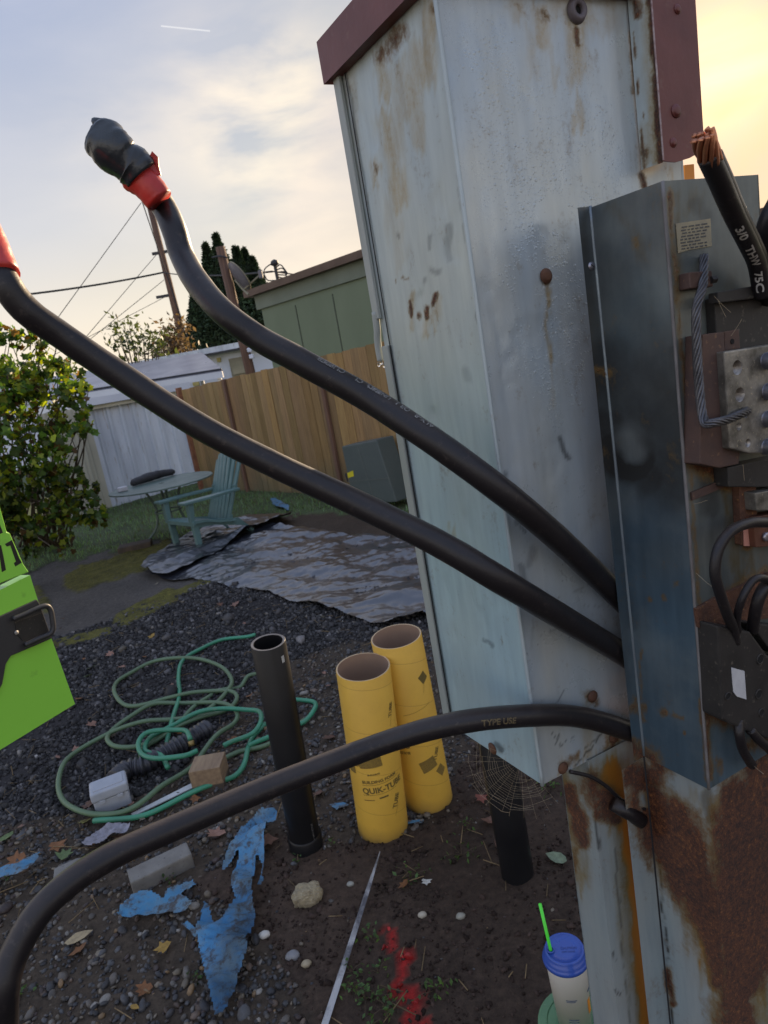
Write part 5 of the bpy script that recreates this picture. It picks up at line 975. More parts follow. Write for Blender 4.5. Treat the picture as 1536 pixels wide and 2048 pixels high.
def frameof(base, top):
    ax = np.asarray(top, float)-np.asarray(base, float); Lh = np.linalg.norm(ax); ax /= Lh; w_ = CC-(np.asarray(base)+np.asarray(top))/2; w_ -= ax*(w_@ax); w_ /= np.linalg.norm(w_); h = np.cross(ax, w_); return ax, w_, h, Lh
def tubeprint(base, top, r, z, th0, body, size, mat, parent, rot=0., sx=1., name='lettering', lift=.0009):
    ax, w_, h, Lh = frameof(base, top); V, Fc = textmesh(body, size, 2) if isinstance(body, str) else body
    u = V[:, 0]*sx; v = V[:, 1]; cu_, su_ = math.cos(rot), math.sin(rot); u, v = u*cu_-v*su_, u*su_+v*cu_
    th = th0+u/r; rr = r+lift
    Q = np.asarray(base)+np.outer(z+v, ax)+rr*(np.cos(th)[:, None]*w_+np.sin(th)[:, None]*h); return mk(name, Q, Fc, mat, parent)
def gridrect(w_, h_, n=10):
    xs = np.linspace(0, w_, n); V = np.array([[x, y, 0] for y in (0, h_) for x in xs]); return V, [(i, i+1, i+1+n, i+n) for i in range(n-1)]
# concrete form tubes
def formtube(label, b0, b1, rr, prints):
    t = thing('form_tube', label, 'cardboard tube', b0, 'yellow concrete form tubes'); s_ = hollow('shell', b0, b1, rr, rr, .005, MAT['tube_yellow'], MAT['tube_inside'], simple('tube_edge', (.55, .40, .24), rough=.8) if 'tube_edge' not in MAT else MAT['tube_edge'], t)
    for (z, th0, body, size, mt, rot, sx) in prints: tubeprint(b0, b1, rr, z, th0, body, size, MAT[mt], s_, rot, sx)
    return t
t1b = GG(765, 1645, -.005); t1t = P(726, 1333, 1.97+.07)
dd = ray(726, 1333); t1t = CC+dd*((t1b[1]-.06)/dd[1])
Pi = [(.205, -.62, 'QUIK-TUBE', .030, 'tube_ink_dark', .10, .92), (.243, -.60, 'BUILDING FORM', .0155, 'tube_ink_dark', .10, 1.0), (.198, -.62, gridrect(.115, .0012), 0, 'tube_ink_dark', .10, 1.), (.236, -.62, gridrect(.13, .0012), 0, 'tube_ink_dark', .10, 1.),
      (.186, .0, gridrect(.03, .006), 0, 'tube_ink_dark', .1, 1), (.176, .50, 'ENTERPRISE', .007, 'tube_ink', .1, 1) if False else (.178, -.60, gridrect(.035, .003), 0, 'tube_ink', .1, 1), (.300, -.62, gridrect(.075, .042), 0, 'tube_ink', .12, 1.), (.346, -.5, 'QUIK', .008, 'tube_ink', .12, 1), (.275, -.35, 'BUILDING', .009, 'tube_ink_dark', .12, 1),
      (.13, .62, 'TUBE', .022, 'tube_ink_dark', 1.2, 1), (.10, .55, gridrect(.05, .001), 0, 'tube_ink', 1.25, 1), (.46, .9, 'TUBE', .02, 'tube_ink_dark', 1.3, 1), (.43, .80, gridrect(.07, .001), 0, 'tube_ink', 1.3, 1), (.30, -1.15, 'QUIK', .02, 'tube_ink', .1, 1), (.27, -1.2, gridrect(.03, .03), 0, 'tube_ink', .1, 1)]
Pi2 = [(.295, -.35, 'QUIK-TUBE', .028, 'tube_ink_dark', 3.3, .92), (.262, -.38, 'BUILDING FORM', .014, 'tube_ink_dark', 3.3, 1.), (.17, .0, gridrect(.055, .045), 0, 'tube_ink', .25, 1.), (.20, .62, 'TUBE', .02, 'tube_ink_dark', 1.1, 1), (.13, .78, gridrect(.03, .04), 0, 'tube_ink', .6, 1), (.40, -.35, gridrect(.10, .0012), 0, 'tube_ink', .15, 1), (.49, .72, gridrect(.03, .035), 0, 'tube_ink_dark', .5, 1), (.46, .66, gridrect(.07, .001), 0, 'tube_ink', 1.3, 1)]
formtube('yellow cardboard concrete form tube with dark print, the nearer and left one', t1b, t1t, .0845, Pi)
t2b = GG(857, 1590, -.005); dd = ray(792, 1272); t2t = CC+dd*((t2b[1]-.05)/dd[1])
formtube('yellow cardboard concrete form tube standing behind the other, partly hidden by the cabinet', t2b, t2t, .083, Pi2)
# black plastic pipes
pb_ = GG(612, 1690, -.03); dd = ray(536, 1284); pt2 = CC+dd*((pb_[1]-.08)/dd[1])
t = thing('black_pipe', 'shiny black plastic pipe standing open in the gravel beside the hose', 'pipe', pb_); s_ = hollow('pipe_wall', pb_, pt2, .050, .0515, .008, MAT['abs_black'], MAT['abs_black'], MAT['abs_rim'], t)
ax, w_, h, Lh = frameof(pb_, pt2); V, Fc = lathe([(.054, 0), (.0555, .01), (.0555, .075), (.051, .08)], pb_, 40, ax, False, False); mk('coupling', V, Fc, MAT['abs_black'], t, True)
mb = MB()
for k in range(46):
    z = .06+k*.0135; tubeh = .004+.004*rng.uniform()
    th = .62; c = pb_+ax*z+.0518*(math.cos(th)*w_+math.sin(th)*h); mb.box(c, (.0012, .0012, tubeh))
o = tubeprint(pb_, pt2, .0508, .04, .60, '||| || |||| | |||  || ||||| ||  | |||| ||| |||  || ||| |||| || |||', .0060, MAT['ink_faint'], s_, math.pi/2)
tubeprint(pb_, pt2, .0513, Lh-.055, .60, gridrect(.010, .022), 0, MAT['ink_white'], s_)
pb2 = GG(1035, 1745, -.02); t = thing('black_pipe', 'dark black plastic pipe stub in shade under the cabinet cobweb', 'pipe', pb2); pt3 = CC+ray(975, 1385)*(pb2[1]-.02)/ray(975, 1385)[1]
hollow('pipe_wall', pb2, pt3, .047, .048, .007, MAT['abs_black'], MAT['abs_black'], MAT['abs_rim'], t)

# black plastic sheet
m, nt, b, o = newmat('black_plastic'); co = objco(nt); f = noise(nt, co, 5, 6, .6, .6); f2 = noise(nt, co, 24, 5, .6, .8)
nt.links.new(mixc(nt, f, (.012, .013, .018), (.024, .026, .034)), b.inputs['Base Color']); b.inputs['Roughness'].default_value = .32; b.inputs['Specular IOR Level'].default_value = 1.0; b.inputs['Coat Weight'].default_value = .8; b.inputs['Coat Roughness'].default_value = .2; bump(nt, b, mth(nt, 'ADD', f, mth(nt, 'MULTIPLY', f2, .5)), .15, .012)
def ridg(x, y, s, o=4):
    a = 1.; t = 0; 
    for i in range(o): t = t+a*(1-np.abs(2*vn(x*2**i, y*2**i, s+i*7)-1))**2; a *= .5
    return t/1.9
def film(name, poly, mat, label, cat, res=.02, amp=.03, z0=.012, fr=3., thick=None, parent=None, bump2=None, tintf=None, rag=6, group=None, px=True, aniso=(1, 1), crump=False, it=3):
    pg = np.array([G(x, y)[:2] for x, y in poly]); mn, mx_ = pg.min(0)-.02, pg.max(0)+.02
    xs = np.arange(mn[0], mx_[0], res); ys = np.arange(mn[1], mx_[1], res); X, Y = np.meshgrid(xs, ys)
    Xw = X+(fbm(X*9, Y*9, 3)-.5)*.004*rag; Yw = Y+(fbm(X*9, Y*9, 6)-.5)*.004*rag
    ins = inpoly(Xw, Yw, [tuple(p) for p in pg])
    rx = X*.8+Y*.6; ry = -X*.6+Y*.8
    Z = gz(X, Y)+z0
    if crump:
        r2 = np.random.default_rng(5); Xc = X+(fbm(X*1.6, Y*1.6, 91)-.5)*.16; Yc = Y+(fbm(X*1.6, Y*1.6, 95)-.5)*.16
        for i_ in range(26):
            an_ = r2.normal(.15, .6); f_ = fr*2.2**r2.uniform(-1.0, 2.0); off_ = r2.uniform(0, 9); gate = np.clip(fbm(X*1.9+i_*5, Y*1.9, 200+i_)*4-1.9, 0, 1)
            pp = (Xc*math.sin(an_)-Yc*math.cos(an_))*f_+off_; Z = Z+amp/f_*np.abs((pp % 1)-.5)*gate
        Z = Z-.25*amp/fr
        Z = np.maximum(Z, gz(X, Y)+.004)
    else: Z = Z+amp*ridg(rx*fr*aniso[0], ry*fr*aniso[1], 11)+amp*.5*ridg(X*fr*2.7, Y*fr*2.7, 23, 3)
    if bump2 is not None: Z = Z+bump2(X, Y)
    ix = np.arange(X.size).reshape(X.shape); c_ = ins[:-1, :-1] & ins[:-1, 1:] & ins[1:, 1:] & ins[1:, :-1]
    Fq = np.stack([ix[:-1, :-1], ix[:-1, 1:], ix[1:, 1:], ix[1:, :-1]], -1)[c_]
    used = np.unique(Fq); mp_ = -np.ones(X.size, int); mp_[used] = np.arange(len(used)); V = np.stack([X, Y, Z], -1).reshape(-1, 3)[used]
    # soften the staircase edge by pulling border vertices along noise
    ti = tintf(V[:, 0], V[:, 1]) if tintf is not None else np.ones((len(V), 3))
    o = mk(name, V, mp_[Fq], mat, smooth=True, attrs={'tint': ti}, parent=parent)
    md = o.modifiers.new('soft', 'SMOOTH'); md.factor = .5; md.iterations = it
    if label: setp(o, label, cat, group)
    return o
def edgeramp(q0, q1, wd, h):
    a = G(*q0)[:2]; b_ = G(*q1)[:2]; d_ = (b_-a)/np.linalg.norm(b_-a)
    def f(X, Y):
        t_ = (X-a[0])*d_[0]+(Y-a[1])*d_[1]; dd_ = np.abs((X-a[0])*-d_[1]+(Y-a[1])*d_[0]); return h*np.exp(-(dd_/wd)**2)*(.7+.6*vn(t_*4, 0, 5))
    return f
sheetpoly = [(300, 1158), (345, 1130), (430, 1100), (520, 1058), (640, 1068), (760, 1078), (860, 1086), (960, 1110), (1000, 1240), (930, 1262), (846, 1245), (800, 1250), (762, 1262), (728, 1248), (690, 1236), (640, 1218), (580, 1205), (540, 1188), (495, 1180), (455, 1176), (420, 1166), (380, 1162), (345, 1166)]
psh = film('plastic_sheet', sheetpoly, MAT['black_plastic'], 'wrinkled black plastic sheet spread on the gravel with a folded flap at its left', 'plastic sheet', res=.008, amp=.065, fr=2.6, z0=.008, crump=True, it=2, rag=.8)
flap = [(284, 1150), (318, 1118), (372, 1088), (420, 1063), (500, 1044), (560, 1034), (592, 1046), (560, 1060), (520, 1072), (470, 1098), (430, 1122), (390, 1142), (345, 1160), (310, 1164)]
setp(film('folded_plastic', flap, MAT['black_plastic'], 'black plastic roll folded over along the left edge of the sheet', 'plastic sheet', res=.008, amp=.05, fr=2.2, z0=.05, crump=True, it=2, rag=.8, bump2=edgeramp((320, 1150), (575, 1052), .07, .035)))

# blue tarp scraps
m, nt, b, o = newmat('blue_tarp'); a = nd(nt, 'ShaderNodeAttribute', attribute_name='tint'); co = objco(nt); f = noise(nt, co, 14, 8, .7); wvn = noise(nt, co, 700, 2)
col = mixc(nt, ramp(nt, f, [(.40, 0.), (.62, .75)]), (.05, .19, .34), (.15, .185, .18)); col = mixc(nt, ramp(nt, noise(nt, co, 30, 8, .75), [(.50, 0.), (.60, .85)]), col, (.05, .038, .03)); col = mixc(nt, 1., col, a.outputs['Color'], 'MULTIPLY')
nt.links.new(col, b.inputs['Base Color']); b.inputs['Roughness'].default_value = .5; b.inputs['Specular IOR Level'].default_value = .3; bump(nt, b, mth(nt, 'ADD', mth(nt, 'MULTIPLY', f, 2.), mth(nt, 'MULTIPLY', wvn, .2)), .6, .006)
c6 = lambda l: [(x/2.56, 1550+y/2.56) for x, y in l]
film('tarp_scrap', c6([(1440, 262), (1360, 270), (1250, 345), (1180, 425), (1135, 525), (1160, 520), (1235, 440), (1215, 490), (1190, 610), (1205, 660), (1165, 750), (1110, 800), (1085, 700), (1050, 668), (1022, 850), (1030, 960), (1055, 1060), (1085, 1180), (1105, 1290), (1160, 1290), (1220, 1160), (1235, 1090), (1300, 990), (1285, 880), (1325, 790), (1308, 640), (1310, 540), (1330, 470), (1345, 500), (1322, 620), (1350, 620), (1375, 430), (1400, 350), (1440, 330)]), MAT['blue_tarp'], 'large torn strip of muddy blue tarp trailing to the bottom edge', 'tarp', res=.0055, amp=.35, fr=9, z0=.02, rag=1, crump=True, it=1, group='torn blue tarp scraps', tintf=lambda X, Y: np.clip(np.array([.7, .78, .85])+(fbm(X*7, Y*7, 11)[:, None]-.5)*1.6, .15, 1.3))
film('tarp_scrap', c6([(610, 772), (690, 668), (780, 648), (850, 672), (875, 640), (1000, 562), (1020, 600), (940, 650), (1000, 675), (965, 730), (800, 752), (650, 782)]), MAT['blue_tarp'], 'small crumpled blue tarp scrap left of the large strip', 'tarp', res=.0055, amp=.3, fr=10, z0=.018, crump=True, it=1, rag=1, group='torn blue tarp scraps')
film('tarp_scrap', c6([(920, 770), (960, 740), (1010, 780), (1020, 830), (990, 835)]), MAT['blue_tarp'], 'tiny dark blue tarp scrap between the two larger pieces', 'tarp', res=.005, amp=.01, fr=10, z0=.008, rag=1, group='torn blue tarp scraps')
film('tarp_scrap', c6([(-60, 640), (-40, 560), (100, 540), (165, 495), (240, 445), (205, 515), (150, 585), (60, 605), (0, 625)]), MAT['blue_tarp'], 'bright blue tarp scrap on the pebbles at the left edge', 'tarp', res=.0055, amp=.28, fr=9, z0=.016, crump=True, it=1, rag=1, group='torn blue tarp scraps')
film('tarp_scrap', [(540, 1006), (552, 1002), (570, 1012), (584, 1022), (582, 1030), (560, 1024), (545, 1018)], MAT['blue_tarp'], 'blue scrap lying on the grass behind the black sheet', 'tarp', res=.02, amp=.03, fr=6, z0=.03, rag=1, group='torn blue tarp scraps')
film('tarp_scrap', [(808, 1638), (850, 1632), (846, 1644), (815, 1646)], MAT['blue_tarp'], 'faint blue fragment just right of the nearer yellow tube foot', 'tarp', res=.005, amp=.004, fr=10, z0=.004, rag=1, group='torn blue tarp scraps')
film('tarp_scrap', [(655, 1608), (690, 1602), (702, 1612), (670, 1620)], MAT['blue_tarp'], 'pale blue fragment left of the nearer yellow tube foot', 'tarp', res=.005, amp=.004, fr=10, z0=.008, rag=1, group='torn blue tarp scraps')
# grey rag
simple('rag_grey', (.30, .29, .33), (.16, .155, .17), rough=.9, ns=60, bs=.9, bd=.006, bns=120)
film('rag', [(165, 1705), (185, 1680), (215, 1668), (245, 1658), (270, 1664), (262, 1676), (230, 1690), (215, 1700), (190, 1712), (172, 1715)], MAT['rag_grey'], 'dirty grey fluffy rag lying below the hose coil', 'rag', res=.007, amp=.035, fr=12, z0=.008, rag=3)
film('paper_scrap', [(1240/2.926, 1000+1820/2.926), (1275/2.926, 1000+1805/2.926), (1280/2.926, 1000+1835/2.926), (1250/2.926, 1000+1850/2.926)], simple('white_paper', (.6, .6, .65), rough=.8), 'small white paper scrap between the wood block and the lower cable', 'paper', res=.006, amp=.01, z0=.012, rag=1)

# garden hose, traced in detail views
c4 = lambda l: [(x/2.926, 1000+y/2.926) for x, y in l]
hA = c4([(1500, 810), (1460, 815), (1300, 835), (1170, 905), (1075, 975), (1050, 1060), (1057, 1170), (1020, 1310), (985, 1430), (975, 1490)])
hB = c4([(1500, 1020), (1450, 1045), (1400, 1090), (1300, 1105), (1200, 1180), (1120, 1240), (1060, 1300), (1000, 1370)])
hC = c4([(1140, 1500), (1115, 1450), (1060, 1432), (980, 1440), (880, 1470), (835, 1520), (860, 1580), (950, 1612), (1090, 1600), (1180, 1560)])
hloop = c4([(835, 1545), (845, 1490), (950, 1420), (1060, 1365), (1200, 1300), (1330, 1245), (1392, 1190), (1370, 1152), (1290, 1138), (1150, 1152), (1000, 1200), (850, 1238), (740, 1236), (685, 1180), (700, 1110), (780, 1050), (900, 985), (1065, 963), (1200, 965), (1310, 1010), (1362, 1080), (1330, 1150), (1240, 1240), (1130, 1310), (1020, 1370), (900, 1440), (780, 1480), (680, 1485), (640, 1440), (680, 1380), (800, 1300), (920, 1240), (1060, 1215), (1200, 1213), (1330, 1225), (1393, 1270), (1370, 1330), (1290, 1420), (1215, 1500), (1140, 1580), (1050, 1660), (950, 1740), (820, 1830), (680, 1885), (520, 1890), (400, 1825), (353, 1720), (375, 1620), (440, 1530), (560, 1450), (680, 1400), (850, 1350), (1000, 1320), (1150, 1295), (1260, 1270)])
hbright = c4([(1000, 1630), (960, 1560), (870, 1540), (900, 1450), (1040, 1370), (1180, 1310), (1330, 1275), (1450, 1270), (1530, 1300), (1545, 1370), (1500, 1430), (1400, 1480), (1330, 1520)])
hlow = c4([(560, 1915), (700, 1905), (850, 1870), (1020, 1800), (1180, 1740), (1300, 1690), (1390, 1630), (1440, 1570), (1460, 1480), (1490, 1400), (1560, 1330)])
hR = [(500, 1505), (530, 1490), (575, 1468), (612, 1450), (632, 1425), (628, 1407), (605, 1402), (575, 1404), (545, 1412)]
hR2 = [(440, 1530), (480, 1512), (530, 1497), (580, 1470), (610, 1445)]
simple('hose_green', (.035, .25, .14), (.045, .19, .11), rough=.4, ns=6, bs=.05, fleck=(.1, .2, .13)); simple('hose_faded', (.10, .165, .085), (.085, .14, .075), rough=.5, ns=6, bs=.05)
hs = thing('garden_hose', 'long green garden hose lying in tangled loops on the gravel', 'hose', G(300, 1480))
def hose(pts, mat, z, r=.0104, name='hose_length'):
    q = np.array([GG(x, y) for x, y in pts]); q[:, 2] += r+.004; q = spline(q, 8); k = np.arange(len(q)); q[:, 2] += z+.006*np.sin(k*.23+z*100); return MB().tube(q, r, 10).obj(name, MAT[mat], hs, smooth=True)
hose(hA, 'hose_green', .012); hose(hB, 'hose_faded', .0); hose(hloop, 'hose_faded', .02); hose(hC, 'hose_green', .07); hose(hbright, 'hose_green', .045); hose(hlow, 'hose_green', .006, .0105); hose(hR, 'hose_green', .01); hose(hR2, 'hose_faded', .0)
e_ = GG(1140/2.926, 1000+1500/2.926, .08); mk('coupling', *lathe([(.012, 0), (.0135, .003), (.0135, .02), (.011, .022)], e_, 14, np.array([.2, -.5, -.8])), simple('brass', (.35, .25, .10), rough=.4, metal=.8), hs, True)
# corrugated drain pipe
cpts = spline([GG(x, y, .04) for x, y in c4([(690, 1690), (760, 1625), (860, 1590), (960, 1530), (1080, 1465), (1180, 1405), (1230, 1370)])], 40); m_ = len(cpts); s = np.concatenate([[0], np.cumsum(np.linalg.norm(np.diff(cpts, axis=0), axis=1))])
fine = np.linspace(0, s[-1], int(s[-1]/.003)); cf = np.stack([np.interp(fine, s, cpts[:, k]) for k in range(3)], 1)
V, Fc, _ = sweep(cf, .037+.005*np.sign(np.sin(fine*2*math.pi/.021))*np.abs(np.sin(fine*2*math.pi/.021))**.4, 20, True); simple('corr_black', (.02, .02, .024), (.05, .05, .058), rough=.35, ns=20, bs=.1)
o = mk('corrugated_pipe', V, Fc, MAT['corr_black'], smooth=True); setp(o, 'short black corrugated drain pipe lying under the hose loops', 'pipe')
# grey outlet box
simple('box_grey', (.36, .38, .42), (.30, .32, .35), rough=.5, ns=20, bs=.05)
pa = GG(196, 1640); pb3 = GG(266, 1612); d_ = (pb3-pa)[:2]; Ld = np.linalg.norm(d_); ang = math.atan2(d_[1], d_[0]); nb_ = np.array([-d_[1], d_[0]])/Ld; cc = (pa[:2]+pb3[:2])/2+nb_*.045
t = thing('outlet_box', 'grey weatherproof outlet box with hinged lid lying beside the hose', 'outlet box', (cc[0], cc[1], pa[2]))
MB().box((cc[0], cc[1], pa[2]+.035), (Ld, .09, .06), ang).bevel(.006).obj('body', MAT['box_grey'], t); MB().box((cc[0], cc[1], pa[2]+.086), (Ld*1.07, .105, .04), ang).bevel(.012, 3).obj('lid', MAT['box_grey'], t)
MB().box((cc[0], cc[1], pa[2]+.1065), (Ld*.86, .075, .006), ang).bevel(.002).obj('lid_panel', MAT['box_grey'], t)
for k in (-.25, .25):
    c_ = cc+d_/Ld*Ld*k-nb_*.049; MB().box((c_[0], c_[1], pa[2]+.062), (.022, .010, .014), ang).bevel(.002).obj('hinge', MAT['box_grey'], t)
# wood block
wb_ = GG(424, 1578); simple('block_wood', (.30, .21, .12), (.17, .11, .07), rough=.8, ns=14, stretch=(4, .6, 4), bs=.5, bd=.002); simple('block_wet', (.09, .06, .04), (.05, .04, .03), rough=.8, ns=14)
t = thing('wood_block', 'weathered square wooden block standing on the ground right of the grey box', 'wood block', wb_)
MB().box(wb_+[0, .02, .062], (.122, .11, .07), .0).bevel(.003).obj('upper_piece', MAT['block_wood'], t); MB().box(wb_+[.0, .02, .013], (.122, .112, .03), .02).bevel(.003).obj('lower_piece', MAT['block_wet'], t)
# white slat
a_ = GG(265, 1635, .008); b_ = GG(392, 1578, .012); d_ = b_-a_; d_ /= np.linalg.norm(d_); s_ = np.cross(d_, up); s_ /= np.linalg.norm(s_)
o = MB().prism([a_+s_*.012, b_+s_*.02, b_-s_*.014, a_-s_*.01], up, 0, .004).obj('white_slat', simple('slat_white', (.50, .52, .52), (.36, .38, .37), rough=.6, ns=12)); setp(o, 'thin dirty white slat under the hose between grey box and wood block', 'slat')
# concrete pieces
simple('concrete', (.20, .19, .17), (.14, .13, .115), rough=.85, ns=18, bs=.5, bd=.003, fleck=(.08, .075, .065))
def block(name, pa, pb_, dep, hgt, label, cat='concrete block', mat='concrete', bev=.006):
    pa = GG(*pa); pb_ = GG(*pb_); d_ = (pb_-pa)[:2]; Ld = np.linalg.norm(d_); nb_ = np.array([-d_[1], d_[0]])/Ld; q = [np.array([*pa[:2], pa[2]]), np.array([*pb_[:2], pa[2]]), np.array([*(pb_[:2]+nb_*dep), pa[2]]), np.array([*(pa[:2]+nb_*dep), pa[2]])]
    o = MB().prism(q, up, -.01, hgt).bevel(bev).obj(name, MAT[mat]); setp(o, label, cat); return o
block('concrete_block', (268, 1792), (390, 1732), .075, .055, 'oblong grey concrete block behind the lower cable')
o = MB().prism([GG(x, y) for x, y in c6([(270, 612), (285, 505), (400, 452), (478, 440), (486, 470), (380, 548)])], up, -.01, .022).bevel(.005).obj('broken_slab', MAT['concrete']); setp(o, 'flat broken triangular concrete piece left of the oblong block', 'concrete piece')
# limestone rock
simple('limestone', (.40, .33, .20), (.24, .20, .13), rough=.85, ns=60, bs=.9, bd=.006, fleck=(.62, .60, .55))
rk = GG(615, 1795, .02); bm = bmesh.new(); bmesh.ops.create_icosphere(bm, subdivisions=4, radius=1); v = np.array([p.co[:] for p in bm.verts]); fcs = [tuple(p.index for p in f.verts) for f in bm.faces]; bm.free()
v = np.sign(v)*np.abs(v)**.75; nn = 1+.5*(fbm(v[:, 0]*1.7+5, v[:, 1]*1.7+v[:, 2], 4)-.5)+.22*(fbm(v[:, 0]*7, v[:, 1]*7+v[:, 2]*5, 9)-.5); v = v*nn[:, None]*np.array([.042, .032, .032])
o = mk('pale_rock', v+rk, fcs, MAT['limestone'], smooth=False); setp(o, 'pale crumbly yellowish rock on the dark soil beside the blue tarp', 'rock')
for k, (x, y, sz, lbl, cl_) in enumerate([(845, 1830, .011, 'small cream stone in the soil, upper one above the cup pipe gap', (.40, .36, .28)), (921, 1832, .012, 'small grey cream stone just right of the cream one', (.28, .27, .22)), (1357, 0, 0, '', 0), (528, 1867, .014, 'small white kidney shaped stone right of the blue tarp', (.55, .53, .48)), (745, 1940, .012, '', 0), (585, 1910, .017, 'round grey stone between the blue tarp and the metal stake', (.22, .22, .23)), (700, 1765, .010, 'small pale stone between rock and yellow tube', (.3, .3, .26)), (612, 1925, .012, 'small cream stone beside the round grey one', (.34, .28, .18))]):
    if not lbl: continue
    c = GG(x, y, sz*.3); vv = ico2V*np.array([1.2, .9, .8])*sz*2*(1+.08*rng.uniform(-1, 1, (len(ico2V), 1))); o = mk('stone', vv+c, ico2F, simple('stone_%d' % k, cl_, rough=.6, ns=80), smooth=True); setp(o, lbl, 'stone', 'single stones on the soil')
# metal stake
a_ = GG(640, 2090, .012); b_ = GG(764, 1724, .05); mid_ = GG(700, 1905, .02); pts = spline([a_, mid_, b_], 14); T_, _, _ = frames(pts); sd = np.cross(T_, up); sd /= np.linalg.norm(sd, axis=1)[:, None]; q = np.linspace(0, 1, len(pts)); wd = np.interp(q, [0, .6, .8, 1], [.015, .013, .011, .002])
V = np.concatenate([pts+sd*wd[:, None]*.6, pts+up*.003+sd*wd[:, None]*0, pts-sd*wd[:, None]*.6, pts-up*.003]); k = len(pts); Fc = [(j*k+i, j*k+i+1, ((j+1) % 4)*k+i+1, ((j+1) % 4)*k+i) for j in range(4) for i in range(k-1)]+[(0, k, 2*k, 3*k)]
m, nt, b, o = newmat('stake'); co = objco(nt); f = noise(nt, co, 9, 7, .65); col = mixc(nt, ramp(nt, f, [(.42, 0.), (.56, 1.)]), (.42, .42, .42), (.10, .10, .11)); nt.links.new(col, b.inputs['Base Color']); b.inputs['Roughness'].default_value = .45; b.inputs['Metallic'].default_value = .3
o = mk('metal_stake', V, Fc, MAT['stake']); setp(o, 'long flat pointed grey metal stake lying towards the bottom edge', 'stake')
# red painted clods
n = 150; X = rng.uniform(-.25, .1, n*8); Y = rng.uniform(1.05, 1.75, n*8); x, y = topx(np.stack([X, Y, X*0], -1))
rv = caps(x, y, [(775, 1860, 800, 1930, 12, .9), (770, 1895, 825, 1915, 12, 1), (795, 1930, 800, 1955, 12, .95), (790, 1975, 830, 2000, 17, 1), (830, 1990, 815, 2048, 14, .8), (840, 2045, 870, 2110, 18, 1)]); kk = (rv > .7); X, Y = X[kk][:n], Y[kk][:n]; n = len(X)
s = rng.lognormal(math.log(.007), .5, n); S = np.stack([s, s*rng.uniform(.6, 1, n), s*rng.uniform(.3, .7, n)], 1)
inst('painted_soil', ico2V, ico2F, np.stack([X, Y, gz(X, Y)+S[:, 2]*.1], 1), S, rotmats(n), np.array([.40, .022, .02])*rng.uniform(.3, 1.1, (n, 1)), MAT['pebble'], label='soil clods sprayed bright red with marking paint', jit=.22)
# soil crumbs
attrmat('crumb', .95, .3, 80, spec=.08)
X, Y, px, py = scatter(16000, -.9, 1.1, 1.0, 2.6, [4], dens=lambda X, Y, px, py: .25+.75*(fbm(X*6, Y*6, 111) > .5)); n = len(X)
s = rng.lognormal(math.log(.0050), .5, n); S = np.stack([s, s*rng.uniform(.6, 1, n), s*rng.uniform(.4, .8, n)], 1)
inst('soil_crumbs', cubeV, cubeF, np.stack([X, Y, gz(X, Y)+S[:, 2]*.1], 1), S, rotmats(n), np.array([.046, .032, .026])*rng.uniform(.5, 1.6, (n, 1)), MAT['crumb'], label='loose dark soil crumbs', jit=.3)

# low weeds
def weed(x, y, r, lbl):
    c = GG(x, y); n = int(26*(r/.05)); C_ = c+rng.normal(size=(n, 3))*np.array([r*.55, r*.55, .006])+[0, 0, .014]; C_[:, 2] = np.maximum(C_[:, 2], c[2]+.004)
    t = thing('weed', lbl, 'weed', c, 'green weeds on the soil'); leafinst('leaves', C_, rng.uniform(.009, .02, n), np.array([.07, .13, .04])*rng.uniform(.6, 1.6, (n, 1)), MAT['leaf'], t, flat=.45)
    mb = MB()
    for k in range(0, n, 3): mb.tube([c, (c+C_[k])/2+[0, 0, .006], C_[k]], .0007, 4)
    mb.obj('stems', MAT['stem'], t)
c7 = lambda x, y: (550+x/2.363, 1600+y/2.363)
for x, y, r, l in [(650, 350, .045, 'weed patch right of the metal stake tip'), (880, 245, .05, 'largest weed patch, between stake tip and dark pipe'), (905, 120, .03, 'weed patch behind the farther yellow tube foot'), (755, 890, .045, 'weed patch right of the red paint'), (455, 650, .03, 'weed just left of the upper red paint'), (370, 895, .04, 'weed on the right edge of the metal stake near the bottom'), (430, 940, .035, 'weed right beside the one touching the stake'), (530, 985, .04, 'weed left of the lowest red paint'), (490, 810, .025, 'small weed between stake and middle red paint'), (360, 815, .03, 'small weed touching the stake, middle one'), (500, 940, .025, 'small weed above the one by the lowest red paint'), (105, 290, .02, 'tiny weed below the black pipe foot'), (275, 207, .012, 'tiny sprig right of the black pipe foot'), (520, 1040, .03, 'weed at the bottom edge left of the red paint')]: weed(*c7(x, y), r, l)
for x, y, r, l in [(345, 1765, .02, 'tiny weed in front of the oblong concrete block'), (40, 1985, .04, 'weed inside the bend of the lower cable'), (1100, 1570, .05, 'shaded weeds beyond the cabinet corner under the cobweb'), (1010, 1600, .03, 'small weeds left of the shaded ones beyond the cabinet'), (395, 1950, .02, 'tiny sprig on the pebbles left of the large blue strip'), (20, 1755, .025, 'weed above the left blue scrap')]: weed(x, y, r, l)
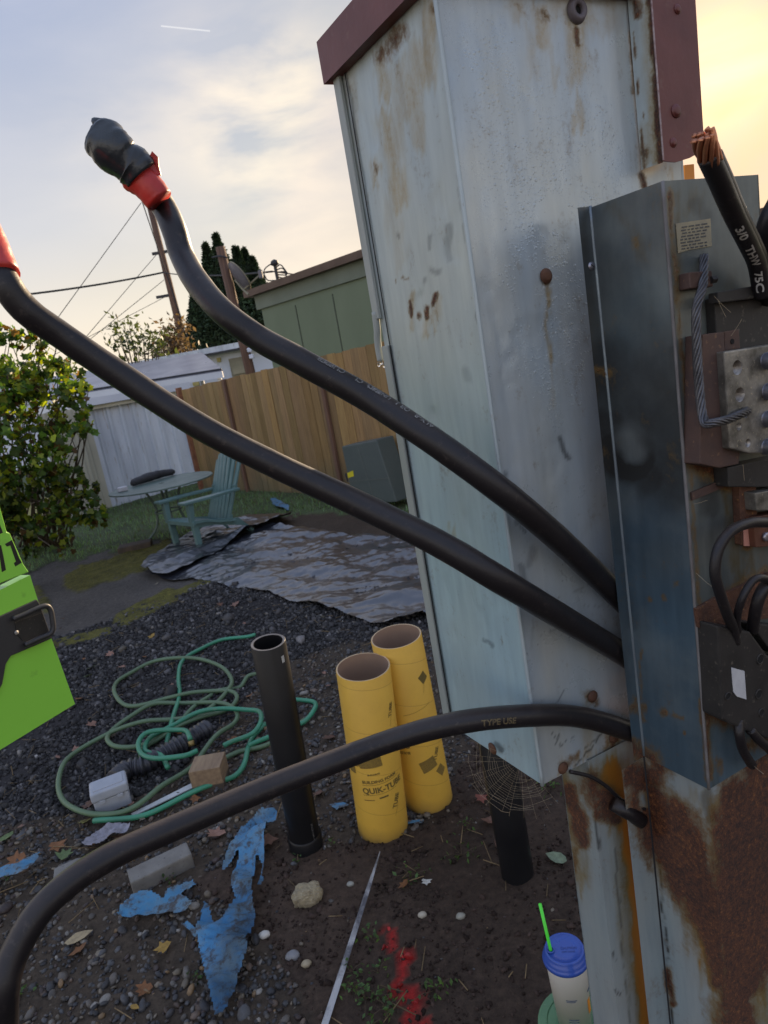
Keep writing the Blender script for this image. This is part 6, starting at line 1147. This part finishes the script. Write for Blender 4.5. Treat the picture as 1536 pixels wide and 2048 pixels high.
# fallen leaves
def leafob(x, y, sz, c, lbl, curl=.25, grp='fallen leaves on the gravel', kind=0):
    sz = sz*.8; p = GG(x, y, .012); a = rng.uniform(0, 6.28)
    if kind == 0: q = [(0, 0), (.35, -.15), (.55, .15), (.4, .35), (.62, .6), (.3, .62), (.12, 1.0), (-.05, .62), (-.35, .72), (-.28, .42), (-.6, .3), (-.3, .12)]
    else: q = [(0, 0), (.18, .15), (.28, .45), (.2, .8), (0, 1.15), (-.2, .8), (-.28, .45), (-.18, .15)]
    q = np.array(q); q[:, 1] -= .4; V = np.array([[0, 0, .03]]+[[u, v, curl*(abs(u)**1.3+.3*v*v)+rng.uniform(0, .06)] for u, v in q])*sz
    tl = rng.uniform(-.35, .35, 2); Rz = np.array([[math.cos(a), -math.sin(a), 0], [math.sin(a), math.cos(a), 0], [0, 0, 1]]); Rx = np.array([[1, 0, tl[0]], [0, 1, tl[1]], [-tl[0], -tl[1], 1]])
    V = V@(Rz@Rx).T+p; k = len(q); cm = np.array(c)*rng.uniform(.75, 1.2)
    o = mk('fallen_leaf', V, [(0, 1+i, 1+(i+1) % k) for i in range(k)], MAT['dry_leaf'], attrs={'tint': np.tile(cm, (len(V), 1))*rng.uniform(.8, 1.1, (len(V), 1))}); setp(o, lbl, 'leaf', grp)
attrmat('dry_leaf', .6, .3, 120, trans=.12, vary=.3)
orng = (.20, .085, .03); brn = (.12, .06, .04); pnk = (.26, .14, .10); gr_ = (.11, .16, .06); ylw = (.33, .20, .04)
for x, y, s, c, l, k in [(305, 1273, .07, ylw, 'orange yellow leaf on the dark gravel, upper left of the black pipe', 0), (220, 1313, .06, pnk, 'pinkish brown leaf on the dark gravel above the hose loop', 0), (247, 1340, .05, pnk, 'pale pink leaf near the upper hose loop', 0), (185, 1337, .07, gr_, 'slim pale green leaf on gravel just right of the lime panel', 1), (180, 1355, .07, gr_, 'slim green leaf lower of two beside the lime panel', 1), (160, 1405, .06, orng, 'orange leaf at the lower corner of the lime panel', 0), (185, 1455, .06, pnk, 'pale brown leaf left of the hose loops', 0), (440, 1208, .06, brn, 'brown leaf just below the black sheet edge', 0), (470, 1208, .08, pnk, 'tan leaf below the black sheet edge, right one', 0), (540, 1690, .075, pnk, 'pinkish maple leaf by the black pipe foot', 0), (430, 1678, .075, pnk, 'pale pink maple leaf between cable and blue tarp', 0), (325, 1900, .055, ylw, 'yellow orange leaf on the pebbles, bottom left', 0), (285, 1982, .05, orng, 'small orange leaf near the bottom left edge', 0), (155, 1905, .06, orng, 'orange brown leaf inside the cable bend', 0), (268, 2015, .035, ylw, 'small bright yellow leaf at the bottom left', 1), (150, 1880, .09, (.33, .26, .15), 'long pale straw leaf inside the cable bend', 1), (1120, 1722, .075, (.22, .28, .18), 'pale green pointed leaf standing by the rear post', 1), (810, 1775, .04, orng, 'small orange leaf right of the stake tip', 0), (855, 1768, .035, (.6, .6, .55), 'small white curled leaf right of the orange one', 0), (540, 1568, .07, orng, 'rust brown leaf left of the black pipe', 0), (30, 1730, .08, orng, 'orange leaf heap edge above the left blue scrap', 0), (15, 1690, .09, gr_, 'large green leaf at the left edge above the blue scrap', 1), (45, 1668, .05, pnk, 'small pink leaf above the large green leaf', 0), (180, 1620, .06, brn, 'brown leaf behind the grey outlet box', 0), (120, 1700, .07, orng, 'orange brown leaf left of the grey rag', 0), (130, 1715, .07, gr_, 'green leaf below the orange one left of the rag', 0), (175, 1650, .06, (.30, .28, .08), 'yellow green leaf touching the grey box', 0), (240, 1680, .05, brn, 'dark brown leaf on the grey rag', 0), (845, 1765, .0, 0, '', 0), (470, 1490, .07, orng, 'rusty leaf right of the hose coil', 0), (660, 1480, .07, brn, 'brown leaf just left of the nearer yellow tube', 0), (700, 1335, .0, 0, '', 0), (640, 1590, .06, brn, 'brown leaf between black pipe and yellow tube', 0), (980, 1640, .06, brn, 'brown leaf in the shade left of the dark pipe', 0), (965, 1600, .05, (.2, .06, .04), 'reddish leaf under the cobweb', 0), (1000, 1690, .05, brn, 'brown leaf beside the dark pipe stub', 0), (30, 1395, .0, 0, '', 0)]:
    if l: leafob(x, y, s, c, l, kind=k)
for k in range(60):
    x = rng.uniform(60, 860); y = rng.uniform(1110, 1650); z_, _, _ = zones(np.array([G(x, y)[0]]), np.array([G(x, y)[1]]))
    if z_[0] not in (1, 2, 3, 5): continue
    leafob(x, y, rng.uniform(.025, .05), [orng, brn, pnk, (.2, .17, .12)][k % 4], 'one of the many small dry leaves strewn over the gravel and slab', grp='small dry leaves on the gravel')

# ---------------- drink cup and valve box
simple('cup_white', (.95, .93, .88), (.92, .90, .84), rough=.45, ns=6, bs=0); simple('lid_blue', (.035, .085, .36), (.03, .075, .32), rough=.3, ns=8, bs=.02); simple('straw_green', (.10, .85, .06), (.09, .78, .05), rough=.3, bs=0); simple('ink_blue', (.10, .14, .28), rough=.6, bs=0)
simple('valve_green', (.12, .24, .12), (.09, .19, .10), rough=.7, ns=20, bs=.3, bd=.002, fleck=(.2, .3, .18)); 
gb = G(1150, 2075, .05); gb = np.array([gb[0], gb[1], 0.])
gc = G(1160, 2045, .06); gc[2] = 0
t = thing('valve_box', 'round green plastic valve box lid set in the soil under the drink cup', 'valve box', gc)
mk('skirt', *lathe([(.088, -.02), (.084, .045)], gc, 40), MAT['abs_black'], t, True)
mk('lid', *lathe([(.088, .044), (.090, .048), (.089, .058), (.084, .061), (.07, .0615), (.069, .059), (.066, .0615), (.0001, .0625)], gc, 48), MAT['valve_green'], t)
V, Fc = textmesh('IRRIGATION', .014, 1); mk('raised_text', np.array([V[:, 0]-.1, V[:, 1]-.04, V[:, 2]*0+.0635]).T+gc+[0.03, 0, 0], Fc, MAT['valve_green'], t) if False else None
zb = .0635; cb_ = gc+np.array([.012, -.004, 0]); cb_ = G(1150, 2043, zb); ct_ = cb_.copy(); dd = ray(1128, 1905); ct_ = CC+dd*(cb_[1]+.004)/dd[1]
Hc = .168; axc = ct_-cb_; axc /= np.linalg.norm(axc); axc = axc*.5+up*.5; axc /= np.linalg.norm(axc)
t = thing('drink_cup', 'white paper drink cup with blue lid and bright green straw on the valve box', 'cup', cb_)
bd = mk('cup_body', *lathe([(.034, .002), (.035, 0), (.0425, Hc), (.0445, Hc+.002), (.0445, Hc+.004)], cb_, 48, axc), MAT['cup_white'], t, True)
tb, tt = cb_, cb_+axc*Hc
def cupprint(z, th0, body, size, mat, sx=1.): return tubeprint(tb, tt, .0355+.0068*z/Hc, z, th0, body, size, MAT[mat], bd, .0, sx, lift=.0012)
cupprint(.098, -.30, gridrect(.022, .0014), 0, 'ink_blue'); cupprint(.0945, -.28, gridrect(.018, .0012), 0, 'ink_blue'); cupprint(.043, -.25, 'visit us', .0052, 'ink_blue') if False else None
for z in (.040, .046): cupprint(z, -.3, gridrect(.02, .0016), 0, 'ink_blue')
V_, F_ = gridrect(.012, .055); cupprint(.045, .95, (V_, F_), 0, 'orange_paint'); cupprint(.10, 1.0, gridrect(.012, .004), 0, 'ink_blue')
lb_ = cb_+axc*Hc
ld = mk('lid', *lathe([(.0452, -.006), (.0475, -.004), (.0478, .001), (.0462, .004), (.0445, .006), (.0445, .010), (.0425, .012), (.0405, .019), (.0395, .0215), (.0365, .0222), (.0355, .0195), (.020, .0192), (.0002, .0192)], lb_, 48, axc), MAT['lid_blue'], t, True)
ax, w_, h, _ = frameof(tb, tt); 
hx = -h*.55+w_*.2; sp = lb_+axc*.020+(-h*.028+w_*.004)
mk('straw_collar', *lathe([(.008, 0), (.008, .004), (.0062, .005), (.0062, .001)], sp-axc*.001, 20, axc), MAT['lid_blue'], ld, True)
V, Fc = textmesh('CAUTION', .0075, 0); u_, v_ = V[:, 0]-.016, V[:, 1]; hh_ = h; ww = -w_
mk('raised_text', lb_+axc*.0197+np.outer(u_+.008, hh_)+np.outer(v_-.001, ww)*1., Fc, simple('lid_text', (.02, .05, .24), rough=.3, bs=0), ld)
V, Fc = textmesh('HOT DRINK', .005, 0); mk('raised_text', lb_+axc*.0197+np.outer(V[:, 0]-.006, hh_)+np.outer(V[:, 1]-.009, ww), Fc, MAT['lid_text'], ld)
st_top = P(1080, 1808, (sp-CC)@CF-.012); mb = MB(); mb.tube([sp-axc*.02, sp, st_top], .0034, 14); mb.obj('straw', MAT['straw_green'], t, smooth=True)

# ---------------- lime vehicle panel with black handle
simple('lime_paint', (.27, .66, .07), (.26, .64, .07), rough=.3, ns=3, bs=.0, coat=.4, spec=.5, fleck=(.20, .50, .06)); simple('vinyl_black', (.012, .012, .012), rough=.4, bs=0); simple('handle_black', (.035, .035, .038), (.028, .028, .03), rough=.5, ns=200, bs=.25, bd=.0005)
DR = P(150, 1408, 1.45); DLb = G(0, 1500, DR[2]); du_ = (DR-DLb)[:2]; du_ /= np.linalg.norm(du_); dn_ = np.array([du_[1], -du_[0], 0.]); dn_ = dn_ if dn_[:2]@(-DR[:2]) > 0 else -dn_
dp_ = lambda x, y, o_=0.: onp(x, y, DR, du_, dn_, o_)
t = thing('vehicle_door', 'lime green vehicle door with black handle and part of black lettering at the left edge', 'vehicle door', DR)
# two leaves of the skin meet at a soft crease
low = [(150, 1408), (0, 1500), (-120, 1575), (-170, 1300), (-150, 1235), (0, 1180), (60, 1150), (75, 1198)]
MB().prism([dp_(x, y, 0) for x, y in low], dn_, -.03, 0).obj('lower_skin', MAT['lime_paint'], t)
mid_ = [(58, 1145), (74, 1196), (0, 1222), (-150, 1275), (-190, 1230), (0, 1168)]
up_ = [(47, 1128), (58, 1144), (0, 1167), (-190, 1230), (-230, 900), (-40, 880), (0, 1012), (14, 1064), (20, 1066)]
MB().prism([dp_(x, y, .004) for x, y in up_], dn_, -.034, 0).bevel(.0015, 1).obj('upper_skin', MAT['lime_paint'], t)
v_ = [dp_(59, 1143, .003), dp_(75, 1190, -.002), dp_(0, 1215, -.002), dp_(-190, 1285, -.002), dp_(-190, 1230, .003), dp_(0, 1167, .003)]
hb = [(-60, 1255), (0, 1233), (74, 1199), (80, 1205), (78, 1215), (100, 1207), (110, 1222), (112, 1262), (104, 1278), (22, 1312), (10, 1335), (0, 1362), (-20, 1420), (-120, 1400)]
hd = MB().prism([dp_(x, y, .006) for x, y in [(-100, 1268), (0, 1233), (74, 1199), (80, 1208), (104, 1277), (60, 1296), (22, 1312), (12, 1328), (5, 1368), (-12, 1400), (-120, 1420)]], dn_, -.006, 0).bevel(.0015, 2).obj('handle_plate', MAT['handle_black'], t)
gp = [dp_(26, 1238, .014), dp_(50, 1228, .016), dp_(74, 1217, .018), dp_(92, 1212, .02), dp_(101, 1220, .021), dp_(105, 1240, .021), dp_(106, 1258, .02), dp_(98, 1269, .018), dp_(78, 1277, .016), dp_(50, 1290, .013)]
MB().tube(spline(gp, 8), .0052, 12).obj('grab_bar', MAT['handle_black'], hd, smooth=True)
MB().prism([dp_(x, y, .0075) for x, y in [(30, 1245), (84, 1226), (93, 1262), (46, 1282), (34, 1268)]], dn_, -.0015, 0).obj('handle_recess', MAT['bakelite'], hd)
mk('key_cap', *lathe([(.0042, 0), (.0042, .001), (.0002, .0013)], dp_(33, 1265, .0078), 18, dn_), simple('cap_grey', (.3, .29, .27), rough=.5), hd, True)
V3 = lambda pl, nm: MB().prism([dp_(x, y, .0046) for x, y in pl], dn_, -.0006, 0).obj(nm, MAT['vinyl_black'], t)
V3([(12, 1089), (23, 1081), (42, 1128), (41, 1123), (44, 1126), (31, 1132), (28, 1126), (33, 1124), (20, 1089), (14, 1092)], 'lettering') if False else None
V3([(10, 1088), (24, 1080), (27, 1087), (38, 1116), (44, 1125), (31, 1133), (28, 1126), (32, 1123), (21, 1091), (14, 1093)], 'lettering')
V3([(-30, 1101), (2, 1090), (6, 1108), (12, 1140), (4, 1144), (-1, 1110), (-30, 1112)], 'lettering')
V3([(-30, 1020), (-8, 1030), (6, 1065), (0, 1068), (-14, 1060), (-30, 1062)], 'lettering')

# ---------------- patio table, chair, bag, cabinet lid on fence
simple('table_green', (.10, .145, .125), (.07, .11, .095), rough=.4, ns=9, bs=.05); simple('chair_green', (.10, .18, .175), (.08, .15, .148), rough=.38, ns=10, bs=.05); simple('bag_black', (.015, .015, .018), (.03, .03, .034), rough=.6, ns=20, bs=.5, bd=.01)
tcn = G(323, 966, .62); tR = .545
t = thing('patio_table', 'round green patio table standing in front of the shed', 'table', (tcn[0], tcn[1], 0)); T0 = np.array([tcn[0], tcn[1], -.09])
mk('tabletop', *lathe([(tR-.02, .693), (tR, .696), (tR, .709), (tR-.01, .712), (tR-.03, .708), (.03, .708), (.029, .700), (.0001, .70)], T0, 48), MAT['table_green'], t)
mk('hub_ring', *lathe([(.13, .40), (.145, .40), (.145, .415), (.13, .415)], T0, 24, None, False, False), MAT['table_green'], t)
for k in range(4):
    a = math.radians(25+90*k); e = np.array([math.cos(a), math.sin(a), 0]); MB().tube(spline([T0+e*.20+up*.69, T0+e*.13+up*.52, T0+e*.12+up*.40, T0+e*.17+up*.24, T0+e*.33+up*.09, T0+e*.38+up*.0], 8), .013, 8).obj('leg', MAT['table_green'], t, smooth=True)
a_ = G(262, 966, .665); b_ = G(348, 942, .665); d_ = (b_-a_); d_ /= np.linalg.norm(d_)
L_ = np.linalg.norm(b_-a_); pts = spline([a_+d_*L_*q+up*(.02*math.sin(q*3)-.01) for q in np.linspace(0, 1, 9)], 5)
t = thing('folded_umbrella', 'black bag of a folded umbrella lying across the green table', 'bag', np.array([*((a_+b_)/2)[:2], .62]))
V, Fc, _ = sweep(pts, np.interp(np.linspace(0, 1, len(pts)), [0, .05, .4, .6, .95, 1], [.02, .042, .05, .045, .036, .02]), 14, True, 1+.3*(fbm(np.arange(len(pts))[:, None]*.4, np.arange(14)[None]*.6, 8)-.5)); V[:, 2] = np.maximum(V[:, 2], .625); mk('bag', V, Fc, MAT['bag_black'], t, True)
for q in (.42, .6): V, Fc, _ = sweep([pts[int(q*len(pts))], pts[int(q*len(pts))+1]], .052, 14, False); mk('strap', V, Fc, MAT['bakelite'], t)
p_ = G(246, 982, .622); o = MB().box(p_+up*.022, (.10, .07, .045), .3).bevel(.008).obj('small_box', MAT['white_paper']); setp(o, 'small crumpled white packet on the table left of the black bag', 'packet')
# chair (slatted high back, arms, apron legs)
ch_f = np.array([-.72, -.69, 0]); ch_f /= np.linalg.norm(ch_f); ch_r = np.array([-ch_f[1], ch_f[0], 0]); ch_r = ch_r if ch_r[0] > 0 else -ch_r
CO = np.array([-1.73, 6.68, 0.]); cw = lambda f_, r_, z_: CO+(ch_f*f_+ch_r*r_+up*z_)*.88
t = thing('garden_chair', 'green plastic slatted high back garden chair beside the round table', 'chair', CO)
mb = MB(); 
for s_ in (-1, 1):
    MB().prism([cw(.30, s_*.255, 0), cw(.35, s_*.255, 0), cw(.36, s_*.255, .38), cw(.28, s_*.255, .38)], ch_r, -.022*s_, .022*s_).bevel(.006).obj('front_leg', MAT['chair_green'], t)
    MB().prism([cw(-.46, s_*.235, 0), cw(-.40, s_*.235, 0), cw(-.22, s_*.245, .26), cw(.28, s_*.255, .37), cw(.34, s_*.255, .30), cw(.10, s_*.25, .27), cw(-.26, s_*.24, .16)][::1], ch_r, -.018*s_, .018*s_).obj('back_leg', MAT['chair_green'], t)
    MB().prism([cw(.33, s_*.26, .34), cw(.37, s_*.26, .34), cw(.37, s_*.27, .575), cw(.30, s_*.27, .575)], ch_r, -.03*s_, .03*s_).bevel(.006).obj('arm_post', MAT['chair_green'], t)
    MB().prism([cw(.43, s_*.20, .575), cw(.43, s_*.335, .575), cw(.1, s_*.36, .57), cw(-.30, s_*.30, .56), cw(-.30, s_*.22, .56), cw(.1, s_*.23, .57)], up, 0, .025).bevel(.006).obj('armrest', MAT['chair_green'], t)
q = [(.37, .37), (.34, .385), (.2, .36), (.05, .31), (-.12, .26), (-.16, .26), (-.16, .24), (.05, .285), (.2, .335), (.33, .35), (.37, .33)]
MB().prism([cw(f_, -.25, z_) for f_, z_ in q], ch_r, 0, .50).obj('seat', MAT['chair_green'], t)
for k in range(7):
    r_ = (k-3)*.066; hk = 1.0-.013*(k-3)**2; r2 = (k-3)*.074
    MB().prism([cw(-.12, r_-.029, .25), cw(-.12, r_+.029, .25), cw(-.42, r2+.032, hk), cw(-.42, r2, hk+.015), cw(-.42, r2-.032, hk)], ch_f, -.012, .006).obj('back_slat', MAT['chair_green'], t)
MB().prism([cw(-.265, -.25, .55), cw(-.265, .25, .55), cw(-.265, .25, .62), cw(-.265, -.25, .62)], ch_f, -.035, -.01).obj('back_rail', MAT['chair_green'], t)
MB().prism([cw(-.125, -.24, .25), cw(-.125, .24, .25), cw(-.13, .24, .31), cw(-.13, -.24, .31)], ch_f, -.035, -.01).obj('back_rail', MAT['chair_green'], t)
# low dark planter remnant by the table
p_ = GG(272, 1098); o = MB().box(p_+up*.03, (.34, .2, .07), .2).bevel(.015).obj('wood_offcut', MAT['block_wet']); setp(o, 'dark low wooden offcut on the grass in front of the table', 'wood')
# grey electrical cover leaning on the fence
fq = np.array([*FP[2][:2], 0])+np.array([*fn, 0])*.33
gp_ = lambda x, y: isect(x, y, fq, fdir)
simple('cover_grey', (.085, .105, .10), (.065, .085, .082), rough=.5, ns=3, bs=.05)
pl = [gp_(683, 893), gp_(752, 880), gp_(793, 1004), gp_(708, 1010)]; 
t = thing('grey_cover', 'grey green metal box leaning on the fence with a small yellow label', 'metal box', np.array([*((pl[2]+pl[3])/2)[:2], 0]))
nf3 = np.array([*fn, 0]); nf3 = nf3 if nf3[:2]@(-fq[:2]) > 0 else -nf3
MB().prism(pl, nf3, -.24, 0).bevel(.012).obj('box_shell', MAT['cover_grey'], t)
yl = MB().prism([gp_(695, 946), gp_(706, 941), gp_(708, 952), gp_(697, 956)], nf3, 0, .004).obj('yellow_label', simple('label_yellow', (.75, .65, .03), rough=.5), t)
mb = MB().prism([gp_(690, 948), gp_(695, 964), gp_(697, 964), gp_(693, 946)], nf3, 0, .006); mb.obj('dark_slot', MAT['dark_trim'], t)
mb = MB().prism([gp_(714, 893), gp_(716, 893), gp_(752, 1006), gp_(750, 1006)], nf3, 0, .003).prism([gp_(697, 962), gp_(779, 955), gp_(779.5, 957), gp_(697, 964)], nf3, .0032, .005); mb.obj('pressed_rib', simple('cover_rib', (.11, .13, .12), rough=.5), t)
